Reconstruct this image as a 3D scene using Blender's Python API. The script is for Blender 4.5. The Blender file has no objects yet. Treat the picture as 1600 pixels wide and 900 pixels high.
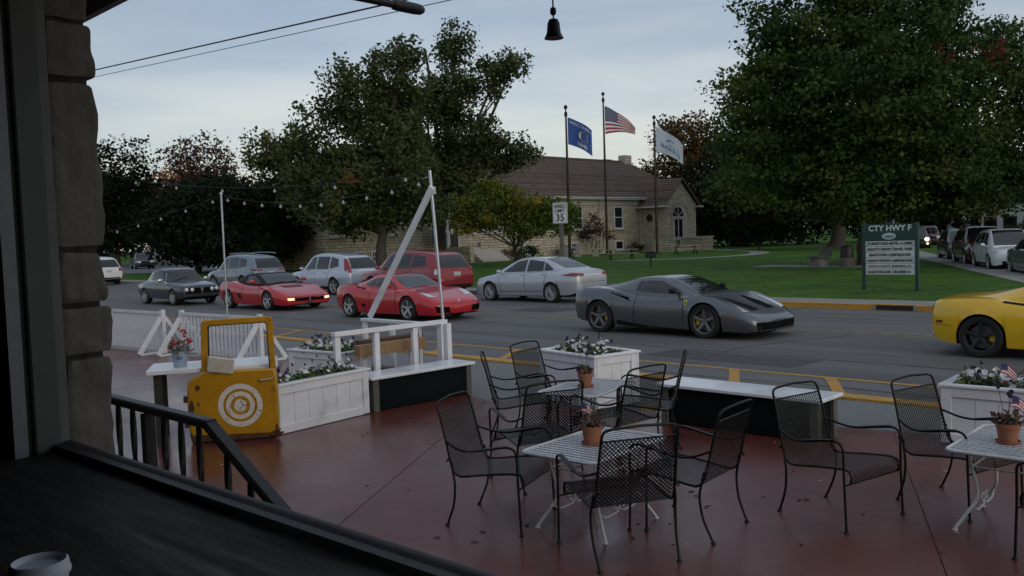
import bpy, bmesh, math, random
import numpy as np
from mathutils import Vector, Matrix
from mathutils.bvhtree import BVHTree
SC = bpy.context.scene
COL = SC.collection
R = math.radians
rnd = random.Random(7)

# ---------------------------------------------------------------- camera
# world frame: X runs along the main road (to the right), Y across it, Z up; camera stands behind a window
CAM = Vector((0, 0, 2.04))
YAW, PITCH, ROLL = -0.77732, 0.05683, 0.0337
def cam_axes():
    a = YAW
    def to_world(x, y, z):
        return Vector((x * math.cos(a) + y * math.sin(a), -x * math.sin(a) + y * math.cos(a), z))
    r0 = to_world(1, 0, 0)
    f0 = to_world(0, math.cos(PITCH), -math.sin(PITCH))
    u0 = to_world(0, math.sin(PITCH), math.cos(PITCH))
    r = math.cos(ROLL) * r0 - math.sin(ROLL) * u0
    u = math.sin(ROLL) * r0 + math.cos(ROLL) * u0
    return r, u, f0
cd = bpy.data.cameras.new('camera'); cam = bpy.data.objects.new('camera', cd); COL.objects.link(cam)
_r, _u, _f = cam_axes()
m = Matrix((( _r.x, _u.x, -_f.x, CAM.x), (_r.y, _u.y, -_f.y, CAM.y), (_r.z, _u.z, -_f.z, CAM.z), (0, 0, 0, 1)))
cam.matrix_world = m
cd.sensor_width = 36.0; cd.lens = 31.31; cd.clip_start = 0.02; cd.clip_end = 3000
SC.camera = cam

# ---------------------------------------------------------------- sky, sun, exposure
SUN_AZ, SUN_EL = R(-10), R(22)       # direction TO the sun, angle from +X, and elevation
wd = bpy.data.worlds.new('World'); SC.world = wd; wd.use_nodes = True
nt = wd.node_tree; nt.nodes.clear()
wo = nt.nodes.new('ShaderNodeOutputWorld')
sky = nt.nodes.new('ShaderNodeTexSky'); sky.sky_type = 'NISHITA'; sky.sun_disc = False
sky.sun_elevation = SUN_EL; sky.sun_rotation = R(90) - SUN_AZ; sky.dust_density = 2.0; sky.air_density = 1.0; sky.altitude = 180
bg1 = nt.nodes.new('ShaderNodeBackground'); bg1.inputs['Strength'].default_value = 0.05
nt.links.new(sky.outputs[0], bg1.inputs['Color'])
# thin overcast veil: pale at the horizon, bluer aloft, with faint streaks
tc = nt.nodes.new('ShaderNodeTexCoord'); sep = nt.nodes.new('ShaderNodeSeparateXYZ')
nt.links.new(tc.outputs['Generated'], sep.inputs[0])
mp = nt.nodes.new('ShaderNodeMapping'); mp.inputs['Scale'].default_value = (1.3, 1.3, 8.0)
nt.links.new(tc.outputs['Generated'], mp.inputs['Vector'])
nz = nt.nodes.new('ShaderNodeTexNoise'); nz.inputs['Scale'].default_value = 1.6; nz.inputs['Detail'].default_value = 5
nt.links.new(mp.outputs[0], nz.inputs['Vector'])
ma = nt.nodes.new('ShaderNodeMath'); ma.operation = 'MULTIPLY_ADD'; ma.inputs[1].default_value = 0.24; ma.inputs[2].default_value = -0.12
nt.links.new(nz.outputs['Fac'], ma.inputs[0])
ad = nt.nodes.new('ShaderNodeMath'); ad.operation = 'ADD'
nt.links.new(sep.outputs['Z'], ad.inputs[0]); nt.links.new(ma.outputs[0], ad.inputs[1])
cr = nt.nodes.new('ShaderNodeValToRGB')
cr.color_ramp.elements[0].position = 0.0; cr.color_ramp.elements[0].color = (0.60, 0.545, 0.47, 1)
cr.color_ramp.elements[1].position = 1.0; cr.color_ramp.elements[1].color = (0.52, 0.56, 0.62, 1)
for p_, c_ in ((0.08, (0.61, 0.58, 0.525, 1)), (0.14, (0.51, 0.515, 0.51, 1)), (0.21, (0.395, 0.425, 0.465, 1)), (0.32, (0.325, 0.365, 0.43, 1)), (0.6, (0.42, 0.46, 0.53, 1))):
    e_ = cr.color_ramp.elements.new(p_); e_.color = c_
nt.links.new(ad.outputs[0], cr.inputs[0])
nz2 = nt.nodes.new('ShaderNodeTexNoise'); nz2.inputs['Scale'].default_value = 2.6; nz2.inputs['Detail'].default_value = 7; nz2.inputs['Distortion'].default_value = 0.6
nt.links.new(mp.outputs[0], nz2.inputs['Vector'])
cr2 = nt.nodes.new('ShaderNodeValToRGB'); cr2.color_ramp.elements[0].position = 0.34; cr2.color_ramp.elements[0].color = (0.84, 0.87, 0.92, 1); cr2.color_ramp.elements[1].position = 0.66; cr2.color_ramp.elements[1].color = (1.12, 1.07, 1.03, 1)
nt.links.new(nz2.outputs['Fac'], cr2.inputs[0])
cm = nt.nodes.new('ShaderNodeMix'); cm.data_type = 'RGBA'; cm.blend_type = 'MULTIPLY'; cm.inputs[0].default_value = 1.0
nt.links.new(cr.outputs[0], cm.inputs[6]); nt.links.new(cr2.outputs[0], cm.inputs[7])
bg2 = nt.nodes.new('ShaderNodeBackground'); bg2.inputs['Strength'].default_value = 0.95
nt.links.new(cm.outputs[2], bg2.inputs['Color'])
ash = nt.nodes.new('ShaderNodeAddShader')
nt.links.new(bg1.outputs[0], ash.inputs[0]); nt.links.new(bg2.outputs[0], ash.inputs[1]); nt.links.new(ash.outputs[0], wo.inputs[0])
sl = bpy.data.lights.new('sun', 'SUN'); sl.energy = 0.5; sl.angle = R(35); sl.color = (1.0, 0.93, 0.84)
so = bpy.data.objects.new('sun', sl); COL.objects.link(so)
sd = Vector((math.cos(SUN_EL) * math.cos(SUN_AZ), math.cos(SUN_EL) * math.sin(SUN_AZ), math.sin(SUN_EL)))
so.rotation_euler = sd.to_track_quat('Z', 'Y').to_euler(); so.location = (0, 0, 60)
vs = SC.view_settings; vs.view_transform = 'Standard'; vs.look = 'None'; vs.gamma = 1.0; vs.exposure = 0.0; vs.use_curve_mapping = False
SC.cycles.max_bounces = 6; SC.cycles.transparent_max_bounces = 8; SC.cycles.use_denoising = True
SC.cycles.sample_clamp_indirect = 4.0

# ---------------------------------------------------------------- helpers
def tag(o, label=None, cat=None, group=None, kind=None):
    if label: o['label'] = label
    if cat: o['category'] = cat
    if group: o['group'] = group
    if kind: o['kind'] = kind
    return o
def empty(name, loc=(0, 0, 0), rz=0.0, label=None, cat=None, group=None, parent=None):
    o = bpy.data.objects.new(name, None); COL.objects.link(o)
    o.empty_display_size = 0.1
    o.location = loc; o.rotation_euler = (0, 0, rz)
    if parent: o.parent = parent
    return tag(o, label, cat, group)
def copy_tree(o, parent=None):
    c = o.copy(); COL.objects.link(c); c.parent = parent
    for ch in list(o.children): copy_tree(ch, c)
    return c
MATS = {}
def mat(name, col=(0.5, 0.5, 0.5), rough=0.6, metal=0.0, var=0.0, scale=6.0, bump=0.0, bscale=40.0, coat=0.0, col2=None, dist=0.02,
        spec=0.5, emit=None, estr=0.0, alpha=None, stretch=None, lo=0.35, hi=0.65, detail=6.0, rvar=0.0, trans=0.0):
    """one procedural material: base colour broken up by noise, optional bump, coat and gloss variation"""
    if name in MATS: return MATS[name]
    M = bpy.data.materials.new(name); M.use_nodes = True; t = M.node_tree
    b = t.nodes['Principled BSDF']; b.inputs['Roughness'].default_value = rough; b.inputs['Metallic'].default_value = metal
    b.inputs['Specular IOR Level'].default_value = spec
    b.inputs['Base Color'].default_value = (*col, 1)
    if coat: b.inputs['Coat Weight'].default_value = coat; b.inputs['Coat Roughness'].default_value = 0.06
    co = t.nodes.new('ShaderNodeTexCoord'); vec = co.outputs['Object']
    if stretch:
        mpn = t.nodes.new('ShaderNodeMapping'); mpn.inputs['Scale'].default_value = stretch
        t.links.new(vec, mpn.inputs['Vector']); vec = mpn.outputs[0]
    if var or col2:
        n = t.nodes.new('ShaderNodeTexNoise'); n.inputs['Scale'].default_value = scale; n.inputs['Detail'].default_value = detail
        n.inputs['Roughness'].default_value = 0.65
        t.links.new(vec, n.inputs['Vector'])
        rp = t.nodes.new('ShaderNodeValToRGB'); rp.color_ramp.elements[0].position = lo; rp.color_ramp.elements[1].position = hi
        c2 = col2 if col2 else tuple(min(1, c * (1 + var)) for c in col)
        c1 = col if col2 else tuple(c * (1 - var) for c in col)
        rp.color_ramp.elements[0].color = (*c1, 1); rp.color_ramp.elements[1].color = (*c2, 1)
        t.links.new(n.outputs['Fac'], rp.inputs[0]); t.links.new(rp.outputs[0], b.inputs['Base Color'])
        if rvar:
            mr = t.nodes.new('ShaderNodeMapRange'); mr.inputs[1].default_value = 0.3; mr.inputs[2].default_value = 0.7
            mr.inputs[3].default_value = max(0.02, rough - rvar); mr.inputs[4].default_value = min(1, rough + rvar)
            n2 = t.nodes.new('ShaderNodeTexNoise'); n2.inputs['Scale'].default_value = scale * 0.6; n2.inputs['Detail'].default_value = 4
            t.links.new(vec, n2.inputs['Vector']); t.links.new(n2.outputs['Fac'], mr.inputs[0]); t.links.new(mr.outputs[0], b.inputs['Roughness'])
    if bump:
        n3 = t.nodes.new('ShaderNodeTexNoise'); n3.inputs['Scale'].default_value = bscale; n3.inputs['Detail'].default_value = 5
        t.links.new(vec, n3.inputs['Vector'])
        bp = t.nodes.new('ShaderNodeBump'); bp.inputs['Strength'].default_value = bump; bp.inputs['Distance'].default_value = dist
        t.links.new(n3.outputs['Fac'], bp.inputs['Height']); t.links.new(bp.outputs[0], b.inputs['Normal'])
    if emit: b.inputs['Emission Color'].default_value = (*emit, 1); b.inputs['Emission Strength'].default_value = estr
    if trans:
        tr = t.nodes.new('ShaderNodeBsdfTranslucent'); mx = t.nodes.new('ShaderNodeMixShader'); mx.inputs[0].default_value = trans
        src = b.inputs['Base Color'].links[0].from_socket if b.inputs['Base Color'].links else None
        if src: t.links.new(src, tr.inputs[0])
        else: tr.inputs[0].default_value = (*col, 1)
        out = t.nodes['Material Output']
        t.links.new(b.outputs[0], mx.inputs[1]); t.links.new(tr.outputs[0], mx.inputs[2]); t.links.new(mx.outputs[0], out.inputs[0])
    MATS[name] = M
    return M
def stain(M, col, scale, lo, hi, fac=1.0, stretch=None, seed=0.0):
    """lay a patchy second colour (dirt, wear, damp) over a material's base colour"""
    t = M.node_tree; b = t.nodes['Principled BSDF']; inp = b.inputs['Base Color']; src = inp.links[0].from_socket if inp.links else None
    co = t.nodes.new('ShaderNodeTexCoord'); mpn = t.nodes.new('ShaderNodeMapping'); mpn.inputs['Location'].default_value = (seed, seed * 1.7, seed * 0.6)
    if stretch: mpn.inputs['Scale'].default_value = stretch
    n = t.nodes.new('ShaderNodeTexNoise'); n.inputs['Scale'].default_value = scale; n.inputs['Detail'].default_value = 9; n.inputs['Roughness'].default_value = 0.62
    t.links.new(co.outputs['Object'], mpn.inputs[0]); t.links.new(mpn.outputs[0], n.inputs['Vector'])
    r = t.nodes.new('ShaderNodeMapRange'); r.inputs[1].default_value = lo; r.inputs[2].default_value = hi; r.inputs[4].default_value = fac
    t.links.new(n.outputs['Fac'], r.inputs[0])
    mx = t.nodes.new('ShaderNodeMix'); mx.data_type = 'RGBA'; t.links.new(r.outputs[0], mx.inputs[0])
    if src: t.links.new(src, mx.inputs[6])
    else: mx.inputs[6].default_value = inp.default_value
    mx.inputs[7].default_value = (*col, 1); t.links.new(mx.outputs[2], inp); return M
class MB:
    """collects shapes; build() links them as ONE mesh object"""
    def __init__(s): s.v = []; s.f = []; s.mi = []; s.cur = 0
    def quad(s, pts):
        i = len(s.v); s.v += [tuple(p) for p in pts]; s.f.append(tuple(range(i, i + len(pts)))); s.mi.append(s.cur); return s
    def box(s, c, d, rot=None):
        x, y, z = d[0] / 2, d[1] / 2, d[2] / 2
        P = [Vector(p) for p in ((-x, -y, -z), (x, -y, -z), (x, y, -z), (-x, y, -z), (-x, -y, z), (x, -y, z), (x, y, z), (-x, y, z))]
        if rot is not None:
            if isinstance(rot, (int, float)): rot = Matrix.Rotation(rot, 3, 'Z')
            P = [rot @ p for p in P]
        i = len(s.v); s.v += [tuple(p + Vector(c)) for p in P]
        for q in ((0, 3, 2, 1), (4, 5, 6, 7), (0, 1, 5, 4), (1, 2, 6, 5), (2, 3, 7, 6), (3, 0, 4, 7)):
            s.f.append(tuple(i + k for k in q)); s.mi.append(s.cur)
        return s
    def bar(s, a, b, w, h, up=(0, 0, 1)):
        """a plank from a to b, w wide (sideways) and h high"""
        a, b = Vector(a), Vector(b); d = (b - a); L = d.length; d.normalize(); up = Vector(up)
        sx = d.cross(up)
        if sx.length < 1e-4: sx = d.cross(Vector((1, 0, 0)))
        sx.normalize(); uz = sx.cross(d)
        return s.box((a + b) / 2, (w, L, h), Matrix((sx, d, uz)).transposed())
    def tube(s, pts, r, n=8, cap=True):
        pts = [Vector(p) for p in pts]; N = len(pts); rs = r if isinstance(r, (list, tuple)) else [r] * N
        base = len(s.v); prev = None
        for k, p in enumerate(pts):
            d = (pts[min(k + 1, N - 1)] - pts[max(k - 1, 0)]).normalized()
            if prev is None:
                a = d.cross(Vector((0, 0, 1)))
                if a.length < 1e-3: a = d.cross(Vector((1, 0, 0)))
            else: a = prev - d * prev.dot(d)
            a.normalize(); b = d.cross(a); prev = a
            for j in range(n):
                t = 2 * math.pi * j / n; s.v.append(tuple(p + (a * math.cos(t) + b * math.sin(t)) * rs[k]))
        for k in range(N - 1):
            for j in range(n):
                j2 = (j + 1) % n
                s.f.append((base + k * n + j, base + k * n + j2, base + (k + 1) * n + j2, base + (k + 1) * n + j)); s.mi.append(s.cur)
        if cap:
            s.f.append(tuple(base + j for j in range(n))[::-1]); s.mi.append(s.cur)
            s.f.append(tuple(base + (N - 1) * n + j for j in range(n))); s.mi.append(s.cur)
        return s
    def lathe(s, prof, n=20, c=(0, 0, 0), axis='Z', close=False, caps=True):
        base = len(s.v); N = len(prof)
        for (r, z) in prof:
            for j in range(n):
                t = 2 * math.pi * j / n; x, y = r * math.cos(t), r * math.sin(t)
                p = (x, y, z) if axis == 'Z' else ((x, z, y) if axis == 'Y' else (z, x, y))
                s.v.append((p[0] + c[0], p[1] + c[1], p[2] + c[2]))
        rows = N if close else N - 1
        for k in range(rows):
            k2 = (k + 1) % N
            for j in range(n):
                j2 = (j + 1) % n; s.f.append((base + k * n + j, base + k * n + j2, base + k2 * n + j2, base + k2 * n + j)); s.mi.append(s.cur)
        if caps and not close:
            for k, fl in ((0, True), (N - 1, False)):
                if prof[k][0] > 1e-5:
                    q = tuple(base + k * n + j for j in range(n)); s.f.append(q[::-1] if fl else q); s.mi.append(s.cur)
        return s
    def prism(s, poly, h0, h1, M=None):
        """poly in xy, extruded z from h0 to h1; M optional 4x4"""
        n = len(poly); base = len(s.v)
        for z in (h0, h1):
            for p in poly:
                q = Vector((p[0], p[1], z)); s.v.append(tuple(M @ q if M is not None else q))
        s.f.append(tuple(base + k for k in range(n))[::-1]); s.mi.append(s.cur)
        s.f.append(tuple(base + n + k for k in range(n))); s.mi.append(s.cur)
        for k in range(n):
            k2 = (k + 1) % n; s.f.append((base + k, base + k2, base + n + k2, base + n + k)); s.mi.append(s.cur)
        return s
    def grid(s, P):
        """P: rows of points"""
        base = len(s.v); a = len(P); b = len(P[0])
        for row in P: s.v += [tuple(p) for p in row]
        for i in range(a - 1):
            for j in range(b - 1):
                s.f.append((base + i * b + j, base + i * b + j + 1, base + (i + 1) * b + j + 1, base + (i + 1) * b + j)); s.mi.append(s.cur)
        return s
    def xform(s, M):
        s.v = [tuple(M @ Vector(p)) for p in s.v]; return s
    def mesh(s, name, m=None, smooth=None, fix=True):
        me = bpy.data.meshes.new(name); me.from_pydata(s.v, [], s.f)
        for k in (m if isinstance(m, (list, tuple)) else [m]):
            if k: me.materials.append(k)
        if any(s.mi): me.polygons.foreach_set('material_index', s.mi)
        if fix:
            bm = bmesh.new(); bm.from_mesh(me); bmesh.ops.recalc_face_normals(bm, faces=bm.faces); bm.to_mesh(me); bm.free()
        if smooth is not None:
            me.polygons.foreach_set('use_smooth', [True] * len(me.polygons))
            me.set_sharp_from_angle(angle=R(smooth))
        me.update(); return me
    def build(s, name, m=None, parent=None, loc=None, rz=None, smooth=None, label=None, cat=None, group=None, kind=None, bevel=0.0, fix=True):
        me = s.mesh(name, m, smooth, fix)
        if bevel:
            bm = bmesh.new(); bm.from_mesh(me)
            bmesh.ops.bevel(bm, geom=[e for e in bm.edges if e.is_manifold and e.calc_face_angle(0) > 0.6], offset=bevel, segments=1, affect='EDGES', profile=0.5)
            bm.to_mesh(me); bm.free(); me.update()
        o = bpy.data.objects.new(name, me); COL.objects.link(o)
        if parent: o.parent = parent
        if loc is not None: o.location = loc
        if rz is not None: o.rotation_euler = (0, 0, rz)
        return tag(o, label, cat, group, kind)
def inst(name, me, parent=None, loc=(0, 0, 0), rot=None, label=None, cat=None, group=None):
    o = bpy.data.objects.new(name, me); COL.objects.link(o); o.location = loc
    if parent: o.parent = parent
    if rot is not None: o.rotation_euler = rot
    return tag(o, label, cat, group)
def text_mesh(txt, size, m, name, parent, M, extrude=0.002, align='CENTER', xscale=1.0, bold=0.0):
    cu = bpy.data.curves.new(name, 'FONT'); cu.body = txt; cu.size = size; cu.extrude = extrude; cu.align_x = align; cu.align_y = 'CENTER'
    cu.offset = bold; cu.resolution_u = 2
    o = bpy.data.objects.new(name, cu); COL.objects.link(o)
    dg = bpy.context.evaluated_depsgraph_get(); me = bpy.data.meshes.new_from_object(o.evaluated_get(dg))
    COL.objects.unlink(o); bpy.data.objects.remove(o)
    me.transform(M @ Matrix.Scale(xscale, 4, (1, 0, 0))); me.materials.clear(); me.materials.append(m)
    q = bpy.data.objects.new(name, me); COL.objects.link(q); q.parent = parent
    return q
def smooth_path(pts, n=6):
    pts = [Vector(p) for p in pts]; out = []
    for i in range(len(pts) - 1):
        p0 = pts[max(i - 1, 0)]; p1 = pts[i]; p2 = pts[i + 1]; p3 = pts[min(i + 2, len(pts) - 1)]
        for k in range(n):
            t = k / n
            out.append(0.5 * ((2 * p1) + (p2 - p0) * t + (2 * p0 - 5 * p1 + 4 * p2 - p3) * t * t + (3 * p1 - p0 - 3 * p2 + p3) * t ** 3))
    out.append(pts[-1]); return out
# ---------------------------------------------------------------- setting: ground, roads, kerbs, lawn, patio
asphalt = mat('asphalt', (0.084, 0.085, 0.084), 0.72, col2=(0.118, 0.118, 0.116), scale=1.1, bump=0.5, bscale=60, dist=0.01, lo=0.3, hi=0.7, detail=10, rvar=0.12, stretch=(0.22, 1, 1))
stain(asphalt, (0.035, 0.036, 0.038), 0.5, 0.52, 0.72, 0.6, (0.12, 1, 1), 3.0); stain(asphalt, (0.042, 0.043, 0.045), 1.05, 0.50, 0.66, 0.5, (0.015, 1, 1), 2.0); stain(asphalt, (0.13, 0.13, 0.125), 1.3, 0.60, 0.75, 0.5, (0.3, 1, 1), 8.0); stain(asphalt, (0.03, 0.03, 0.032), 5, 0.66, 0.72, 0.5, None, 5.0)
asphalt_far = mat('side street asphalt', (0.10, 0.105, 0.115), 0.7, col2=(0.13, 0.135, 0.145), scale=0.4, bump=0.3, bscale=40, detail=8)
conc = mat('aggregate concrete', (0.105, 0.112, 0.11), 0.8, col2=(0.165, 0.172, 0.168), scale=55, bump=0.6, bscale=110, dist=0.006, detail=3)
walkm = mat('pavement concrete', (0.18, 0.18, 0.17), 0.85, col2=(0.25, 0.245, 0.235), scale=1.2, bump=0.3, bscale=50, detail=9)
yellow_p = mat('worn yellow road paint', (0.42, 0.21, 0.03), 0.7, col2=(0.16, 0.13, 0.085), scale=6, lo=0.5, hi=0.72, bump=0.3, bscale=60, detail=10)
yellow_faint = mat('faded yellow road paint', (0.26, 0.19, 0.085), 0.7, col2=(0.10, 0.10, 0.095), scale=4, lo=0.42, hi=0.62, detail=10)
yellow_c = mat('yellow kerb paint', (0.46, 0.23, 0.02), 0.65, col2=(0.22, 0.15, 0.06), scale=5, lo=0.45, hi=0.75, bump=0.3, bscale=30, detail=9)
grassm = mat('mown grass', (0.030, 0.088, 0.010), 0.9, col2=(0.066, 0.142, 0.018), scale=0.35, bump=1.0, bscale=30, dist=0.05, detail=12, spec=0.15)
stain(grassm, (0.075, 0.085, 0.025), 0.25, 0.52, 0.72, 0.5); stain(grassm, (0.014, 0.035, 0.006), 1.4, 0.52, 0.68, 0.6, None, 6.0)
soilm = mat('distant ground', (0.02, 0.04, 0.012), 0.95, col2=(0.035, 0.05, 0.02), scale=0.05, spec=0.1)
redm = mat('red painted concrete', (0.072, 0.019, 0.015), 0.29, col2=(0.128, 0.035, 0.026), scale=0.8, bump=0.35, bscale=14, dist=0.006, detail=12, lo=0.25, hi=0.75, rvar=0.17, spec=0.45)
stain(redm, (0.028, 0.014, 0.012), 1.6, 0.56, 0.70, 0.75); stain(redm, (0.16, 0.085, 0.07), 3.2, 0.60, 0.72, 0.5, seed=4.0); stain(redm, (0.02, 0.012, 0.01), 16, 0.66, 0.72, 0.7, seed=9.0)
blackm = mat('black void', (0.008, 0.008, 0.009), 0.8)
def sheet(name, poly, z, m, kind='structure', parent=None, thick=0.0):
    b = MB()
    if thick: b.prism(poly, z - thick, z)
    else: b.quad([(x, y, z) for x, y in poly])
    return b.build(name, m, parent, kind=kind if parent is None else None)
sheet('ground', [(-900, -300), (900, -300), (900, 1200), (-900, 1200)], -0.05, soilm)
road = sheet('road', [(-320, 9.95), (120, 9.95), (120, 22.3), (-320, 22.3)], 0.0, asphalt, thick=0.04)
# side street leaving at the right, bending a little further right
ctr = [(-0.8, 22.2), (-2.2, 27), (-5.5, 34), (-11.5, 46), (-18, 60), (-27, 82), (-38, 112), (-48, 140), (-75, 215)]
ctr = [Vector((x, y, 0)) for x, y in ctr]
SD = Vector((-0.46, 0.888, 0)); SN = Vector((0.888, 0.46, 0))
def offs(path, o):
    out = []
    for i, p in enumerate(path):
        d = (path[min(i + 1, len(path) - 1)] - path[max(i - 1, 0)]).normalized(); out.append(p + Vector((d.y, -d.x, 0)) * o)
    return out
cp = smooth_path(ctr, 5)
Lf, Rt = offs(cp, -0.6), offs(cp, 9.6)
b = MB()
b.grid([[(p.x, p.y, 0.006) for p in Lf], [(p.x, p.y, 0.006) for p in Rt]]); side = b.build('side_street', asphalt_far, kind='structure')
# lawn beyond the far kerb, up to the left edge of the side street
kerb = [(-320, 22.25), (-16.0, 22.25), (-14.6, 21.5), (-13.6, 21.33), (-6.4, 21.33), (-4.6, 21.7), (-3.2, 22.7), (-2.6, 24.2)]
kl = [Vector((x, y, 0)) for x, y in kerb] + [p for p in Lf if p.y > 25]
lawn_poly = [(p.x, p.y) for p in kl] + [(-300, 600), (-320, 600)]
bm = bmesh.new(); vs_ = [bm.verts.new((x, y, 0.10)) for x, y in lawn_poly]; bm.faces.new(vs_); bmesh.ops.triangulate(bm, faces=bm.faces)
me = bpy.data.meshes.new('lawn'); bm.to_mesh(me); bm.free(); me.materials.append(grassm)
lawn = bpy.data.objects.new('lawn', me); COL.objects.link(lawn); tag(lawn, kind='structure')
# pavement along the far kerb, side-street pavement, path to the hall
kin = offs(kl, -0.14); kout = offs(kl, -1.42)
walk = MB()
i1 = len(kerb)
for k in range(i1 - 1):
    n_ = max(1, int((kl[k + 1] - kl[k]).length / 1.6)) if kl[k].x > -90 else 1
    for q in range(n_):
        a0, a1 = q / n_, (q + 1) / n_; g = 0.006 / max(0.2, (kl[k + 1] - kl[k]).length)
        P = [kin[k].lerp(kin[k + 1], a0 + g), kin[k].lerp(kin[k + 1], a1 - g), kout[k].lerp(kout[k + 1], a1 - g), kout[k].lerp(kout[k + 1], a0 + g)]
        walk.quad([(p.x, p.y, 0.128) for p in P])
walk.build('pavement', walkm, kind='structure')
b = MB(); wl = [(-4.8, 23.0), (-6.0, 26.5), (-8.2, 31.0), (-11.2, 36.8), (-15.5, 45.3), (-20.3, 54.8), (-29, 74), (-40, 104)]
wl = smooth_path([(x, y, 0) for x, y in wl], 4); w2 = offs(wl, 1.55)
b.grid([[(p.x, p.y, 0.114) for p in wl], [(p.x, p.y, 0.114) for p in w2]]); b.build('side_pavement', walkm, kind='structure')
b = MB(); pl_ = smooth_path([(x, y, 0) for x, y in ((-40.5, 52.5), (-37.6, 53.0), (-36.0, 55.5), (-35.4, 61), (-38.5, 68), (-45, 74.5), (-50, 78.5))], 5); p2_ = offs(pl_, 1.5)
b.grid([[(p.x, p.y, 0.113) for p in pl_], [(p.x, p.y, 0.113) for p in p2_]]); b.build('garden_path', walkm, kind='structure')
b = MB(); pl_ = smooth_path([(x, y, 0) for x, y in ((-33, 23.6), (-35.5, 28), (-44, 38), (-52, 45.5), (-55.5, 48))], 4); p2_ = offs(pl_, 1.8)
b.grid([[(p.x, p.y, 0.113) for p in pl_], [(p.x, p.y, 0.113) for p in p2_]]); b.build('hall_path', walkm, kind='structure')
sheet('parking_lot', [(-80, 29), (-62, 34), (-112, 62), (-140, 48)], 0.113, asphalt_far)
sheet('bench_slab', [(-23.5, 41.2), (-17.2, 40.4), (-17.0, 42.4), (-23.3, 43.4)], 0.115, walkm)
# kerbs: short cast stones, yellow along the corner, bare further left
kst = MB(); ky = MB()
for k in range(len(kl) - 1):
    A, B = kl[k], kl[k + 1]
    if A.x < -150 and B.x < -150: continue
    if A.y > 60: break
    A0 = A if A.x > -150 else Vector((-150, A.y, 0))
    L = (B - A0).length; n_ = max(1, int(L / 3.0))
    for q in range(n_):
        p0 = A0.lerp(B, q / n_ + 0.003 / L); p1 = A0.lerp(B, (q + 1) / n_ - 0.003 / L); d = (p1 - p0).normalized(); nn = Vector((-d.y, d.x, 0)) * 0.14
        yel = p0.x > -15.5
        t_ = ky if yel else kst
        prof = [(0, 0.0), (0.03, 0.11), (0.05, 0.132), (1.0, 0.138), (1.0, 0.0)]
        t_.grid([[(p0 + nn * f).to_tuple()[:2] + (h,) for f, h in prof], [(p1 + nn * f).to_tuple()[:2] + (h,) for f, h in prof]])
kst.build('kerb', walkm, kind='structure'); ky.build('painted_kerb', yellow_c, kind='structure')
# storm drain mouth in the far kerb
d = empty('storm_drain', (-8.3, 21.33, 0), 0, 'dark storm drain mouth in the yellow kerb across the road', 'drain')
MB().box((0, 0.06, 0.134), (1.0, 0.17, 0.022)).build('lid', yellow_c, d)
MB().box((0, -0.004, 0.063), (0.86, 0.02, 0.10)).build('opening', blackm, d)
for s_ in (-0.47, 0.47): MB().box((s_, -0.006, 0.063), (0.07, 0.03, 0.118)).build('side_block', walkm, d)
# near side: kerb, aggregate apron, patio
b = MB(); prof = [(-0.02, 0.0), (0.03, 0.1), (0.06, 0.125), (0.32, 0.13), (0.32, 0.0)]
b.grid([[(-150, 9.95 - f, h) for f, h in prof], [(60, 9.95 - f, h) for f, h in prof]]); b.build('near_kerb', yellow_c, kind='structure')
sheet('apron', [(-150, 3), (40, 3), (40, 9.64), (-150, 9.64)], 0.104, conc, thick=0.12)
poly = [(-60, 0.95), (-60, 7.6), (-18, 7.45), (-12.5, 7.9), (-9.2, 7.7), (-7.6, 7.23), (-5.3, 7.86), (-3.1, 8.34), (0.5, 9.2), (8, 9.4), (8, 0.95)]
bm = bmesh.new(); bm.faces.new([bm.verts.new((x, y, 0)) for x, y in poly])
def cut(p, q):
    d_ = Vector((q[0] - p[0], q[1] - p[1], 0)); n_ = Vector((d_.y, -d_.x, 0))
    bmesh.ops.bisect_plane(bm, geom=bm.verts[:] + bm.edges[:] + bm.faces[:], plane_co=(p[0], p[1], 0), plane_no=n_)
cut((-6.5, 5.56), (-5.1, 3.43)); cut((-9.2, 5.0), (-6.97, 11.0)); cut((-3.7, 9.24), (-1.2, 4.0)); cut((-12, 3), (-12.2, 8)); cut((-20, 3), (-20.2, 8))
pat = empty('patio', (0, 0, 0)); tag(pat, kind='structure')
for f in bm.faces:
    c = f.calc_center_median(); P = []
    vs2 = [v.co.copy() for v in f.verts]; n2 = len(vs2)
    if f.normal.z < 0: vs2.reverse()
    for k in range(n2):
        e0 = (vs2[k] - vs2[k - 1]).normalized(); e1 = (vs2[(k + 1) % n2] - vs2[k]).normalized()
        n0 = Vector((-e0.y, e0.x, 0)); n1 = Vector((-e1.y, e1.x, 0)); bi = (n0 + n1)
        bi = bi / max(0.3, bi.dot(n0)); P.append(vs2[k] + bi * 0.0028)
    MB().prism([(p.x, p.y) for p in P], 0.09, 0.12).build('slab', redm, pat, bevel=0.003)
bm.free()
MB().quad([(x, y, 0.11) for x, y in poly]).build('joint_bed', blackm, pat)
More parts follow.
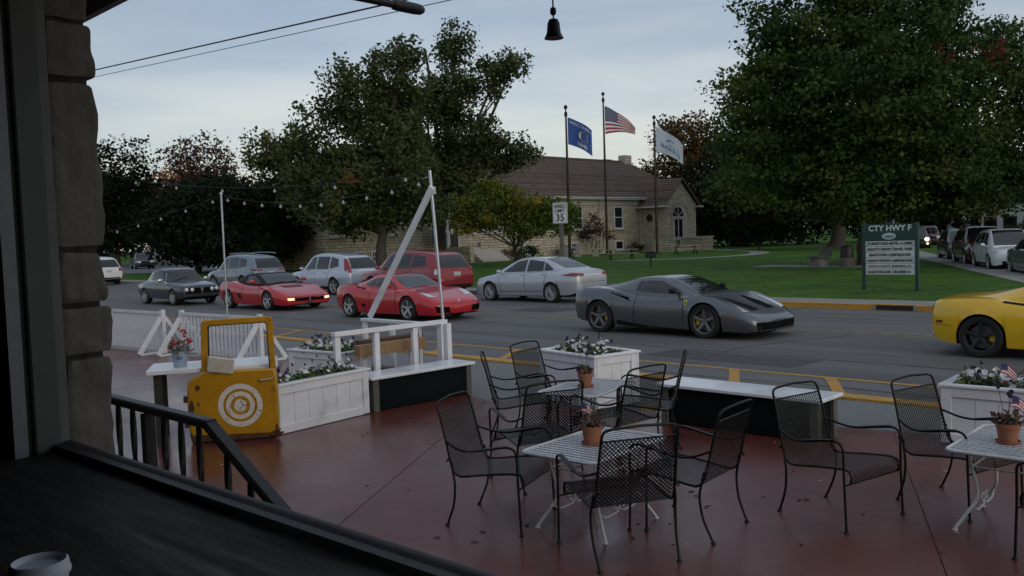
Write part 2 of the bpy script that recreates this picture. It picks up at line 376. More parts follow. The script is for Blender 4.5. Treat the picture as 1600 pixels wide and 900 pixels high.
# markings
mk = MB()
mk.quad([(-150, 16.42, 0.004), (60, 16.42, 0.004), (60, 16.53, 0.004), (-150, 16.53, 0.004)])
mk.quad([(-150, 16.70, 0.004), (60, 16.70, 0.004), (60, 16.81, 0.004), (-150, 16.81, 0.004)])
mk.build('centre_line', yellow_faint, kind='structure')
b = MB(); b.quad([(-60, 11.44, 0.004), (60, 11.44, 0.004), (60, 11.55, 0.004), (-60, 11.55, 0.004)]); b.build('parking_line', yellow_p, kind='structure')
b = MB(); x = -26.0
k = 0
for x in (-24.6, -21.5, -18.4, -15.0, -13.0, -11.25, -9.0, -6.85, -5.4, -3.6, -1.6, 0.4, 2.4):
    z_ = 0.008
    b.quad([(x, 11.44, z_), (x + 0.17, 11.44, z_), (x + 1.03, 9.97, z_), (x + 0.86, 9.97, z_)])
b.build('hatching', yellow_p, kind='structure')
# faded yellow ring on the apron by the corner planter
ring = MB(); n = 28
for k in range(n):
    a0, a1 = 2 * math.pi * k / n, 2 * math.pi * (k + 1) / n
    ring.quad([(-5.62 + r_ * math.cos(a), 8.06 + 0.9 * r_ * math.sin(a), 0.109) for r_, a in ((0.20, a0), (0.30, a0), (0.30, a1), (0.20, a1))])
ring.build('painted_ring', yellow_p, kind='structure')
# a tar crack and a patch in the carriageway
ck = MB(); pts = [(-11.2, 16.2), (-10.9, 17.0), (-10.95, 18.0), (-10.6, 18.8), (-10.7, 20.2), (-10.5, 21.2)]
for a, c in zip(pts[:-1], pts[1:]): ck.quad([(a[0] - 0.02, a[1], 0.005), (a[0] + 0.02, a[1], 0.005), (c[0] + 0.02, c[1], 0.005), (c[0] - 0.02, c[1], 0.005)])
ck.build('tar_crack', mat('tar', (0.02, 0.02, 0.022), 0.4), kind='structure')
rc = random.Random(8)
def crack(nm, pts, w):
    b = MB(); P = [Vector((x, y, 0.0055)) for x, y in pts]; Q = []
    for a, c in zip(P[:-1], P[1:]):
        n_ = max(2, int((c - a).length / 0.5)); Q += [a.lerp(c, k / n_) + Vector((rc.uniform(-.05, .05), rc.uniform(-.05, .05), 0)) for k in range(n_)]
    Q.append(P[-1])
    for k in range(len(Q) - 1):
        d = (Q[k + 1] - Q[k]).normalized(); s = Vector((-d.y, d.x, 0)) * w * rc.uniform(0.6, 1.3); b.quad([Q[k] - s, Q[k] + s, Q[k + 1] + s, Q[k + 1] - s])
    b.build(nm, MATS['tar'], kind='structure')
crack('tar_seam', [(-60, 19.1), (-20, 19.15), (4, 19.1)], 0.016); crack('tar_seam', [(-60, 13.05), (-22, 13.1), (4, 13.05)], 0.014)
for x0 in (-29.5, -22.3, -15.2, -7.6, -3.4): crack('tar_crack', [(x0, 11.6), (x0 + rc.uniform(-.5, .5), 13.5), (x0 + rc.uniform(-.6, .6), 16.3)], 0.010)
crack('tar_crack', [(-9.4, 9.95), (-8.6, 10.6), (-7.4, 10.7), (-5.0, 10.9), (-2.0, 10.75)], 0.012)
patch_m = mat('newer asphalt patch', (0.045, 0.046, 0.048), 0.75, var=0.2, scale=8, bump=0.5, bscale=60, dist=0.008)
sheet('asphalt_patch', [(-8.9, 12.1), (-6.2, 12.05), (-6.1, 12.9), (-8.8, 12.95)], 0.0035, patch_m); sheet('asphalt_patch', [(-17.5, 17.6), (-15.9, 17.6), (-15.8, 18.9), (-17.4, 18.95)], 0.0035, patch_m)
from mathutils import noise as mnoise
# ---------------------------------------------------------------- the room we look out of: wall, window, stone jamb, counter
dark_wall = mat('dark plaster', (0.012, 0.010, 0.009), 0.85, var=0.2, scale=3)
wood_dark = mat('worn counter wood', (0.012, 0.009, 0.008), 0.6, spec=0.14, col2=(0.034, 0.030, 0.027), scale=5, bump=0.2, bscale=30, dist=0.004, stretch=(1, 9, 9), detail=10, rvar=0.15)
trim_w = mat('painted window trim', (0.095, 0.105, 0.10), 0.55, var=0.12, scale=8, bump=0.2, bscale=20, dist=0.003)
alum = mat('brushed aluminium', (0.20, 0.21, 0.25), 0.45, metal=0.2, var=0.08, scale=30)
black_metal = mat('black painted iron', (0.006, 0.006, 0.007), 0.5, var=0.25, scale=20, bump=0.2, bscale=60, dist=0.002)
frame_dk = mat('dark window frame', (0.012, 0.012, 0.012), 0.6, var=0.3, scale=9, bump=0.3, bscale=30, dist=0.002)
stone_j = mat('rock faced limestone', (0.105, 0.098, 0.080), 0.9, col2=(0.175, 0.165, 0.138), scale=4, bump=1.0, bscale=9, dist=0.03, detail=9)
mortar = mat('mortar', (0.04, 0.038, 0.033), 0.95, var=0.2, scale=20, bump=0.6, bscale=60, dist=0.006)
room = empty('room', (0, 0, 0)); tag(room, kind='structure')
MB().box((-2.5, -2.4, 0.60), (15.4, 6.4, 0.1)).build('floor', dark_wall, room)
MB().box((-2.5, -2.2, 3.25), (15.4, 5.94, 0.1)).build('ceiling', dark_wall, room)
MB().box((-2.5, -5.25, 1.93), (15.4, 0.1, 2.56)).build('back_wall', dark_wall, room)
MB().box((-10.15, -2.26, 1.93), (0.1, 5.86, 2.56)).build('side_wall', dark_wall, room)
MB().box((5.15, -2.26, 1.93), (0.1, 5.86, 2.56)).build('side_wall', dark_wall, room)
MB().box((-2.5, 0.70, 0.77), (15.4, 0.09, 1.54)).build('sill_wall', dark_wall, room)
MB().box((-6.25, 0.66, 2.42), (7.9, 0.03, 1.75)).build('front_wall', dark_wall, room)
MB().box((3.25, 0.70, 2.42), (3.9, 0.11, 1.75)).build('front_wall', dark_wall, room)
MB().box((-0.5, 0.70, 3.14), (3.58, 0.11, 0.3)).build('lintel', dark_wall, room)
# exterior wall face (stone veneer backing) to the left of the window and above
facade = empty('stone_wall', (-2.27, 0.86, 0.1), 0, 'rough limestone wall beside the window, close to the viewer', 'wall')
MB().box((-3.8825, -0.076, 1.55), (7.735, 0.148, 3.0)).build('backing', mortar, facade)
def rock(x0, x1, y0, y1, z0, z1, seed):
    """a rock-faced stone: box with a broken, pillowed surface on all sides"""
    r_ = random.Random(seed); bm = bmesh.new()
    bmesh.ops.create_cube(bm, size=1.0)
    bmesh.ops.subdivide_edges(bm, edges=bm.edges[:], cuts=10, use_grid_fill=True)
    off = {}
    for v in bm.verts:
        c = v.co.copy(); m_ = sum(abs(k) > 0.49 for k in c)
        s = 1.0 - (0.022 * (m_ - 1) if m_ > 1 else 0)
        n_ = 0.0
        v.co = Vector((x0 + (c.x * s + 0.5) * (x1 - x0), y0 + (c.y * s + 0.5) * (y1 - y0), z0 + (c.z * s + 0.5) * (z1 - z0)))
        q_ = v.co * 1.0 + Vector((seed * 3.1, seed * 1.3, seed)); n_ = mnoise.noise(q_ * 8) * 0.007 + mnoise.noise(q_ * 22) * 0.006 + mnoise.noise(q_ * 70) * 0.0015
        v.co.x += n_; v.co.y += n_; v.co.z += n_ * 0.5
    me = bpy.data.meshes.new('stone'); bm.to_mesh(me); bm.free(); me.materials.append(stone_j)
    me.polygons.foreach_set('use_smooth', [True] * len(me.polygons)); me.set_sharp_from_angle(angle=R(38)); return me
zs = [1.20, 1.50, 1.785, 1.91, 2.045, 2.457, 2.596, 2.85, 3.05]
for k in range(len(zs) - 1):
    g = 0.006
    L_ = (0.34, 0.5, 0.42, 0.6, 0.38)[k % 5]; yo = (0.872, 0.868, 0.875, 0.870, 0.873)[k % 5]
    me = rock(-L_, 0.006 + 0.004 * (k % 2), 0.762 - 0.86, yo - 0.86, zs[k] - 0.1 + g, zs[k + 1] - 0.1 - g, k + 1); inst('stone', me, facade)
    me = rock(-L_ - 0.75, -L_ - 0.03, 0.76 - 0.86, yo - 0.865, zs[k] - 0.1 + g, zs[k + 1] - 0.1 - g, k + 30); inst('stone', me, facade)
# window: aluminium strip, painted trim, dark bottom rail, glass
win = empty('window', (-2.25, 0.70, 1.55), R(2.0), 'large picture window with aluminium strip and painted side trim', 'window')
MB().box((-0.03, -0.052, 0.64), (0.07, 0.03, 1.5)).build('aluminium_strip', alum, win)
MB().box((-0.028, -0.028, 0.64), (0.03, 0.014, 1.5)).build('gasket', frame_dk, win)
MB().box((-0.035, 0.020, 0.64), (0.07, 0.08, 1.5)).build('side_trim', trim_w, win, bevel=0.004)
MB().lathe([(0.019, 0), (0.019, 4.0)], 16, (0, 0, 0), 'X').xform(Matrix.Translation((-0.0, 0.052, 0.022))).build('bottom_rail', frame_dk, win, smooth=40)
MB().box((2.0, 0.038, 0.010), (4.0, 0.040, 0.05)).build('bottom_frame', frame_dk, win)
gm = bpy.data.materials.new('window glass'); gm.use_nodes = True; t = gm.node_tree; t.nodes.clear()
o_ = t.nodes.new('ShaderNodeOutputMaterial'); tr = t.nodes.new('ShaderNodeBsdfTransparent'); gl = t.nodes.new('ShaderNodeBsdfGlossy')
gl.inputs['Roughness'].default_value = 0.01; tr.inputs[0].default_value = (0.93, 0.95, 0.95, 1)
fr = t.nodes.new('ShaderNodeFresnel'); fr.inputs[0].default_value = 1.45; mx = t.nodes.new('ShaderNodeMixShader')
t.links.new(fr.outputs[0], mx.inputs[0]); t.links.new(tr.outputs[0], mx.inputs[1]); t.links.new(gl.outputs[0], mx.inputs[2]); t.links.new(mx.outputs[0], o_.inputs[0])
MB().quad([(0, 0.038, 0.03), (3.55, 0.038, 0.03), (3.55, 0.038, 1.44), (0, 0.038, 1.44)]).build('glass_pane', gm, win, rz=R(-2.0))
cnt = MB().box((2.15, -0.29, 0), (4.9, 0.62, 0.045)).build('counter', wood_dark, loc=(-2.25, 0.70, 1.546), rz=R(2.0), label='worn dark wooden counter below the window', cat='counter', bevel=0.004)
# paper cup with lid, bottom left corner
cupm = mat('white paper cup', (0.62, 0.66, 0.72), 0.5, var=0.05, scale=10)
cup = empty('paper_cup', (-1.19, 0.355, 1.569), 0, 'white paper cup standing on the dark counter', 'cup')
MB().lathe([(0.001, 0.0), (0.024, 0.0), (0.025, 0.004), (0.033, 0.074), (0.001, 0.074)], 28).build('cup_body', cupm, cup, smooth=40)
MB().lathe([(0.0335, 0.072), (0.0355, 0.073), (0.036, 0.077), (0.0345, 0.080), (0.0335, 0.088), (0.031, 0.090), (0.029, 0.0885), (0.027, 0.083), (0.001, 0.082)], 28).build('lid', cupm, cup, smooth=50)
# amber pendant lamps inside, seen only as faint mirror images in the glass
lampm = mat('amber lamp glass', (0.5, 0.2, 0.04), 0.4, emit=(1.0, 0.42, 0.08), estr=0.45)
for (x, y, z, lb) in ((-7.6, -2.0, 2.66, 'amber pendant lamp mirrored in the glass over the dark trees'), (-7.57, -3.9, 2.66, 'amber pendant lamp mirrored in the glass over the tall tree')):
    l_ = empty('pendant_lamp', (x, y, z), 0, lb, 'lamp')
    MB().lathe([(0.002, 0.14), (0.018, 0.13), (0.03, 0.10), (0.06, 0.05), (0.12, 0.012), (0.125, 0.0), (0.11, 0.0), (0.05, 0.04), (0.002, 0.07)], 20).build('shade', lampm, l_, smooth=40)
    MB().tube([(0, 0, 0.13), (0, 0, 0.545)], 0.004, 6).build('cord', black_metal, l_)
# eave above the window, rod bracket, hanging bell
eave = empty('roof_eave', (-2.2, 1.4, 2.96), 0, 'roof eave with pale fascia above the window', 'eave')
MB().box((0, -0.33, 0.07), (14, 0.62, 0.03)).build('soffit', mat('soffit boards', (0.10, 0.09, 0.08), 0.7, var=0.2, scale=4, stretch=(1, 12, 1)), eave)
MB().box((0, 0.0, 0.075), (14, 0.03, 0.15)).build('fascia', mat('grey fascia paint', (0.22, 0.22, 0.23), 0.6, var=0.1), eave)
MB().box((0, -0.30, 0.16), (14, 0.62, 0.03)).build('roof_deck', dark_wall, eave)
rod = empty('rod_bracket', (-1.99, 0.90, 2.70), 0, 'black rod with rounded end cap jutting out above the window', 'bracket')
MB().tube([(0, -0.03, 0.0), (0, 0.70, 0.0)], 0.0105, 12).build('rod', black_metal, rod, smooth=50)
MB().lathe([(0.001, 0.80), (0.009, 0.796), (0.0145, 0.785), (0.016, 0.765), (0.016, 0.71), (0.0145, 0.69), (0.0105, 0.685)], 16, axis='Y').build('end_cap', black_metal, rod, smooth=50)
MB().lathe([(0.03, -0.03), (0.03, -0.015), (0.014, -0.012)], 14, axis='Y').build('wall_plate', black_metal, rod)
bell = empty('hanging_bell', (-0.88, 1.0, 2.33), 0, 'small dark bell hanging on a beaded cord against the sky', 'bell')
MB().lathe([(0.0145, 0.0), (0.0135, 0.002), (0.0105, 0.008), (0.0095, 0.016), (0.009, 0.022), (0.0065, 0.0275), (0.001, 0.0295), ], 18).build('bell_body', black_metal, bell, smooth=40)
MB().lathe([(0.001, 0.033), (0.004, 0.035), (0.0048, 0.0395), (0.004, 0.044), (0.001, 0.046)], 12).build('bead', black_metal, bell, smooth=60)
MB().tube([(0, 0, 0.028), (0, 0, 0.69)], 0.0012, 6).build('cord', black_metal, bell)
MB().lathe([(0.001, 0.056), (0.0025, 0.058), (0.001, 0.060)], 8).build('bead', black_metal, bell, smooth=60)
# iron stair rail outside the window
rail = empty('stair_railing', (-2.42, 1.2, 0.12), 0, 'black iron stair railing with twisted balusters below the window', 'railing')
TZ = 1.40
MB().bar((-3.9, 0, TZ), (0.0, 0, TZ + 0.01), 0.04, 0.027).build('top_rail', black_metal, rail, bevel=0.005)
MB().bar((-0.012, 0, TZ + 0.008), (1.42, 0, TZ - 0.68), 0.04, 0.027).build('sloping_rail', black_metal, rail, bevel=0.005)
def baluster(h, tw=True):
    b_ = MB(); n_ = 22; P = []
    for k in range(n_ + 1):
        t_ = k / n_; a = t_ * 9.0 if tw else 0; s = 0.0075
        P.append([(s * math.sqrt(2) * math.cos(a + j * math.pi / 2 + 0.78), s * math.sqrt(2) * math.sin(a + j * math.pi / 2 + 0.78), t_ * h) for j in range(5)])
    b_.grid(P); return b_
bme = baluster(1.0).mesh('baluster', black_metal)
for k in range(18):
    x = -0.08 - 0.118 * k
    if k in (3,): MB().box((x, 0, TZ / 2 - 0.01), (0.034, 0.034, TZ)).build('post', black_metal, rail); continue
    o = inst('baluster', bme, rail, (x, 0, 0.42)); o.scale = (1, 1, TZ - 0.425)
for k in range(10):
    x = 0.085 + 0.125 * k
    o = inst('baluster', bme, rail, (x, 0, 0.42 - 0.48 * x)); o.scale = (1, 1, TZ - 0.425)
MB().bar((-3.9, 0, 0.42), (0, 0, 0.42), 0.03, 0.02).build('bottom_rail', black_metal, rail)
MB().bar((0, 0, 0.42), (0.86, 0, 0.012), 0.03, 0.02).build('bottom_rail', black_metal, rail)
MB().box((1.40, 0, 0.345), (0.034, 0.034, 0.69)).build('post', black_metal, rail)
MB().box((-3.88, 0, TZ / 2), (0.034, 0.034, TZ)).build('post', black_metal, rail)
st = empty('steps', (-2.42, 0.95, 0.12)); tag(st, kind='structure')
for k, (x0, x1, h) in enumerate(((-3.95, 0.0, 0.42), (0.0, 0.32, 0.28), (0.32, 0.64, 0.14))):
    MB().box(((x0 + x1) / 2, 0.12, h / 2 + 0.002), (x1 - x0 - 0.002, 0.36, h)).build('step', conc, st)
# ---------------------------------------------------------------- patio furniture
iron = mat('black chair iron', (0.0045, 0.0048, 0.005), 0.45, var=0.3, scale=30, spec=0.25)
white_iron = mat('white table enamel', (0.44, 0.455, 0.48), 0.4, var=0.12, scale=14, rvar=0.1)
white_wood = mat('white painted wood', (0.68, 0.69, 0.73), 0.5, col2=(0.58, 0.59, 0.63), scale=3, bump=0.25, bscale=25, dist=0.003, detail=9, stretch=(1, 1, 1))
white_gloss = mat('glossy white bench paint', (0.68, 0.70, 0.74), 0.22, var=0.06, scale=4, bump=0.1, bscale=15, dist=0.002, rvar=0.08)
stain(white_wood, (0.26, 0.255, 0.25), 2.6, 0.58, 0.78, 0.6); stain(white_wood, (0.22, 0.20, 0.17), 18, 0.66, 0.74, 0.6, (1, 1, 0.3), 5.0); stain(white_gloss, (0.40, 0.41, 0.42), 3, 0.55, 0.75, 0.5)
green_blk = mat('dark green panel', (0.003, 0.007, 0.007), 0.6, spec=0.12, var=0.3, scale=2)
grey_wood = mat('weathered grey post', (0.10, 0.095, 0.08), 0.8, var=0.3, scale=6, stretch=(6, 6, 1))
terracotta = mat('terracotta', (0.24, 0.085, 0.04), 0.7, col2=(0.30, 0.13, 0.075), scale=8, bump=0.2, bscale=40, dist=0.002)
raw_wood = mat('raw timber', (0.30, 0.19, 0.10), 0.75, col2=(0.20, 0.115, 0.055), scale=4, stretch=(1.2, 14, 14), bump=0.3, bscale=20, dist=0.004, detail=9)
brown_wood = mat('brown stained timber', (0.11, 0.055, 0.03), 0.75, col2=(0.06, 0.033, 0.02), scale=4, stretch=(1.2, 12, 12), bump=0.4, bscale=20, dist=0.004)
soil = mat('potting soil', (0.02, 0.015, 0.01), 0.95, var=0.4, scale=30, bump=1, bscale=60)
leaf_g = mat('petunia leaves', (0.050, 0.090, 0.030), 0.6, col2=(0.13, 0.17, 0.065), scale=6, trans=0.25, spec=0.2)
petal_w = mat('white petals', (0.66, 0.66, 0.68), 0.6, var=0.06, trans=0.2)
petal_p = mat('dark purple petals', (0.022, 0.012, 0.045), 0.6, var=0.3, trans=0.15)
petal_r = mat('red petals', (0.30, 0.03, 0.03), 0.6, var=0.3, trans=0.15)
galv = mat('galvanised bucket', (0.30, 0.38, 0.48), 0.5, metal=0.3, var=0.2, scale=9)
galv_pole = mat('galvanised pipe', (0.42, 0.45, 0.50), 0.42, metal=0.7, var=0.1, scale=12)

# ---- wire mesh chair (one build, then copies)
prof = smooth_path([(0, 0.285, 0.305), (0, 0.29, 0.365), (0, 0.24, 0.388), (0, 0.05, 0.372), (0, -0.15, 0.345), (0, -0.205, 0.36), (0, -0.235, 0.43), (0, -0.30, 0.70), (0, -0.335, 0.815)], 7)
def prof_at(s):
    k = s * (len(prof) - 1); i = min(int(k), len(prof) - 2); return prof[i].lerp(prof[i + 1], k - i)
_cum = [0.0]
for a_, b_ in zip(prof[:-1], prof[1:]): _cum.append(_cum[-1] + (b_ - a_).length)
PL = _cum[-1]
def prof_len(d):
    i = max(0, min(len(prof) - 2, next((k - 1 for k in range(1, len(_cum)) if _cum[k] >= d), len(prof) - 2)))
    return prof[i].lerp(prof[i + 1], (d - _cum[i]) / max(1e-6, _cum[i + 1] - _cum[i]))
def half_w(d):
    t_ = d / PL; return 0.245 - 0.0 * t_ if t_ < 0.5 else 0.245 - 0.02 * (t_ - 0.5) * 2
def mesh_sheet(d0, d1):
    """expanded-metal sheet: crossing zigzag strands that follow the chair's profile"""
    b_ = MB(); pu, pv = 0.026, 0.0125; nrow = int((d1 - d0) / pv); pts = {}
    ncol = int(0.48 / pu)
    for r_ in range(nrow):
        p = prof_len(d0 + r_ * pv); p2 = prof_len(d0 + (r_ + 1) * pv); hw = half_w(d0 + r_ * pv); th = 0.0050
        tdir = (p2 - p).normalized(); nn = Vector((1, 0, 0)).cross(tdir)
        for c_ in range(ncol):
            for sg in (0, 1):
                xa = (-1 + 2 * (c_ + (0.5 if r_ % 2 else 0.0)) / ncol) * hw; xb = xa + (hw / ncol) * (1 if sg else -1)
                if abs(xb) > hw + 1e-6 or abs(xa) > hw + 1e-6: continue
                A = Vector((xa, p.y, p.z)); B = Vector((xb, p2.y, p2.z)); w_ = tdir * th
                b_.quad([A - w_, B - w_, B + w_, A + w_])
    return b_
def chair_master():
    c = empty('patio_chair', (0, 0, 0))
    mesh_sheet(0.0, 0.50).build('seat_mesh', iron, c, fix=False)
    mesh_sheet(0.50, PL - 0.055).build('back_mesh', iron, c, fix=False)
    outline = []
    L_ = [(-half_w(d_), prof_len(d_)) for d_ in np.linspace(0, PL - 0.02, 26)]
    left = [Vector((x - 0.008, p.y, p.z)) for x, p in L_]; right = [Vector((-x + 0.008, p.y, p.z)) for x, p in L_]
    tl, tr_ = left[-1], right[-1]
    top = [tl + Vector((0.012, -0.006, 0.022)), tl + Vector((0.05, -0.012, 0.034)), Vector((0, tl.y - 0.022, tl.z + 0.043)), tr_ + Vector((-0.05, -0.012, 0.034)), tr_ + Vector((-0.012, -0.006, 0.022))]
    MB().tube(left + top + right[::-1], 0.0085, 7).build('hoop_frame', iron, c, smooth=60)
    b1 = prof_len(PL - 0.06); MB().tube([(-0.225, b1.y, b1.z), (0.225, b1.y, b1.z)], 0.005, 6).build('top_bar', iron, c, smooth=60)
    MB().tube([(-0.25, prof[0].y, prof[0].z), (0.25, prof[0].y, prof[0].z)], 0.005, 6).build('front_bar', iron, c, smooth=60)
    for s in (-1, 1):
        # arm and front leg in one bent rod
        arm = smooth_path([(s * 0.245, -0.27, 0.575), (s * 0.285, -0.16, 0.535), (s * 0.30, -0.05, 0.530), (s * 0.305, 0.12, 0.560), (s * 0.305, 0.215, 0.572), (s * 0.305, 0.262, 0.545), (s * 0.303, 0.27, 0.48), (s * 0.30, 0.272, 0.33), (s * 0.30, 0.285, 0.012)], 5)
        MB().tube(arm, 0.0082, 7).build('arm_rail', iron, c, smooth=60)
        ap = MB(); pts_ = smooth_path([(s * 0.297, -0.04, 0.539), (s * 0.305, 0.12, 0.569), (s * 0.305, 0.20, 0.582)], 4)
        ap.grid([[p + Vector((-0.018, 0, 0)) for p in pts_], [p + Vector((0, 0, 0.004)) for p in pts_], [p + Vector((0.018, 0, 0)) for p in pts_]]); ap.build('arm_pad', iron, c, smooth=60)
        leg = smooth_path([(s * 0.252, -0.225, 0.44), (s * 0.262, -0.215, 0.375), (s * 0.268, -0.20, 0.29), (s * 0.262, -0.215, 0.16), (s * 0.252, -0.262, 0.04), (s * 0.248, -0.275, 0.012)], 5)
        MB().tube(leg, 0.0082, 7).build('rear_leg', iron, c, smooth=60)
        MB().tube([(s * 0.302, 0.274, 0.30), (s * 0.2, 0.283, 0.304)], 0.006, 6).build('seat_bracket', iron, c, smooth=60)
        MB().tube([(s * 0.252, -0.24, 0.47), (s * 0.268, -0.255, 0.44)], 0.008, 6).build('rear_bracket', iron, c, smooth=60)
        for fx, fy in ((s * 0.30, 0.285), (s * 0.248, -0.277)):
            MB().lathe([(0.001, 0.016), (0.010, 0.015), (0.017, 0.004), (0.017, 0.0), (0.001, 0.0)], 10, (fx, fy, 0)).build('foot', iron, c, smooth=40)
    return c
chairs = [
    (-3.28, 4.20, 150.6, 'black wire mesh armchair nearest the viewer, its back turned to us'),
    (-4.31, 4.19, 21, 'black wire mesh armchair at the near table, on its left side facing right'),
    (-3.22, 4.87, 186, 'black wire mesh armchair at the near table, right side, partly behind the nearest chair'),
    (-2.60, 5.68, -11.7, 'black wire mesh armchair standing alone in front of the right bench, facing right'),
    (-2.08, 6.39, -14.8, 'black wire mesh armchair before the right planter, pulled up to the right table'),
    (-1.08, 5.61, 150, 'black wire mesh armchair cut by the right edge, only its arm and leg showing'),
    (-5.86, 6.00, 45, 'black wire mesh armchair at the far table, leftmost and seen side on'),
    (-6.00, 6.62, 6, 'black wire mesh armchair at the far table, tall back just left of the flower box'),
    (-4.72, 5.04, 157, 'black wire mesh armchair between the near and far tables, back to us'),
    (-4.62, 5.93, 175, 'black wire mesh armchair at the far table, its back before the flower box'),
    (-4.80, 6.62, 214, 'black wire mesh armchair at the far table, side on beside the right bench'),
]
c0 = chair_master()
for k, (x, y, a, lb) in enumerate(chairs):
    o = c0 if k == 0 else copy_tree(c0)
    o.location = (x, y, 0.12); o.rotation_euler = (0, 0, R(a - 90)); tag(o, lb, 'chair', 'wire mesh chairs on the patio')

# ---- white metal lattice tables with flower pots
def table_master():
    t_ = empty('lattice_table', (0, 0, 0)); H = 0.53; hx, hy = 0.29, 0.44
    top = MB(); n_ = 34
    for k in range(n_):
        y = -hy + 0.02 + (2 * hy - 0.04) * k / (n_ - 1); pts_ = []
        top.box((0, y, H + (0.002 if k % 2 else -0.002)), (2 * hx - 0.01, 0.0135, 0.004))
    for k in range(15):
        x = -hx + 0.035 + (2 * hx - 0.07) * k / 14
        top.box((x, 0, H - 0.0065), (0.014, 2 * hy - 0.02, 0.004))
    top.build('lattice_top', white_iron, t_, kind='stuff')
    def rr(r_): 
        P = []
        for cx, cy, a0 in ((1, 1, 0), (-1, 1, 90), (-1, -1, 180), (1, -1, 270)):
            for q in range(5): a = R(a0 + q * 22.5); P.append((cx * (hx - r_) + r_ * math.cos(a), cy * (hy - r_) + r_ * math.sin(a), H))
        P.append(P[0]); return P
    MB().tube(rr(0.06), 0.011, 8).build('rim', white_iron, t_, smooth=60)
    for sx in (-1, 1):
        for sy in (-1, 1):
            MB().tube(smooth_path([(sx * 0.20, sy * 0.25, H - 0.012), (sx * 0.195, sy * 0.24, 0.42), (sx * 0.17, sy * 0.225, 0.30), (sx * 0.165, sy * 0.22, 0.20), (sx * 0.20, sy * 0.25, 0.13), (sx * 0.27, sy * 0.30, 0.012)], 5), 0.010, 8).build('leg', white_iron, t_, smooth=60)
            MB().lathe([(0.001, 0.012), (0.016, 0.008), (0.018, 0.0), (0.001, 0.0)], 10, (sx * 0.27, sy * 0.302, 0)).build('foot', white_iron, t_)
    for sx in (-1, 1):
        MB().tube([(sx * 0.19, -0.235, 0.40), (sx * 0.19, 0.235, 0.40)], 0.007, 6).build('brace', white_iron, t_, smooth=60)
        # scroll between the legs
        P = [(sx * 0.185, -0.235, 0.145), (sx * 0.18, -0.16, 0.11), (sx * 0.18, -0.06, 0.11)]
        for q in range(11): a = R(-90 + q * 40); r_ = 0.045 - 0.003 * q; P.append((sx * 0.18, -0.04 + r_ * math.cos(a), 0.155 + r_ * math.sin(a)))
        MB().tube(smooth_path(P, 3), 0.006, 6).build('scroll', white_iron, t_, smooth=60)
        MB().tube(smooth_path([(p[0], -p[1], p[2]) for p in P], 3), 0.006, 6).build('scroll', white_iron, t_, smooth=60)
    for sy in (-1, 1): MB().tube([(-0.19, sy * 0.235, 0.40), (0.19, sy * 0.235, 0.40)], 0.007, 6).build('brace', white_iron, t_, smooth=60)
    return t_
tabs = [(-3.73, 4.53, 4, 'white lattice metal table nearest the viewer with a flag in its flower pot'), (-5.19, 6.22, 12, 'white lattice metal table further back, in front of the square flower box'),
        (-1.64, 6.12, 2, 'white lattice metal table at the right edge of the patio')]
t0 = table_master()
for k, (x, y, a, lb) in enumerate(tabs):
    o = t0 if k == 0 else copy_tree(t0)
    o.location = (x, y, 0.12); o.rotation_euler = (0, 0, R(a)); tag(o, lb, 'table', 'white lattice tables')
def leafy(bm_, c, r, n, L, rg, flat=0.5):
    for _ in range(n):
        d_ = Vector((rg.gauss(0, 1), rg.gauss(0, 1), abs(rg.gauss(0, 0.8)))); d_.normalize()
        p = Vector(c) + Vector((d_.x * r[0], d_.y * r[1], d_.z * r[2])) * rg.uniform(0.25, 1)
        ax = Vector((rg.uniform(-1, 1), rg.uniform(-1, 1), rg.uniform(-0.3, 0.9))).normalized(); sd_ = ax.cross(Vector((rg.uniform(-1, 1), rg.uniform(-1, 1), rg.uniform(-1, 1)))).normalized()
        l_ = L * rg.uniform(0.6, 1.3); w_ = l_ * 0.33
        bm_.quad([p, p + ax * l_ * 0.5 + sd_ * w_, p + ax * l_, p + ax * l_ * 0.5 - sd_ * w_])
def blossom(bm_, c, r, rg):
    n_ = Vector((rg.uniform(-0.6, 0.6) + 0.35, rg.uniform(-0.6, 0.6) - 0.45, rg.uniform(0.2, 1))).normalized(); a = n_.cross(Vector((0.3, 1, 0.2))).normalized(); b_ = n_.cross(a)
    c = Vector(c); i = len(bm_.v); bm_.v.append(tuple(c - n_ * r * 0.6)); N = 10
    for k in range(N):
        t_ = 2 * math.pi * k / N; rr_ = r * (1.0 if k % 2 else 0.78); bm_.v.append(tuple(c + (a * math.cos(t_) + b_ * math.sin(t_)) * rr_ + n_ * r * (0.12 if k % 2 else -0.02)))
    for k in range(N): bm_.f.append((i, i + 1 + k, i + 1 + (k + 1) % N)); bm_.mi.append(bm_.cur)
def flag_small(parent, x, y, z, s, lean):
    f_ = empty('small_flag', (x, y, z), 0, parent=None)
    MB().tube([(0, 0, 0), (lean * 0.3, 0, s * 2.0)], 0.0018, 6).build('stick', grey_wood, f_)
    b_ = MB(); top = Vector((lean * 0.3, 0, s * 1.95)); n_ = 7
    for r_ in range(7):
        for c_ in range(n_):
            b_.cur = 2 if (r_ < 4 and c_ < 3) else (0 if r_ % 2 == 0 else 1); P = []
            for cc, rr_ in ((c_, r_), (c_ + 1, r_), (c_ + 1, r_ + 1), (c_, r_ + 1)):
                u_, v_ = cc / n_, rr_ / 7; P.append(top + Vector((s * 0.75 * u_ + 0.004 * math.sin(u_ * 7), s * 0.75 * u_, -s * 0.72 * v_ - s * 0.75 * u_ * u_)))
            b_.quad(P)
    b_.build('cloth', [mat('flag red', (0.30, 0.02, 0.035), 0.7), mat('flag white', (0.62, 0.62, 0.62), 0.7), mat('flag navy', (0.02, 0.03, 0.12), 0.7)], f_, fix=False)
    return f_
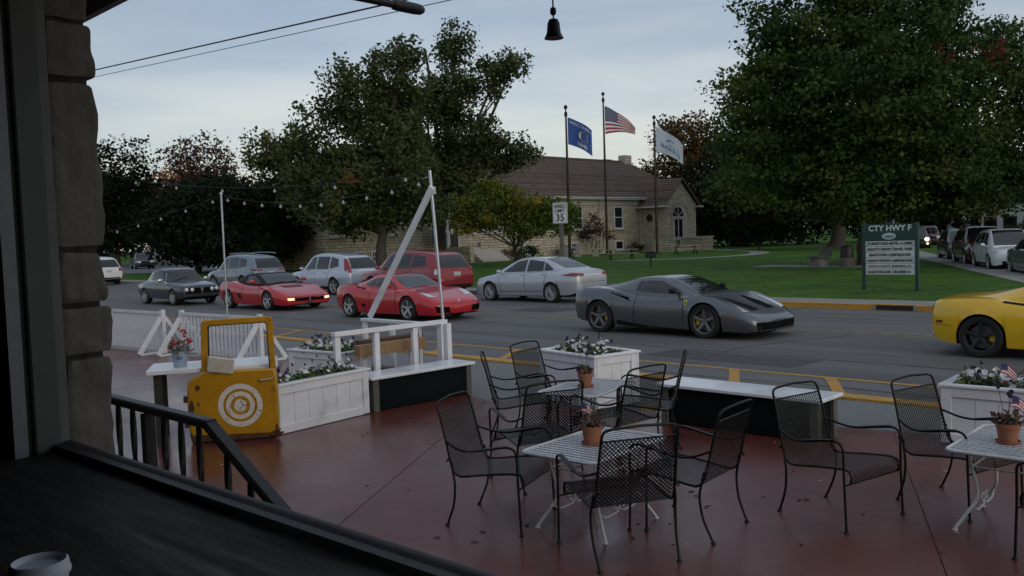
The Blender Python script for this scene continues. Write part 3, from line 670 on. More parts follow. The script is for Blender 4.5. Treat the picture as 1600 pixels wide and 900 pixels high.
pots = [(-3.74, 4.51, 'terracotta pot with straggly plant on the nearest table'), (-5.21, 6.21, 'terracotta pot with dark red plant on the further table'), (-1.67, 6.07, 'terracotta pot with dry plant on the right table')]
rg = random.Random(5)
for k, (x, y, lb) in enumerate(pots):
    p_ = empty('flower_pot', (x, y, 0.12 + 0.532), 0, lb, 'flower pot', 'terracotta pots on tables')
    MB().lathe([(0.001, 0.0), (0.066, 0.0), (0.075, 0.018), (0.070, 0.018), (0.064, 0.006), (0.001, 0.006)], 24).build('saucer', terracotta, p_, smooth=40)
    MB().lathe([(0.001, 0.008), (0.052, 0.008), (0.066, 0.098), (0.070, 0.098), (0.073, 0.128), (0.066, 0.128), (0.062, 0.105), (0.001, 0.105)], 24).build('pot', terracotta, p_, smooth=40)
    MB().lathe([(0.001, 0.115), (0.06, 0.112)], 16).build('soil', soil, p_)
    lf = MB(); leafy(lf, (0, 0, 0.12), (0.075, 0.075, 0.075), 80, 0.05, rg); lf.build('leaves', mat('dry plant leaves', (0.06, 0.045, 0.03), 0.7, col2=(0.13, 0.07, 0.06), scale=20, trans=0.2), p_, kind='stuff', fix=False)
    stm = MB()
    for (dx, dy, h_) in ((0.0, 0.02, 0.20), (-0.03, -0.02, 0.26), (0.03, 0.01, 0.17)):
        stm.tube(smooth_path([(dx * 0.3, dy * 0.3, 0.11), (dx, dy, 0.11 + h_ * 0.5), (dx * 1.6, dy * 1.5, 0.11 + h_)], 3), 0.002, 5)
    stm.build('stems', leaf_g, p_)
    pb = MB()
    for (dx, dy, h_) in ((0.0, 0.02, 0.20), (-0.03, -0.02, 0.26)):
        for q in range(3): blossom(pb, (dx * 1.6 + rg.uniform(-.01, .01), dy * 1.5, 0.12 + h_ - 0.015 * q), 0.018, rg)
    if k != 0: pb.build('flowers', petal_p, p_, fix=False)
f_ = flag_small(None, -3.79, 4.50, 0.76, 0.085, -0.1); tag(f_, 'tiny striped flag on a stick in the nearest flower pot', 'flag')
f_ = flag_small(None, -1.68, 6.06, 0.76, 0.10, 0.12); tag(f_, 'tiny striped flag on a stick in the right table pot', 'flag')

# ---- white panelled planters with petunias
def planter(x, y, rz, lx, ly, h, lb, dens, plank='x'):
    """origin at the near-left corner; lx along local x, ly along local y"""
    p_ = empty('planter_box', (x, y, 0.12), rz, lb, 'planter', 'white panelled flower boxes')
    def face(W_, M):
        # recessed boards between rails and stiles
        s_ = 0.085; n_ = max(3, int((W_ - 2 * s_) / 0.17))
        bw = (W_ - 2 * s_) / n_
        for k in range(n_):
            MB().box((s_ + bw * (k + 0.5), 0.022, h / 2), (bw - 0.004, 0.014, h - 2 * s_ + 0.02)).xform(M).build('board', white_wood, p_)
        for cx in (s_ / 2, W_ - s_ / 2): MB().box((cx, 0.012, h / 2), (s_, 0.03, h - 0.02)).xform(M).build('stile', white_wood, p_, bevel=0.003)
        for cz in (s_ / 2 + 0.005, h - s_ / 2 - 0.01): MB().box((W_ / 2, 0.0125, cz), (W_ - 2 * s_ - 0.002, 0.028, s_)).xform(M).build('rail', white_wood, p_, bevel=0.003)
    face(lx, Matrix.Identity(4))
    face(ly - 0.06, Matrix.Translation((lx - 0.001, 0.03, 0)) @ Matrix.Rotation(R(90), 4, 'Z'))
    face(lx, Matrix.Translation((lx, ly, 0)) @ Matrix.Rotation(R(180), 4, 'Z'))
    face(ly - 0.06, Matrix.Translation((0.001, ly - 0.03, 0)) @ Matrix.Rotation(R(-90), 4, 'Z'))
    o_ = 0.02; w_ = 0.075
    MB().box((lx / 2, w_ / 2 - o_, h + 0.004), (lx + 2 * o_, w_, 0.024)).build('rim', white_gloss, p_, bevel=0.003)
    MB().box((lx / 2, ly - w_ / 2 + o_, h + 0.004), (lx + 2 * o_, w_, 0.024)).build('rim', white_gloss, p_, bevel=0.003)
    for cx in (w_ / 2 - o_, lx - w_ / 2 + o_): MB().box((cx, ly / 2, h + 0.004), (w_, ly - 2 * w_ + 2 * o_ - 0.002, 0.024)).build('rim', white_gloss, p_, bevel=0.003)
    MB().quad([(0.045, 0.045, h - 0.05), (lx - 0.045, 0.045, h - 0.05), (lx - 0.045, ly - 0.045, h - 0.05), (0.045, ly - 0.045, h - 0.05)]).build('soil', soil, p_)
    fl = empty('petunias', (x, y, 0.12 + h - 0.05), rz, 'white and purple petunias in the ' + lb.replace('white panelled ', ''), 'flowers', 'petunias in the flower boxes')
    lf = MB(); wb = MB(); pb = MB(); rb = MB()
    n_ = int(14 * lx * ly / 0.5) + 5
    for k in range(n_):
        cx, cy = rg.uniform(0.12, lx - 0.12), rg.uniform(0.10, ly - 0.10); hh = rg.uniform(0.07, 0.17)
        leafy(lf, (cx, cy, 0.0), (0.11, 0.11, hh), int(90 * dens), 0.05, rg)
        for q in range(rg.randint(3, 6)):
            t_ = wb if rg.random() < 0.74 else pb
            blossom(t_, (cx + rg.uniform(-.1, .1), cy + rg.uniform(-.1, .1), hh * rg.uniform(0.6, 1.15)), rg.uniform(0.022, 0.034), rg)
        if rg.random() < 0.25: blossom(rb, (cx, cy, hh * 0.7), 0.025, rg)
        if rg.random() < 0.6:
            px, py, ph = cx + rg.uniform(-.08, .08), cy + rg.uniform(-.08, .08), hh + rg.uniform(0.05, 0.10)
            lf.tube([(px, py, 0), (px + .01, py, ph)], 0.002, 4); blossom(pb, (px + .01, py, ph), 0.018, rg); blossom(pb, (px + .015, py, ph - 0.015), 0.016, rg)
    lf.build('foliage', leaf_g, fl, kind='stuff', fix=False); wb.build('white_blossoms', petal_w, fl, kind='stuff', fix=False); pb.build('purple_blossoms', petal_p, fl, kind='stuff', fix=False)
    if rb.v: rb.build('red_blossoms', petal_r, fl, kind='stuff', fix=False)
    return p_
# origins are the corner from which +x runs along the face seen and +y away from it
planter(-7.96, 4.62, R(97), 1.30, 0.46, 0.50, 'white panelled flower box next to the yellow door', 1.0)
planter(-10.45, 6.32, R(8), 1.05, 0.50, 0.52, 'white panelled flower box behind the timber frame railing', 1.0)
planter(-7.12, 7.66, R(-10), 0.99, 0.66, 0.58, 'white panelled flower box by the road, behind the far table', 1.0)
planter(-2.75, 8.07, R(3), 1.45, 0.54, 0.51, 'white panelled flower box at the right edge', 1.0)
f_ = flag_small(None, -2.35, 8.25, 0.60, 0.12, 0.1); tag(f_, 'tiny striped flag stuck among the petunias at the right edge', 'flag')

# ---- benches: glossy white slab on dark panels
def bench(x, y, rz, L, D, lb):
    b_ = empty('bench', (x, y, 0.12), rz, lb, 'bench', 'white topped benches')
    MB().box((L / 2, D / 2, 0.385), (L + 0.04, D, 0.035)).build('seat', white_gloss, b_, bevel=0.006)
    MB().box((L / 2, 0.07, 0.19), (L - 0.12, 0.02, 0.36)).build('front_panel', green_blk, b_)
    MB().box((L / 2, D - 0.07, 0.19), (L - 0.12, 0.02, 0.36)).build('back_panel', green_blk, b_)
    for cx in (0.06, L - 0.06):
        for cy in (0.075, D - 0.075): MB().box((cx, cy, 0.184), (0.075, 0.075, 0.366)).build('post', grey_wood, b_)
        MB().box((cx, D / 2, 0.19), (0.02, D - 0.24, 0.36)).build('end_panel', green_blk, b_)
bench(-8.08, 5.95, R(88), 1.50, 0.44, 'white topped dark bench running towards the road below the timber frame')
bench(-5.24, 7.36, R(0.5), 1.70, 0.48, 'white topped dark bench beside the road, right of the tables')

# ---- white timber frame with raw beams behind the left bench
fr_ = empty('timber_railing', (-8.62, 7.45, 0.12), 0, 'white painted timber corner frame with raw beams behind the bench', 'frame')
def post(x, y, h, w=0.07, d=0.05, z0=0): return MB().box((x, y, z0 + h / 2), (w, d, h)).build('post', white_wood, fr_, bevel=0.003)
for yy in (-1.60, -1.04, -0.45): post(0.0, yy, 0.84, 0.05, 0.075)
post(0.0, 0.0, 0.86, 0.09, 0.09); post(0.085, 0.03, 0.85, 0.06, 0.075)
MB().box((0, -0.79, 0.872), (0.085, 1.72, 0.05)).build('top_rail', white_wood, fr_, bevel=0.003)
for xx in (-1.64, -1.02, -0.46): post(xx, 0.0, 0.81, 0.075, 0.05)
MB().box((-0.87, 0.0, 0.832), (1.64, 0.085, 0.04)).build('top_rail', white_wood, fr_, bevel=0.003)
MB().box((-0.28, -0.6, 0.60), (0.12, 1.05, 0.14)).build('beam', raw_wood, fr_, bevel=0.004)
MB().box((-0.50, -0.45, 0.62), (0.14, 1.0, 0.16)).build('beam', brown_wood, fr_, bevel=0.004)
MB().box((-0.80, -0.12, 0.15), (1.45, 0.14, 0.15)).build('beam', brown_wood, fr_, bevel=0.004)
for zz in (0.06, 0.53): MB().box((-0.39, -0.95, zz / 2), (0.06, 0.06, zz)).build('beam_support', white_wood, fr_)
for yy in (-0.2,): MB().box((-0.39, yy, 0.265), (0.06, 0.06, 0.53)).build('beam_support', white_wood, fr_)
MB().bar((-1.62, 0.07, 0.86), (-0.16, 0.07, 2.60), 0.09, 0.035, up=(0, 1, 0)).build('diagonal_brace', white_wood, fr_, bevel=0.003)
lp = empty('light_pole', (-8.66, 7.56, 0.12), 0, 'leaning galvanised pole carrying the string lights above the timber frame', 'pole')
MB().tube([(0.02, 0.0, 0.0), (-0.20, 0.0, 2.82)], 0.021, 10).build('pipe', galv_pole, lp, smooth=50)
MB().tube([(-0.20, 0, 2.74), (-0.34, -0.01, 2.72)], 0.006, 6).build('hook', galv_pole, lp)
MB().box((-0.165, 0, 2.56), (0.07, 0.06, 0.10)).build('clamp', galv_pole, lp)
lp2 = empty('light_pole', (-14.62, 7.66, 0.12), 0, 'straight galvanised pole carrying the string lights behind the slatted barrier', 'pole')
MB().tube([(0, 0, 0), (0.0, 0, 2.86)], 0.017, 10).build('pipe', galv_pole, lp2, smooth=50)
MB().lathe([(0.001, 2.89), (0.026, 2.88), (0.026, 2.84)], 10).build('cap', galv_pole, lp2)
# ---- string lights
bulb = mat('frosted bulb', (0.30, 0.30, 0.29), 0.25, var=0.05, spec=0.6)
def bulb_mesh(r): return MB().lathe([(0.001, -r), (r * 0.6, -r * 0.8), (r, -r * 0.1), (r * 0.8, r * 0.6), (r * 0.35, r * 1.1), (r * 0.3, r * 1.6), (0.001, r * 1.62)], 12).mesh('bulb', bulb, 50)
bm1 = bulb_mesh(0.024)
def string_light(a, b, sag, n, lb, t0_=0.04, t1_=0.96):
    a, b = Vector(a), Vector(b); s = empty('string_lights', a, 0, lb, 'string lights', 'strings of bulbs over the patio')
    f = lambda t_: (b - a) * t_ + Vector((0, 0, -4 * sag * t_ * (1 - t_)))
    MB().tube([f(k / 30) for k in range(31)], 0.004, 5).build('cord', black_metal, s)
    for k in range(n):
        p = f(t0_ + (t1_ - t0_) * k / max(1, n - 1)); inst('bulb', bm1, s, p + Vector((0, 0, -0.065)))
    return s
string_light((-14.62, 7.66, 2.94), (-8.87, 7.56, 2.86), 0.22, 10, 'string of clear bulbs running between the two galvanised poles')
string_light((-14.62, 7.66, 2.94), (-22.6, 7.6, 2.25), 0.06, 8, 'string of clear bulbs sloping down to the left of the straight pole')
string_light((-20.5, 7.0, 4.0), (-8.87, 7.56, 2.92), 0.36, 8, 'highest string of clear bulbs, stretched across the dark trees')
ep = empty('light_pole', (-22.6, 7.6, 0.12), 0, 'far galvanised pole at the end of the sloping string lights', 'pole'); MB().tube([(0, 0, 0), (0, 0, 2.16)], 0.022, 8).build('pipe', galv_pole, ep); MB().lathe([(0.001, 2.18), (0.026, 2.17), (0.026, 2.14)], 8).build('cap', galv_pole, ep)

# ---- white slatted barriers on A-frames
def barrier(x0, y0, x1, y1, lb, n, ends, gap):
    a = Vector((x0, y0, 0)); d_ = Vector((x1 - x0, y1 - y0, 0)); L = d_.length; rz = math.atan2(d_.y, d_.x)
    g_ = empty('slatted_barrier', (x0, y0, 0.12), rz, lb, 'barrier', 'white slatted barriers along the road')
    sp = L / n; sme = MB().box((0, 0, 0), (sp * gap, 0.02, 0.70)).mesh('slat', white_wood)
    for k in range(n): inst('slat', sme, g_, (sp * (k + 0.5), 0, 0.40))
    MB().box((L / 2, -0.024, 0.745), (L, 0.024, 0.05)).build('top_rail', white_wood, g_); MB().box((L / 2, 0.024, 0.12), (L, 0.024, 0.07)).build('bottom_rail', white_wood, g_)
    MB().box((L / 2, 0.03, 0.42), (L, 0.016, 0.05)).build('middle_rail', white_wood, g_)
    for e in ends:
        x = L * e
        MB().box((x, 0, 0.40), (0.09, 0.07, 0.80)).build('upright', white_wood, g_, bevel=0.003)
        for s in (-1, 1):
            MB().bar((x, s * 0.035, 0.66), (x, s * 0.48, 0.025), 0.075, 0.05, up=(1, 0, 0)).build('prop', white_wood, g_, bevel=0.003)
        MB().box((x, 0, 0.022), (0.06, 0.92, 0.035)).build('foot_rail', white_wood, g_)
    return g_
barrier(-18.75, 6.95, -16.1, 7.15, 'white slatted barrier furthest left, closely slatted', 22, (1.0,), 0.74)
barrier(-15.6, 7.28, -13.15, 7.45, 'white slatted barrier behind the yellow door with wide dark gaps', 20, (0.0, 1.0,), 0.5)

# ---- yellow truck door with bullseye
dy = mat('chipped yellow paint', (0.46, 0.235, 0.008), 0.36, col2=(0.37, 0.18, 0.006), scale=5, bump=0.15, bscale=12, dist=0.003, detail=8, coat=0.25)
stain(dy, (0.20, 0.07, 0.015), 7, 0.62, 0.70, 0.8); stain(dy, (0.10, 0.06, 0.02), 2.5, 0.58, 0.75, 0.5, None, 3.0)
rust = mat('rust', (0.10, 0.035, 0.015), 0.85, col2=(0.05, 0.02, 0.012), scale=14, bump=0.5, bscale=40, dist=0.004)
dwhite = mat('bullseye white', (0.60, 0.57, 0.54), 0.6, var=0.1, scale=8)
ddir = Vector((0.54, 0.67, 0)); DL = 0.86
door = empty('truck_door', (-8.42, 3.96, 0.12), math.atan2(0.67, 0.54), 'rusty yellow truck door with white bullseye rings leaning by the planter', 'door')
# local x along the door width, z up, thickness along y
out = [(0.02, 0.06), (0.0, 0.12), (-0.01, 0.40), (0.0, 0.60), (0.05, 0.645), (0.12, 0.68), (0.13, 0.70), (0.155, 1.17), (0.17, 1.20), (0.80, 1.215), (0.835, 1.20), (0.845, 0.70), (0.86, 0.62), (0.865, 0.30), (0.86, 0.08), (0.83, 0.05)]
hole = [(0.195, 0.74), (0.205, 1.13), (0.225, 1.15), (0.765, 1.165), (0.785, 1.145), (0.80, 0.76), (0.785, 0.735), (0.215, 0.715)]
Myz = Matrix(((1, 0, 0, 0), (0, 0, -1, 0), (0, 1, 0, 0), (0, 0, 0, 1)))
MB().prism(out[0:6] + [(0.135, 0.705), (0.845, 0.705), (0.86, 0.62), (0.865, 0.30), (0.86, 0.08), (0.83, 0.05)], -0.05, 0.06, Myz).build('door_skin', dy, door, bevel=0.018, smooth=35)
fr2 = MB()
O = [(0.135, 0.70), (0.155, 1.18), (0.18, 1.208), (0.80, 1.222), (0.838, 1.20), (0.848, 0.70)]; I_ = [(0.20, 0.70), (0.212, 1.135), (0.232, 1.152), (0.765, 1.166), (0.785, 1.145), (0.797, 0.70)]
for k in range(5):
    fr2.prism([O[k], O[k + 1], I_[k + 1], I_[k]], -0.028, 0.03, Myz)
fr2.build('window_frame', dy, door, bevel=0.006)
gsk = MB()
I2 = [(0.210, 0.705), (0.222, 1.13), (0.238, 1.145), (0.760, 1.158), (0.775, 1.14), (0.786, 0.705)]
for k in range(5): gsk.prism([I_[k], I_[k + 1], I2[k + 1], I2[k]], -0.015, 0.015, Myz)
gsk.build('window_seal', blackm, door)
def disc(r0, r1, cx, cz, y, m, name, n_=40, par=door):
    b_ = MB()
    for k in range(n_):
        a0, a1 = 2 * math.pi * k / n_, 2 * math.pi * (k + 1) / n_
        P = [(cx + r_ * math.cos(a), y, cz + r_ * math.sin(a)) for r_, a in ((r0, a0), (r1, a0), (r1, a1), (r0, a1))]
        b_.quad(P if r0 > 0 else [P[0], P[1], P[2]])
    return b_.build(name, m, par, fix=False)
YF = -0.0635
disc(0.165, 0.215, 0.50, 0.355, YF, dwhite, 'bullseye_ring'); disc(0.095, 0.138, 0.50, 0.355, YF, dwhite, 'bullseye_ring'); disc(0, 0.062, 0.50, 0.355, YF, dwhite, 'bullseye_centre')
bh = MB()
for k in range(34):
    a = rg.uniform(0, 6.28); r_ = rg.choice((0.03, 0.06, 0.1, 0.12, 0.15, 0.18, 0.2)) + rg.uniform(-0.01, 0.01); cx, cz = 0.50 + r_ * math.cos(a), 0.355 + r_ * math.sin(a); rr_ = rg.uniform(0.004, 0.008)
    bh.quad([(cx + rr_ * math.cos(q), YF - 0.002, cz + rr_ * math.sin(q)) for q in np.linspace(0, 6.28, 8)[:-1]])
bh.build('bullet_holes', blackm, door, fix=False, kind='stuff')
rs = MB()
for (cx, cz, sx, sz) in ((0.03, 0.33, 0.035, 0.11), (0.10, 0.545, 0.03, 0.04), (0.05, 0.22, 0.05, 0.06), (0.84, 0.10, 0.02, 0.07), (0.10, 0.38, 0.015, 0.03), (0.835, 0.06, 0.09, 0.03)):
    rs.quad([(cx + sx * rg.uniform(0.5, 1) * math.cos(q), YF + 0.0005, cz + sz * rg.uniform(0.5, 1) * math.sin(q)) for q in np.linspace(0, 6.28, 14)[:-1]])
rs.build('rust_patches', rust, door, fix=False)
bt = MB(); bt.prism([(0.0, 0.09), (0.15, 0.06), (0.4, 0.075), (0.6, 0.055), (0.865, 0.085), (0.85, 0.03), (0.5, 0.012), (0.3, 0.02), (0.02, 0.005)], -0.046, 0.055, Myz); bt.build('rusty_bottom_edge', rust, door)
MB().tube([(0.70, -0.085, 0.595), (0.76, -0.095, 0.60), (0.835, -0.09, 0.612)], [0.009, 0.008, 0.006], 8).build('handle', mat('worn chrome', (0.6, 0.58, 0.56), 0.3, metal=0.8), door, smooth=50)
MB().lathe([(0.001, 0), (0.014, 0.002), (0.014, 0.02)], 10, (0.70, -0.088, 0.595), 'Y').build('handle_boss', rust, door)
mi = MB().box((0, 0, 0), (0.25, 0.03, 0.165)).build('mirror', mat('cracked mirror back', (0.50, 0.48, 0.43), 0.7, col2=(0.30, 0.14, 0.07), scale=9, lo=0.55, hi=0.72), door, bevel=0.012)
mi.location = (0.335, -0.09, 0.765); mi.rotation_euler = (0.2, R(10), 0.1)
MB().tube([(0.25, -0.05, 0.69), (0.30, -0.085, 0.72)], 0.008, 6).build('mirror_arm', rust, door)
for zz in (0.18, 0.43): MB().box((-0.025, 0.0, zz), (0.05, 0.05, 0.06)).build('hinge', rust, door)
for zz in (0.015,): MB().box((0.42, 0.09, 0.012), (0.7, 0.2, 0.02)).build('prop_board', brown_wood, door)

# ---- white slab table behind the door, with bucket of geraniums
st_ = empty('slab_table', (-8.55, 4.02, 0.12), R(60), 'white plank table on dark posts behind the yellow door', 'table')
MB().box((0.25, 0.18, 0.71), (1.25, 0.62, 0.045)).build('top', white_gloss, st_, bevel=0.005)
for (x, y) in ((-0.28, -0.02), (-0.28, 0.4), (0.78, 0.4)): MB().box((x, y, 0.343), (0.075, 0.075, 0.686)).build('leg', mat('dark post wood', (0.025, 0.022, 0.02), 0.7), st_)
MB().box((0.78, -0.02, 0.343), (0.075, 0.075, 0.686)).build('leg', MATS['dark post wood'], st_)
bk = empty('flower_bucket', (-8.66, 4.00, 0.12 + 0.733), 0, 'pale blue metal bucket with red flowers on the white plank table', 'bucket')
MB().lathe([(0.001, 0.0), (0.062, 0.0), (0.080, 0.15), (0.084, 0.152), (0.084, 0.158), (0.078, 0.158), (0.06, 0.01), (0.001, 0.01)], 26).build('bucket', galv, bk, smooth=40)
bl = MB()
for (z_, hw_) in ((0.105, 0.028), (0.095, 0.032), (0.085, 0.03), (0.078, 0.024)):
    n_ = 7; r_ = 0.0625 + 0.018 * z_ / 0.15 + 0.0015; a0 = R(-28)
    bl.grid([[(r_ * math.cos(a0 + q), r_ * math.sin(a0 + q), z_ + dz + 0.003 * math.sin(q * 90)) for q in np.linspace(-hw_ / r_, hw_ / r_, n_)] for dz in (0, 0.005)])
bl.build('blue_print', mat('blue print', (0.03, 0.08, 0.25), 0.5), bk)
lf = MB(); leafy(lf, (0, 0, 0.14), (0.11, 0.11, 0.15), 220, 0.045, rg); lf.build('foliage', mat('silvery leaves', (0.12, 0.13, 0.10), 0.7, col2=(0.26, 0.25, 0.23), scale=14), bk, kind='stuff', fix=False)
rb = MB()
for (cx, cy, cz) in ((-0.05, -0.05, 0.24), (0.02, -0.07, 0.22), (0.05, 0.03, 0.33), (0.10, 0.06, 0.25), (-0.03, 0.0, 0.25)):
    for q in range(9): blossom(rb, (cx + rg.gauss(0, .018), cy + rg.gauss(0, .018), cz + rg.gauss(0, .018)), 0.018, rg)
rb.build('red_blossoms', mat('geranium red', (0.42, 0.06, 0.05), 0.6, var=0.25, trans=0.1), bk, kind='stuff', fix=False)

# ---- fallen leaves on the patio, weeds
lm = [mat('fallen leaf brown', (0.05, 0.026, 0.014), 0.8, var=0.3), mat('fallen leaf tan', (0.26, 0.20, 0.13), 0.8, var=0.2), mat('fallen leaf dark', (0.018, 0.011, 0.009), 0.8)]
lms = []
for k in range(6):
    b_ = MB(); n_ = 6; P = []
    for q in range(n_):
        t_ = q / (n_ - 1); w_ = 0.014 * math.sin(math.pi * min(1, t_ * 0.95 + 0.05)) * (1 + 0.3 * math.sin(q * 3 + k)); cz = 0.002 * math.sin(t_ * 3 + k) + 0.002
        P.append([(t_ * 0.055 - 0.027, -w_, cz + 0.002), (t_ * 0.055 - 0.027, 0, cz), (t_ * 0.055 - 0.027, w_, cz + 0.002 + 0.002 * (k % 2))])
    b_.grid(P); lms.append(b_.mesh('fallen_leaf', lm[(0, 0, 1, 2, 1, 0)[k]], fix=False))
rl = random.Random(21); cnt_ = 0
while cnt_ < 110:
    x, y = rl.uniform(-7.5, -0.6), rl.uniform(2.6, 7.8)
    if y > 7.0 and x < -5: continue
    if y < 3.2 and x > -2: continue
    o = inst('fallen_leaf', lms[rl.randrange(6)], None, (x, y, 0.121), (0, 0, rl.uniform(0, 6.28)), None, 'leaf', 'dead leaves scattered on the patio')
    o['label'] = {lm[0]: 'small brown dead leaf lying on the red patio floor', lm[1]: 'small pale tan dead leaf lying on the red patio floor', lm[2]: 'small blackened dead leaf lying on the red patio floor'}[o.data.materials[0]]
    s = rl.uniform(0.5, 1.1); o.scale = (s, s, s); cnt_ += 1
wdg = MB(); leafy(wdg, (-5.30, 7.62, 0.105), (0.12, 0.06, 0.05), 40, 0.05, rg); wdg.build('weed', leaf_g, label='small green weed at the foot of the right bench', cat='weed', fix=False)
wdg = MB(); leafy(wdg, (-4.45, 9.60, 0.105), (0.3, 0.02, 0.02), 50, 0.03, rg); wdg.build('weed', leaf_g, label='strip of green weeds along the near yellow kerb', cat='weed', fix=False)
# ---------------------------------------------------------------- vehicles
def curve(pts):
    """monotone cubic through (x, v) points, x in any order"""
    pts = sorted(pts); X = np.array([p[0] for p in pts], float); Y = np.array([p[1] for p in pts], float)
    h = np.diff(X); d = np.diff(Y) / h; mm = np.zeros(len(X)); mm[0], mm[-1] = d[0], d[-1]
    for i in range(1, len(X) - 1):
        mm[i] = 0 if d[i - 1] * d[i] <= 0 else 2 * d[i - 1] * d[i] / (d[i - 1] + d[i])
    def f(x):
        x = min(max(x, X[0]), X[-1]); i = min(max(int(np.searchsorted(X, x) - 1), 0), len(h) - 1); t = (x - X[i]) / h[i]
        return float((2 * t ** 3 - 3 * t * t + 1) * Y[i] + (t ** 3 - 2 * t * t + t) * h[i] * mm[i] + (-2 * t ** 3 + 3 * t * t) * Y[i + 1] + (t ** 3 - t * t) * h[i] * mm[i + 1])
    return f
rubber = mat('tyre rubber', (0.006, 0.006, 0.0065), 0.8, var=0.2)
car_glass = mat('car glass', (0.010, 0.012, 0.014), 0.04, spec=0.75)
dark_trim = mat('black car trim', (0.005, 0.005, 0.0055), 0.6, spec=0.25)
intake_m = mat('black intake', (0.004, 0.004, 0.004), 0.9, spec=0.1)
rim_silver = mat('silver wheel', (0.42, 0.43, 0.45), 0.35, metal=0.6)
rim_dark = mat('dark wheel', (0.05, 0.052, 0.055), 0.35, metal=0.7)
rim_black = mat('black wheel', (0.012, 0.012, 0.013), 0.4)
lamp_clear = mat('headlamp glass', (0.55, 0.56, 0.58), 0.15, spec=0.8, metal=0.2)
lamp_red = mat('tail lamp red', (0.22, 0.012, 0.018), 0.15, spec=0.7)
lamp_amber = mat('amber lamp', (0.45, 0.16, 0.03), 0.2)
lamp_lit = mat('lit lamp', (0.9, 0.8, 0.6), 0.3, emit=(1.0, 0.62, 0.30), estr=1.6)
plate_w = mat('licence plate', (0.48, 0.49, 0.50), 0.5, col2=(0.12, 0.13, 0.2), scale=40, lo=0.5, hi=0.6)
chrome = mat('chrome', (0.70, 0.71, 0.73), 0.15, metal=0.9)
caliper_y = mat('yellow caliper', (0.55, 0.36, 0.01), 0.4)
steel = mat('brake disc', (0.12, 0.12, 0.125), 0.4, metal=0.7)
def paint(n, c, metal=0.0, rough=0.32, coat=0.85): return mat(n, c, rough, metal=metal, coat=coat, spec=0.35, var=0.03, scale=2)
def wheel_master(r, w, n_sp, rim_m, kind='five', cal=None):
    rr = r * 0.715
    tyre = MB().lathe([(rr * 0.97, -w / 2 + 0.01), (rr * 1.05, -w / 2), (r * 0.93, -w / 2), (r * 0.985, -w * 0.42), (r, -w * 0.25), (r, w * 0.25), (r * 0.985, w * 0.42), (r * 0.93, w / 2), (rr * 1.05, w / 2), (rr * 0.97, w / 2 - 0.01)], 36, axis='Y', caps=False).mesh('tyre', rubber, 40)
    b = MB()   # outer face is at -Y
    b.lathe([(rr, -w / 2 + 0.012), (rr * 0.985, -w / 2 + 0.004), (rr * 0.93, -w / 2 + 0.012), (rr * 0.90, -w / 2 + 0.05), (rr * 0.90, w / 2)], 36, axis='Y', caps=False)
    b.lathe([(0.001, -w / 2 + 0.028), (rr * 0.16, -w / 2 + 0.03), (rr * 0.20, -w / 2 + 0.045), (rr * 0.2, -w / 2 + 0.09)], 16, axis='Y')
    for k in range(n_sp):
        a = 2 * math.pi * k / n_sp + math.pi / 2
        def sp(a_, w0, w1):
            c, s = math.cos(a_), math.sin(a_); P = []
            for rad, wd_, y in ((rr * 0.12, w0, -w / 2 + 0.034), (rr * 0.55, (w0 + w1) / 2, -w / 2 + 0.022), (rr * 0.95, w1, -w / 2 + 0.012)):
                P.append([(rad * c - s * wd_, y, rad * s + c * wd_), (rad * c, y - 0.008, rad * s), (rad * c + s * wd_, y, rad * s - c * wd_), (rad * c + s * wd_ * .7, y + 0.03, rad * s - c * wd_ * .7)])
            b.grid(P)
        if kind == 'split': sp(a - 0.13, 0.012, 0.014); sp(a + 0.13, 0.012, 0.014)
        elif kind == 'fan': sp(a, 0.006, 0.014)
        else: sp(a, rr * 0.14, rr * 0.10)
    rim = b.mesh('rim', rim_m, 40)
    disc_ = MB().lathe([(0.05, -0.008), (rr * 0.80, -0.008), (rr * 0.80, 0.012), (0.05, 0.012)], 28, (0, -w / 2 + 0.115, 0), 'Y').mesh('brake_disc', steel)
    calm = None
    if cal:
        cb = MB(); P = []
        for q in np.linspace(-0.42, 0.42, 7): P.append([(rr * f * math.cos(q), y, rr * f * math.sin(q)) for f, y in ((0.52, -w / 2 + 0.07), (0.86, -w / 2 + 0.07), (0.86, -w / 2 + 0.13), (0.52, -w / 2 + 0.13))])
        cb.grid(P); calm = cb.mesh('brake_caliper', cal)
    return tyre, rim, disc_, calm
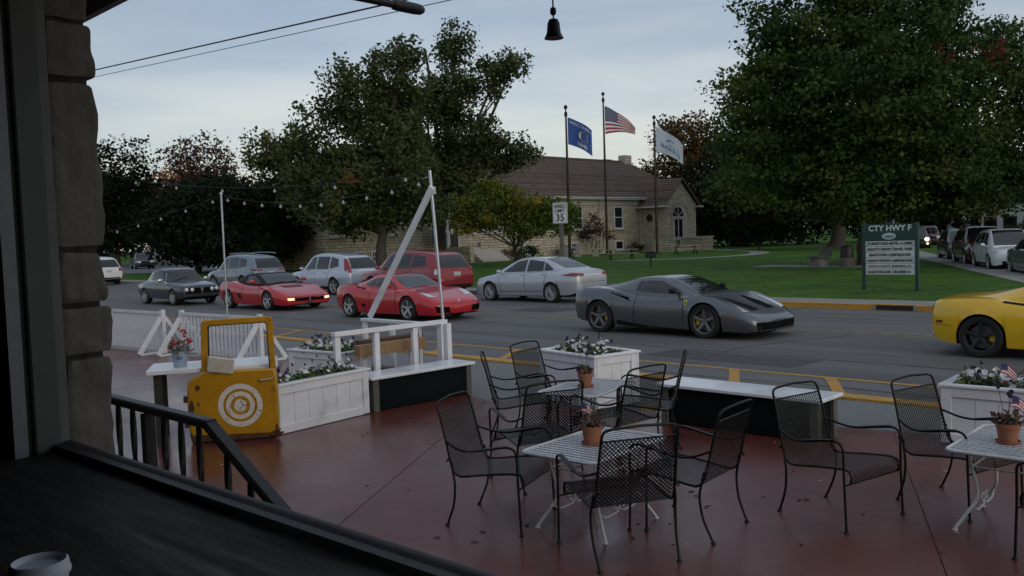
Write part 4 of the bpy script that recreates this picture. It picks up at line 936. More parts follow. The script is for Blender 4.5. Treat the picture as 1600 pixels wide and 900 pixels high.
def build_car(name, label, loc, rz, S, group=None):
    car = empty(name, loc, rz, label, S.get('cat', 'car'), group); k_ = S.get('scale', 1.0); car.scale = (k_, k_, k_)
    top, sh, hw, bot = (curve(S[k]) for k in ('top', 'sh', 'hw', 'bot'))
    xs_all = [p[0] for p in S['hw']]; xr, xf = min(xs_all), max(xs_all)
    xw = S['wheels']; r = S['r']; Ra = S.get('Ra', r * 1.10); zc = r
    def arch(x):
        for w_ in xw:
            if abs(x - w_) <= Ra + 1e-9: return zc + math.sqrt(max(0, Ra * Ra - (x - w_) ** 2))
        return 0
    st = set(np.round(np.linspace(xr, xf, S.get('n', 44)), 4)) | {round(xf - d_, 4) for d_ in (0.01, 0.03, 0.07, 0.13)} | {round(xr + d_, 4) for d_ in (0.01, 0.03, 0.07, 0.13)}
    st = {x for x in st if not any(abs(abs(x - w_) - Ra) < 0.03 or abs(x - w_) < Ra for w_ in xw)}
    for w_ in xw:
        st |= {w_ - Ra - 0.0015, w_ + Ra + 0.0015}
        for a in np.linspace(0, math.pi, 17): st.add(w_ - Ra * math.cos(a) * 0.9999)
    st = sorted(st); prof = [(0, None, 0), (0.78, None, 0), (0.93, 0.03, 0), (0.972, 0.25, 0), (1.0, 0.52, 0), (0.99, 0.72, 0), (0.955, 0.90, 0), (0.885, 1.0, 0), (0.74, None, 0.38), (0.5, None, 0.72), (0.25, None, 0.93), (0, None, 1.0)]
    rows = []; inarch = []
    for x in st:
        w_, s_, t_, b_ = hw(x), sh(x), top(x), bot(x); za = arch(x); row = []
        for i, (fy, fz, ft) in enumerate(prof):
            if i < 2: z = b_
            elif fz is not None: z = b_ + (s_ - b_) * fz
            else: z = s_ + (t_ - s_) * ft
            if za and i <= 6: z = max(z, za if i >= 2 else za)
            row.append((x, fy * w_, z))
        rows.append(row); inarch.append(za > 0)
    b = MB(); full = []
    for row in rows: full.append([(x, -y, z) for x, y, z in row[::-1]] + [(x, y, z) for x, y, z in row[1:]])
    nrow = len(full[0]); base = 0
    for row in full: b.v += row
    half = len(prof) - 1
    for i in range(len(full) - 1):
        for j in range(nrow - 1):
            k = abs(j + 0.5 - half)   # distance from the bottom centre (middle of the list)
            b.f.append((i * nrow + j, i * nrow + j + 1, (i + 1) * nrow + j + 1, (i + 1) * nrow + j)); b.mi.append(1 if k < 2 else 0)
    for i in (0, len(full) - 1): b.f.append(tuple(i * nrow + j for j in range(nrow))); b.mi.append(0)
    pm = S['paint']
    body = b.build('body', [pm, dark_trim], car, smooth=40)
    # cabin
    gt, belt, wb, wr = (curve(S[k]) for k in ('gtop', 'belt', 'wb', 'wr')); gx = [p[0] for p in S['gtop']]
    gs = np.linspace(min(gx), max(gx), 30); gp_ = [(0, -0.12), (0, 0.0), (0.3, 0.40), (0.72, 0.78), (0.92, 0.90), (1, 0.955)]
    g = MB(); G = []
    for x in gs:
        T, B_, w0, w1 = gt(x), belt(x), wb(x), wr(x); H = max(0.015, T - B_); row = []
        for f, h_ in gp_: row.append((x, w0 + (w1 - w0) * f, B_ + H * h_))
        row += [(x, w1 * 0.86, B_ + H * 0.99), (x, w1 * 0.5, B_ + H * 1.0), (x, 0, B_ + H * 1.004)]
        G.append([(x_, -y, z) for x_, y, z in row] + [(x_, y, z) for x_, y, z in row[::-1][1:]])
    g.grid(G)
    for i in (0, len(G) - 1): g.f.append(tuple(i * len(G[0]) + j for j in range(len(G[0])))); g.mi.append(0)
    cab = g.build('cabin', S.get('roof', pm), car, smooth=50)
    V = []; F = []
    for o in (body, cab):
        n0 = len(V); V += [v.co.copy() for v in o.data.vertices]; F += [tuple(n0 + q for q in p.vertices) for p in o.data.polygons]
    bvh = BVHTree.FromPolygons(V, F)
    def patch(pname, m, view, A, B, off=0.006, n=10, k=5, mirror=False, parent=car, smooth=60):
        """a panel between polylines A and B, laid on the body as seen along one axis ('side': x,z  'front'/'rear': y,z  'top': x,y)"""
        def samp(P, t):
            L = [0]
            for a, c in zip(P[:-1], P[1:]): L.append(L[-1] + math.dist(a, c))
            d_ = t * L[-1]
            for i in range(len(P) - 1):
                if d_ <= L[i + 1] + 1e-9:
                    f = (d_ - L[i]) / max(1e-9, L[i + 1] - L[i]); return tuple(P[i][q] + (P[i + 1][q] - P[i][q]) * f for q in (0, 1))
            return P[-1]
        out = []
        for sg in ((1, -1) if mirror else (1,)):
            rows_ = []
            for i in range(k + 1):
                rw = []
                for j in range(n + 1):
                    a, c = samp(A, j / n), samp(B, j / n); u_, v_ = (a[q] + (c[q] - a[q]) * i / k for q in (0, 1))
                    if view == 'side': o_, d_ = Vector((u_, -3 * sg, v_)), Vector((0, sg, 0))
                    elif view == 'front': o_, d_ = Vector((6, u_ * sg, v_)), Vector((-1, 0, 0))
                    elif view == 'rear': o_, d_ = Vector((-6, u_ * sg, v_)), Vector((1, 0, 0))
                    else: o_, d_ = Vector((u_, v_ * sg, 4)), Vector((0, 0, -1))
                    h_, nn, _, _ = bvh.ray_cast(o_, d_)
                    if h_ is None: rw.append(None)
                    else:
                        if nn.dot(d_) > 0: nn = -nn
                        rw.append(h_ + nn * off)
                rows_.append(rw)
            pb = MB(); idx = {}
            for i in range(k + 1):
                for j in range(n + 1):
                    if rows_[i][j] is not None: idx[i, j] = len(pb.v); pb.v.append(tuple(rows_[i][j]))
            for i in range(k):
                for j in range(n):
                    q = [(i, j), (i, j + 1), (i + 1, j + 1), (i + 1, j)]
                    if all(t_ in idx for t_ in q): pb.f.append(tuple(idx[t_] for t_ in q)); pb.mi.append(0)
            if pb.f: out.append(pb.build(pname, m, parent, smooth=smooth, fix=False))
        return out
    S['detail'](car, patch, S)
    # seams
    for (x0, z0, x1, z1) in S.get('seams', ()):
        patch('door_seam', dark_trim, 'side', [(x0 - 0.008, z0), (x1 - 0.008, z1)], [(x0 + 0.008, z0), (x1 + 0.008, z1)], 0.0025, 10, 1, True)
    # wheels
    ty, ri, di, ca = wheel_master(r, S.get('tw', 0.23), S.get('spokes', 5), S.get('rim', rim_silver), S.get('spk', 'five'), S.get('cal'))
    for w_ in xw:
        for sg in (-1, 1):
            yy = (hw(w_) - S.get('tw', 0.23) / 2 - 0.012) * sg
            e = empty('wheel', (w_, yy, r), 0 if sg < 0 else math.pi, parent=car)
            inst('tyre', ty, e); inst('rim', ri, e); inst('brake_disc', di, e)
            if ca: inst('brake_caliper', ca, e, rot=(0, 0 if (w_ < 0) == (sg < 0) else math.pi, 0))
    # axle tub so that nothing shows through under the car
    MB().box(((xw[0] + xw[1]) / 2, 0, 0.30), (abs(xw[0] - xw[1]) + 1.0, hw(0) * 1.2, 0.22)).build('chassis', dark_trim, car)
    mx_, mz_ = S['mirror']; my_ = wb(mx_) + 0.10
    for sg in (-1, 1):
        q = MB(); q.lathe([(0.001, -0.10), (0.05, -0.09), (0.065, -0.03), (0.06, 0.05), (0.035, 0.09), (0.001, 0.10)], 12, axis='Y'); q.xform(Matrix.Translation((mx_, sg * (my_ + 0.07), mz_ + 0.04)) @ Matrix.Diagonal((1.0, 0.9, 0.95, 1)))
        mo = q.build('mirror', S.get('mirror_m', pm), car, smooth=60)
        MB().bar((mx_ + 0.02, sg * (my_ - 0.13), mz_ - 0.03), (mx_, sg * (my_ + 0.03), mz_ + 0.02), 0.04, 0.03).build('mirror_stalk', S.get('mirror_m', pm), car)
    for (x, z) in S.get('handles', ()):
        for sg in (-1, 1):
            h_, nn, _, _ = bvh.ray_cast(Vector((x, 3 * sg, z)), Vector((0, -sg, 0)))
            if h_: MB().box(h_ + Vector((0, sg * 0.012, 0)), (0.19, 0.028, 0.028)).build('door_handle', S.get('handle_m', pm), car, bevel=0.006)
    return car
def glass(car, patch, S, ws, rw, sides, yr=0.9):
    """windscreen, rear window and side windows; ws/rw are (x0, x1, half width at x0, half width at x1)"""
    x0, x1, w0, w1 = ws; patch('windscreen', car_glass, 'top', [(x0, -w0), (x1, -w1)], [(x0, w0), (x1, w1)], 0.006, 14, 12)
    if rw: x0, x1, w0, w1 = rw; patch('rear_window', car_glass, 'top', [(x0, -w0), (x1, -w1)], [(x0, w0), (x1, w1)], 0.006, 12, 10)
    for A, B in sides: patch('side_window', car_glass, 'side', A, B, 0.006, 12, 5, True)
def sports_detail(kind):
    def f(car, patch, S):
        if kind == '488':
            glass(car, patch, S, (0.97, 0.22, 0.60, 0.50), None, [([(0.72, 0.872), (0.2, 0.875), (-0.28, 0.90)], [(0.60, 0.955), (0.15, 1.115), (-0.24, 1.125)]), ([(-0.31, 0.905), (-0.42, 0.92)], [(-0.28, 1.12), (-0.42, 1.09)])])
            patch('cowl', dark_trim, 'top', [(1.10, -0.55), (0.98, -0.60)], [(1.10, 0.55), (0.98, 0.60)], 0.004, 4, 10)
            for s in (1,):
                patch('headlight', lamp_clear, 'top', [(2.16, 0.62), (1.98, 0.66), (1.62, 0.70)], [(2.13, 0.80), (1.95, 0.78), (1.58, 0.735)], 0.006, 10, 4, True)
            patch('led_strip', mat('led strip', (0.75, 0.78, 0.82), 0.3), 'top', [(2.10, 0.735), (1.9, 0.725), (1.64, 0.70)], [(2.10, 0.755), (1.9, 0.742), (1.64, 0.712)], 0.009, 10, 1, True)
            patch('bonnet_vent', intake_m, 'top', [(2.10, 0.16), (1.75, 0.20), (1.4, 0.32)], [(2.12, 0.42), (1.80, 0.46), (1.42, 0.40)], 0.004, 10, 4, True)
            patch('front_intake', intake_m, 'front', [(-0.72, 0.19), (0, 0.18), (0.72, 0.19)], [(-0.76, 0.345), (0, 0.325), (0.76, 0.345)], 0.006, 16, 4)
            patch('front_splitter', dark_trim, 'front', [(-0.80, 0.135), (0, 0.13), (0.80, 0.135)], [(-0.82, 0.175), (0, 0.165), (0.82, 0.175)], 0.02, 16, 2)
            patch('side_intake', intake_m, 'side', [(-0.50, 0.70), (-0.72, 0.78), (-1.0, 0.86)], [(-0.56, 0.80), (-0.76, 0.855), (-0.99, 0.885)], 0.005, 10, 4, True)
            patch('intake_blade', S['paint'], 'side', [(-0.52, 0.775), (-0.95, 0.855)], [(-0.52, 0.79), (-0.95, 0.87)], 0.012, 8, 2, True)
            patch('side_skirt', dark_trim, 'side', [(0.86, 0.12), (0, 0.115), (-0.86, 0.14)], [(0.86, 0.16), (0, 0.185), (-0.86, 0.29)], 0.008, 14, 3, True)
            patch('side_marker', lamp_red, 'side', [(1.83, 0.47), (1.98, 0.46)], [(1.83, 0.50), (1.98, 0.495)], 0.005, 4, 2, True)
            patch('badge', mat('yellow badge', (0.60, 0.50, 0.10), 0.4), 'side', [(0.93, 0.66), (0.86, 0.66)], [(0.94, 0.76), (0.85, 0.76)], 0.006, 4, 3, True)
            patch('badge_emblem', dark_trim, 'side', [(0.91, 0.675), (0.88, 0.675)], [(0.905, 0.74), (0.885, 0.74)], 0.0085, 3, 3, True)
            patch('tail_light', lamp_red, 'rear', [(0.55, 0.78), (0.72, 0.78)], [(0.55, 0.88), (0.72, 0.88)], 0.008, 6, 4, True)
            patch('body_crease', dark_trim, 'side', [(0.85, 0.585), (0.2, 0.555), (-0.6, 0.60)], [(0.85, 0.59), (0.2, 0.562), (-0.6, 0.607)], 0.0025, 12, 1, True)
        elif kind == '360':
            glass(car, patch, S, (0.93, 0.20, 0.62, 0.52), (-0.55, -1.25, 0.50, 0.40), [([(0.66, 0.87), (0.2, 0.865), (-0.22, 0.88)], [(0.56, 0.93), (0.16, 1.105), (-0.20, 1.125)]), ([(-0.27, 0.885), (-0.75, 0.93)], [(-0.25, 1.12), (-0.66, 1.02)])])
            patch('headlight', lamp_clear, 'top', [(2.02, 0.52), (1.85, 0.56), (1.60, 0.66)], [(1.98, 0.74), (1.80, 0.78), (1.58, 0.76)], 0.006, 10, 4, True)
            patch('front_intake', intake_m, 'front', [(0.36, 0.22), (0.74, 0.23)], [(0.40, 0.37), (0.78, 0.40)], 0.006, 8, 4, True)
            patch('bumper_line', dark_trim, 'front', [(-0.80, 0.455), (0, 0.44), (0.80, 0.455)], [(-0.80, 0.462), (0, 0.447), (0.80, 0.462)], 0.003, 16, 1)
            patch('bonnet_seam', dark_trim, 'top', [(1.9, 0.50), (1.4, 0.56), (0.98, 0.60)], [(1.9, 0.507), (1.4, 0.567), (0.98, 0.607)], 0.003, 12, 1, True)
            patch('wiper', dark_trim, 'top', [(0.96, -0.45), (0.91, 0.1)], [(0.99, -0.45), (0.935, 0.1)], 0.014, 8, 1)
            patch('side_intake', intake_m, 'side', [(-0.52, 0.32), (-0.68, 0.33)], [(-0.56, 0.41), (-0.68, 0.43)], 0.006, 6, 4, True)
            patch('shoulder_intake', dark_trim, 'side', [(-0.55, 0.80), (-1.0, 0.86)], [(-0.60, 0.84), (-0.98, 0.885)], 0.006, 8, 3, True)
            patch('tail_light', lamp_red, 'rear', [(0.50, 0.70), (0.70, 0.70)], [(0.50, 0.84), (0.70, 0.83)], 0.008, 6, 4, True)
            patch('tail_light_edge', lamp_red, 'side', [(-2.055, 0.66), (-2.085, 0.66)], [(-2.045, 0.80), (-2.075, 0.80)], 0.008, 3, 4, True)
            patch('side_marker', lamp_red, 'side', [(-1.86, 0.525), (-1.97, 0.525)], [(-1.86, 0.565), (-1.97, 0.565)], 0.006, 4, 2, True)
            patch('bumper_seam', dark_trim, 'side', [(-1.72, 0.48), (-2.06, 0.50)], [(-1.72, 0.487), (-2.06, 0.507)], 0.003, 8, 1, True)
            patch('emblem', chrome, 'front', [(-0.03, 0.50), (0.03, 0.50)], [(-0.03, 0.54), (0.03, 0.54)], 0.006, 3, 3)
            patch('side_skirt', dark_trim, 'side', [(0.86, 0.12), (-0.86, 0.14)], [(0.86, 0.15), (-0.86, 0.17)], 0.006, 10, 2, True)
            for s in (-0.55, -0.42, 0.42, 0.55): MB().lathe([(0.035, 0), (0.04, 0), (0.04, 0.12), (0.035, 0.12)], 12, (-2.12, s, 0.30), 'X', close=True).build('exhaust', chrome, car, smooth=50)
        elif kind == '355':
            glass(car, patch, S, (0.80, 0.22, 0.62, 0.56), None, [([(0.58, 0.84), (0.1, 0.835), (-0.25, 0.85)], [(0.50, 0.90), (0.12, 1.07), (-0.22, 1.06)])])
            patch('front_grille', intake_m, 'front', [(-0.50, 0.29), (0.50, 0.29)], [(-0.52, 0.40), (0.52, 0.40)], 0.006, 12, 3)
            patch('turn_lamp', lamp_lit, 'front', [(0.55, 0.32), (0.74, 0.33)], [(0.55, 0.39), (0.75, 0.39)], 0.008, 5, 3, True)
            patch('emblem', chrome, 'front', [(-0.02, 0.31), (0.02, 0.31)], [(-0.02, 0.38), (0.02, 0.38)], 0.012, 3, 3)
            patch('licence_plate', mat('dark plate', (0.02, 0.03, 0.05), 0.5), 'front', [(-0.15, 0.17), (0.15, 0.17)], [(-0.15, 0.27), (0.15, 0.27)], 0.02, 4, 3)
            patch('bumper_line', dark_trim, 'front', [(-0.84, 0.43), (0, 0.43), (0.84, 0.43)], [(-0.84, 0.437), (0, 0.437), (0.84, 0.437)], 0.003, 14, 1)
            patch('headlamp_cover', dark_trim, 'top', [(1.75, 0.40), (1.75, 0.72)], [(1.742, 0.40), (1.742, 0.72)], 0.003, 6, 1, True)
            patch('side_scoop', dark_trim, 'side', [(-0.30, 0.32), (-0.55, 0.40)], [(-0.42, 0.52), (-0.60, 0.52)], 0.006, 6, 4, True)
            patch('side_line', dark_trim, 'side', [(0.8, 0.50), (-0.9, 0.50)], [(0.8, 0.508), (-0.9, 0.508)], 0.003, 12, 1, True)
            patch('wiper', dark_trim, 'top', [(0.80, -0.5), (0.74, 0.05)], [(0.84, -0.5), (0.77, 0.05)], 0.014, 8, 1)
            patch('wiper', dark_trim, 'top', [(0.80, 0.05), (0.72, 0.5)], [(0.84, 0.05), (0.75, 0.5)], 0.014, 8, 1)
            patch('bonnet_vent', mat('deep red vent', (0.12, 0.006, 0.006), 0.5), 'top', [(1.35, -0.35), (1.05, -0.42)], [(1.35, 0.35), (1.05, 0.42)], 0.004, 4, 8)
            patch('tail_light', lamp_red, 'rear', [(0.50, 0.62), (0.75, 0.62)], [(0.50, 0.74), (0.75, 0.74)], 0.008, 6, 4, True)
        else:   # small 1960s coupe
            glass(car, patch, S, (0.72, 0.28, 0.58, 0.52), (-0.75, -1.15, 0.50, 0.55), [([(0.50, 0.86), (-0.02, 0.87)], [(0.34, 1.22), (-0.02, 1.25)]), ([(-0.07, 0.87), (-0.70, 0.88)], [(-0.07, 1.25), (-0.55, 1.20)])])
            patch('grille', intake_m, 'front', [(-0.62, 0.42), (0.62, 0.42)], [(-0.62, 0.62), (0.62, 0.62)], 0.006, 14, 3)
            for yy, rr_ in ((0.56, 0.082), (0.375, 0.07)):
                for sg in (-1, 1):
                    e = MB().lathe([(0.001, 0.03), (rr_ * 0.6, 0.024), (rr_ * 0.92, 0.006), (rr_, 0.0), (rr_, -0.03)], 20, (1.945 - 0.035 * (yy > 0.5), sg * yy, 0.555), 'X').build('headlight', lamp_clear, car, smooth=50)
                    MB().lathe([(rr_, 0.004), (rr_ * 1.12, 0.004), (rr_ * 1.12, -0.03), (rr_, -0.03)], 20, (1.945 - 0.035 * (yy > 0.5), sg * yy, 0.555), 'X', close=True).build('headlight_ring', chrome, car, smooth=50)
            MB().prism([(-0.07, 0.63), (0.07, 0.63), (0.0, 0.40)], 0, 0.03, Matrix(((0, 0, 1, 1.905), (1, 0, 0, 0), (0, 1, 0, 0), (0, 0, 0, 1)))).build('grille_shield', chrome, car)
            patch('window_chrome', chrome, 'side', [(0.55, 0.845), (-0.75, 0.86)], [(0.55, 0.86), (-0.75, 0.875)], 0.01, 10, 1, True)
            patch('pillar_chrome', chrome, 'side', [(0.535, 0.85), (0.335, 1.24)], [(0.555, 0.85), (0.355, 1.24)], 0.01, 8, 1, True)
            patch('front_intake', intake_m, 'front', [(-0.55, 0.20), (0.55, 0.20)], [(-0.58, 0.33), (0.58, 0.33)], 0.006, 10, 3)
            patch('side_marker', lamp_amber, 'side', [(1.38, 0.40), (1.46, 0.40)], [(1.38, 0.44), (1.46, 0.44)], 0.006, 3, 2, True)
            patch('wiper', dark_trim, 'top', [(0.74, -0.45), (0.60, 0.05)], [(0.77, -0.45), (0.63, 0.05)], 0.014, 8, 1)
            patch('fender_badge', chrome, 'side', [(0.55, 0.76), (0.66, 0.76)], [(0.55, 0.785), (0.66, 0.785)], 0.006, 3, 2, True)
            patch('tail_light', lamp_red, 'rear', [(0.48, 0.55), (0.68, 0.55)], [(0.48, 0.66), (0.68, 0.66)], 0.008, 5, 3, True)
    return f
grey_p = paint('dark grey metallic paint', (0.105, 0.112, 0.125), 0.6, 0.34); red_p = paint('bright red paint', (0.42, 0.010, 0.018)); yel_p = paint('bright yellow paint', (0.66, 0.40, 0.008))
navy_p = paint('dark blue grey paint', (0.030, 0.038, 0.055), 0.2)
S488 = dict(top=[(2.44, .37), (2.36, .435), (2.15, .53), (1.8, .645), (1.4, .765), (1.0, .865), (0, .90), (-.8, .95), (-1.3, .985), (-1.8, .985), (-2.06, .94), (-2.125, .84)],
            sh=[(2.44, .345), (2.36, .41), (2.15, .54), (1.8, .71), (1.45, .82), (1.15, .845), (.8, .825), (.3, .80), (-.3, .82), (-.8, .89), (-1.25, .955), (-1.75, .95), (-2.06, .89), (-2.125, .80)],
            hw=[(2.44, .50), (2.42, .66), (2.36, .78), (2.2, .88), (1.8, .945), (1.325, .97), (.7, .935), (0, .925), (-.6, .945), (-1.3, .976), (-1.8, .95), (-2.04, .88), (-2.11, .80), (-2.125, .7)],
            bot=[(2.44, .17), (2.3, .13), (1.8, .14), (0, .125), (-1.7, .2), (-2.05, .27), (-2.125, .33)],
            gtop=[(1.06, .85), (.8, .955), (.5, 1.085), (.2, 1.175), (-.1, 1.21), (-.4, 1.195), (-.8, 1.10), (-1.2, 1.01), (-1.55, .97)], belt=[(1.06, .83), (0, .83), (-.6, .87), (-1.55, .94)],
            wb=[(1.06, .64), (.7, .78), (.2, .825), (-.4, .82), (-.9, .80), (-1.55, .70)], wr=[(1.06, .60), (.5, .56), (0, .54), (-.5, .55), (-1.0, .56), (-1.55, .56)],
            wheels=(1.325, -1.325), r=.345, Ra=.385, tw=.27, spokes=5, spk='five', rim=mat('graphite wheel', (0.16, 0.16, 0.16), 0.35, metal=0.7), cal=caliper_y, paint=grey_p, roof=grey_p, mirror=(.62, .90), mirror_m=dark_trim,
            seams=((.80, .30, .86, .80), (-.42, .25, -.36, .84)), cat='sports car')
S488['scale'] = 0.955; S488['detail'] = sports_detail('488')
S360 = dict(top=[(2.40, .42), (2.30, .53), (2.05, .62), (1.7, .71), (1.3, .79), (.95, .85), (0, .90), (-.8, .93), (-1.3, .94), (-1.8, .92), (-2.02, .89), (-2.08, .78)],
            sh=[(2.40, .40), (2.30, .48), (2.05, .60), (1.7, .73), (1.3, .80), (.95, .81), (.4, .79), (-.3, .81), (-.8, .87), (-1.3, .915), (-1.75, .90), (-2.0, .86), (-2.08, .75)],
            hw=[(2.40, .34), (2.37, .60), (2.3, .75), (2.1, .86), (1.7, .93), (1.3, .95), (.7, .925), (0, .92), (-.6, .94), (-1.3, .96), (-1.75, .93), (-2.0, .86), (-2.065, .78), (-2.08, .7)],
            bot=[(2.40, .20), (2.25, .15), (1.8, .15), (0, .13), (-1.7, .18), (-2.0, .25), (-2.08, .32)],
            gtop=[(1.0, .84), (.75, .94), (.45, 1.08), (.15, 1.18), (-.1, 1.21), (-.4, 1.19), (-.8, 1.09), (-1.2, .99), (-1.5, .945)], belt=[(1.0, .82), (0, .83), (-.6, .87), (-1.5, .915)],
            wb=[(1.0, .66), (.7, .77), (.2, .81), (-.4, .81), (-.9, .78), (-1.5, .68)], wr=[(1.0, .62), (.5, .56), (0, .54), (-.5, .53), (-1.0, .46), (-1.5, .40)],
            wheels=(1.30, -1.30), r=.325, Ra=.362, tw=.26, spokes=5, rim=rim_silver, paint=red_p, mirror=(.56, .90), seams=((.78, .22, .80, .78), (-.38, .22, -.32, .82)), cat='sports car')
S360['scale'] = 0.965; S360['detail'] = sports_detail('360')
S360y = dict(S360); S360y.update(paint=yel_p, rim=rim_black, cal=caliper_y)
S355 = dict(top=[(2.24, .40), (2.14, .47), (1.9, .55), (1.5, .65), (1.1, .74), (.85, .80), (0, .83), (-.8, .88), (-1.3, .90), (-1.8, .88), (-1.96, .82), (-2.0, .72)],
            sh=[(2.24, .38), (2.14, .44), (1.9, .55), (1.5, .68), (1.2, .735), (.85, .75), (.4, .75), (-.3, .78), (-.8, .85), (-1.2, .88), (-1.7, .85), (-1.95, .80), (-2.0, .70)],
            hw=[(2.24, .40), (2.21, .68), (2.12, .82), (1.9, .89), (1.225, .935), (.6, .925), (0, .93), (-.7, .945), (-1.225, .95), (-1.7, .93), (-1.93, .86), (-2.0, .75)],
            bot=[(2.24, .20), (2.05, .16), (1.6, .16), (0, .14), (-1.6, .2), (-2.0, .32)],
            gtop=[(.88, .79), (.65, .90), (.4, 1.03), (.2, 1.11), (0, 1.15), (-.4, 1.14), (-.8, 1.03), (-1.15, .90)], belt=[(.88, .77), (0, .80), (-1.15, .86)],
            wb=[(.88, .68), (.5, .78), (0, .80), (-.5, .78), (-1.15, .70)], wr=[(.88, .64), (.3, .60), (0, .58), (-.6, .56), (-1.15, .52)],
            wheels=(1.225, -1.225), r=.315, Ra=.348, tw=.24, spokes=5, paint=red_p, roof=mat('black soft top', (0.012, 0.012, 0.013), 0.85), mirror=(.45, .86), seams=((.75, .22, .72, .74), (-.35, .22, -.30, .78)), cat='sports car')
S355['detail'] = sports_detail('355')
SALF = dict(top=[(1.92, .62), (1.88, .70), (1.6, .76), (1.2, .815), (.72, .86), (0, .87), (-.9, .88), (-1.2, .86), (-1.7, .80), (-2.05, .72), (-2.12, .62)],
            sh=[(1.92, .60), (1.88, .67), (1.6, .73), (1.2, .78), (.72, .82), (0, .835), (-.9, .83), (-1.3, .80), (-1.7, .75), (-2.05, .68), (-2.12, .58)],
            hw=[(1.92, .62), (1.89, .70), (1.8, .745), (1.5, .775), (1.1, .79), (0, .79), (-1.2, .785), (-1.7, .74), (-2.03, .66), (-2.12, .55)],
            bot=[(1.92, .30), (1.8, .24), (1.4, .22), (0, .20), (-1.5, .26), (-2.12, .36)],
            gtop=[(.76, .86), (.55, 1.03), (.38, 1.18), (.22, 1.27), (-.1, 1.315), (-.5, 1.29), (-.8, 1.20), (-1.1, 1.0), (-1.25, .87)], belt=[(.76, .83), (0, .84), (-1.25, .84)],
            wb=[(.76, .66), (.4, .71), (-.4, .71), (-1.25, .64)], wr=[(.76, .62), (.3, .56), (-.4, .56), (-1.25, .56)],
            wheels=(1.175, -1.175), r=.30, Ra=.325, tw=.20, spokes=5, rim=rim_silver, paint=navy_p, mirror=(.5, .86), mirror_m=chrome, handles=((-.05, .77),), handle_m=chrome, seams=((.58, .26, .60, .83), (-.15, .26, -.12, .83)), cat='coupe')
SALF['detail'] = sports_detail('alfa')
def road_detail(kind):
    def f(car, patch, S):
        xf = max(p[0] for p in S['hw']); xr = min(p[0] for p in S['hw'])
        glass(car, patch, S, S['ws'], S['rw'] if kind == 'sedan' else None, S['sw'])
        if kind != 'sedan':
            A, B = S['rw']; patch('rear_window', car_glass, 'rear', A, B, 0.008, 12, 8)
        for (pn, m_, vw, A, B, mir) in S['patches']: patch(pn, m_, vw, A, B, 0.008, 10, 5, mir)
        if S.get('rails'):
            x0, x1, z = S['rails']
            for sg in (-1, 1): MB().tube(smooth_path([(x0, sg * .56, z - .05), (x0 - .08, sg * .56, z), ((x0 + x1) / 2, sg * .57, z + .02), (x1 + .08, sg * .56, z - .01), (x1, sg * .56, z - .06)], 4), .016, 8).build('roof_rail', S.get('rail_m', rim_silver), car, smooth=60)
    return f
silver_p = paint('silver paint', (0.40, 0.43, 0.48), 0.35, 0.35); iceblue_p = paint('pale silver blue paint', (0.42, 0.47, 0.55), 0.3, 0.35); greyblue_p = paint('grey blue metallic paint', (0.17, 0.20, 0.24), 0.35, 0.35); dkred_p = paint('deep red paint', (0.22, 0.008, 0.016))
white_p = paint('white car paint', (0.62, 0.64, 0.66)); black_p = paint('near black paint', (0.012, 0.013, 0.016)); maroon_p = paint('maroon paint', (0.075, 0.010, 0.013)); greysed_p = paint('pewter paint', (0.12, 0.14, 0.155), 0.4, 0.35); blue_p = paint('navy blue paint', (0.014, 0.018, 0.035))
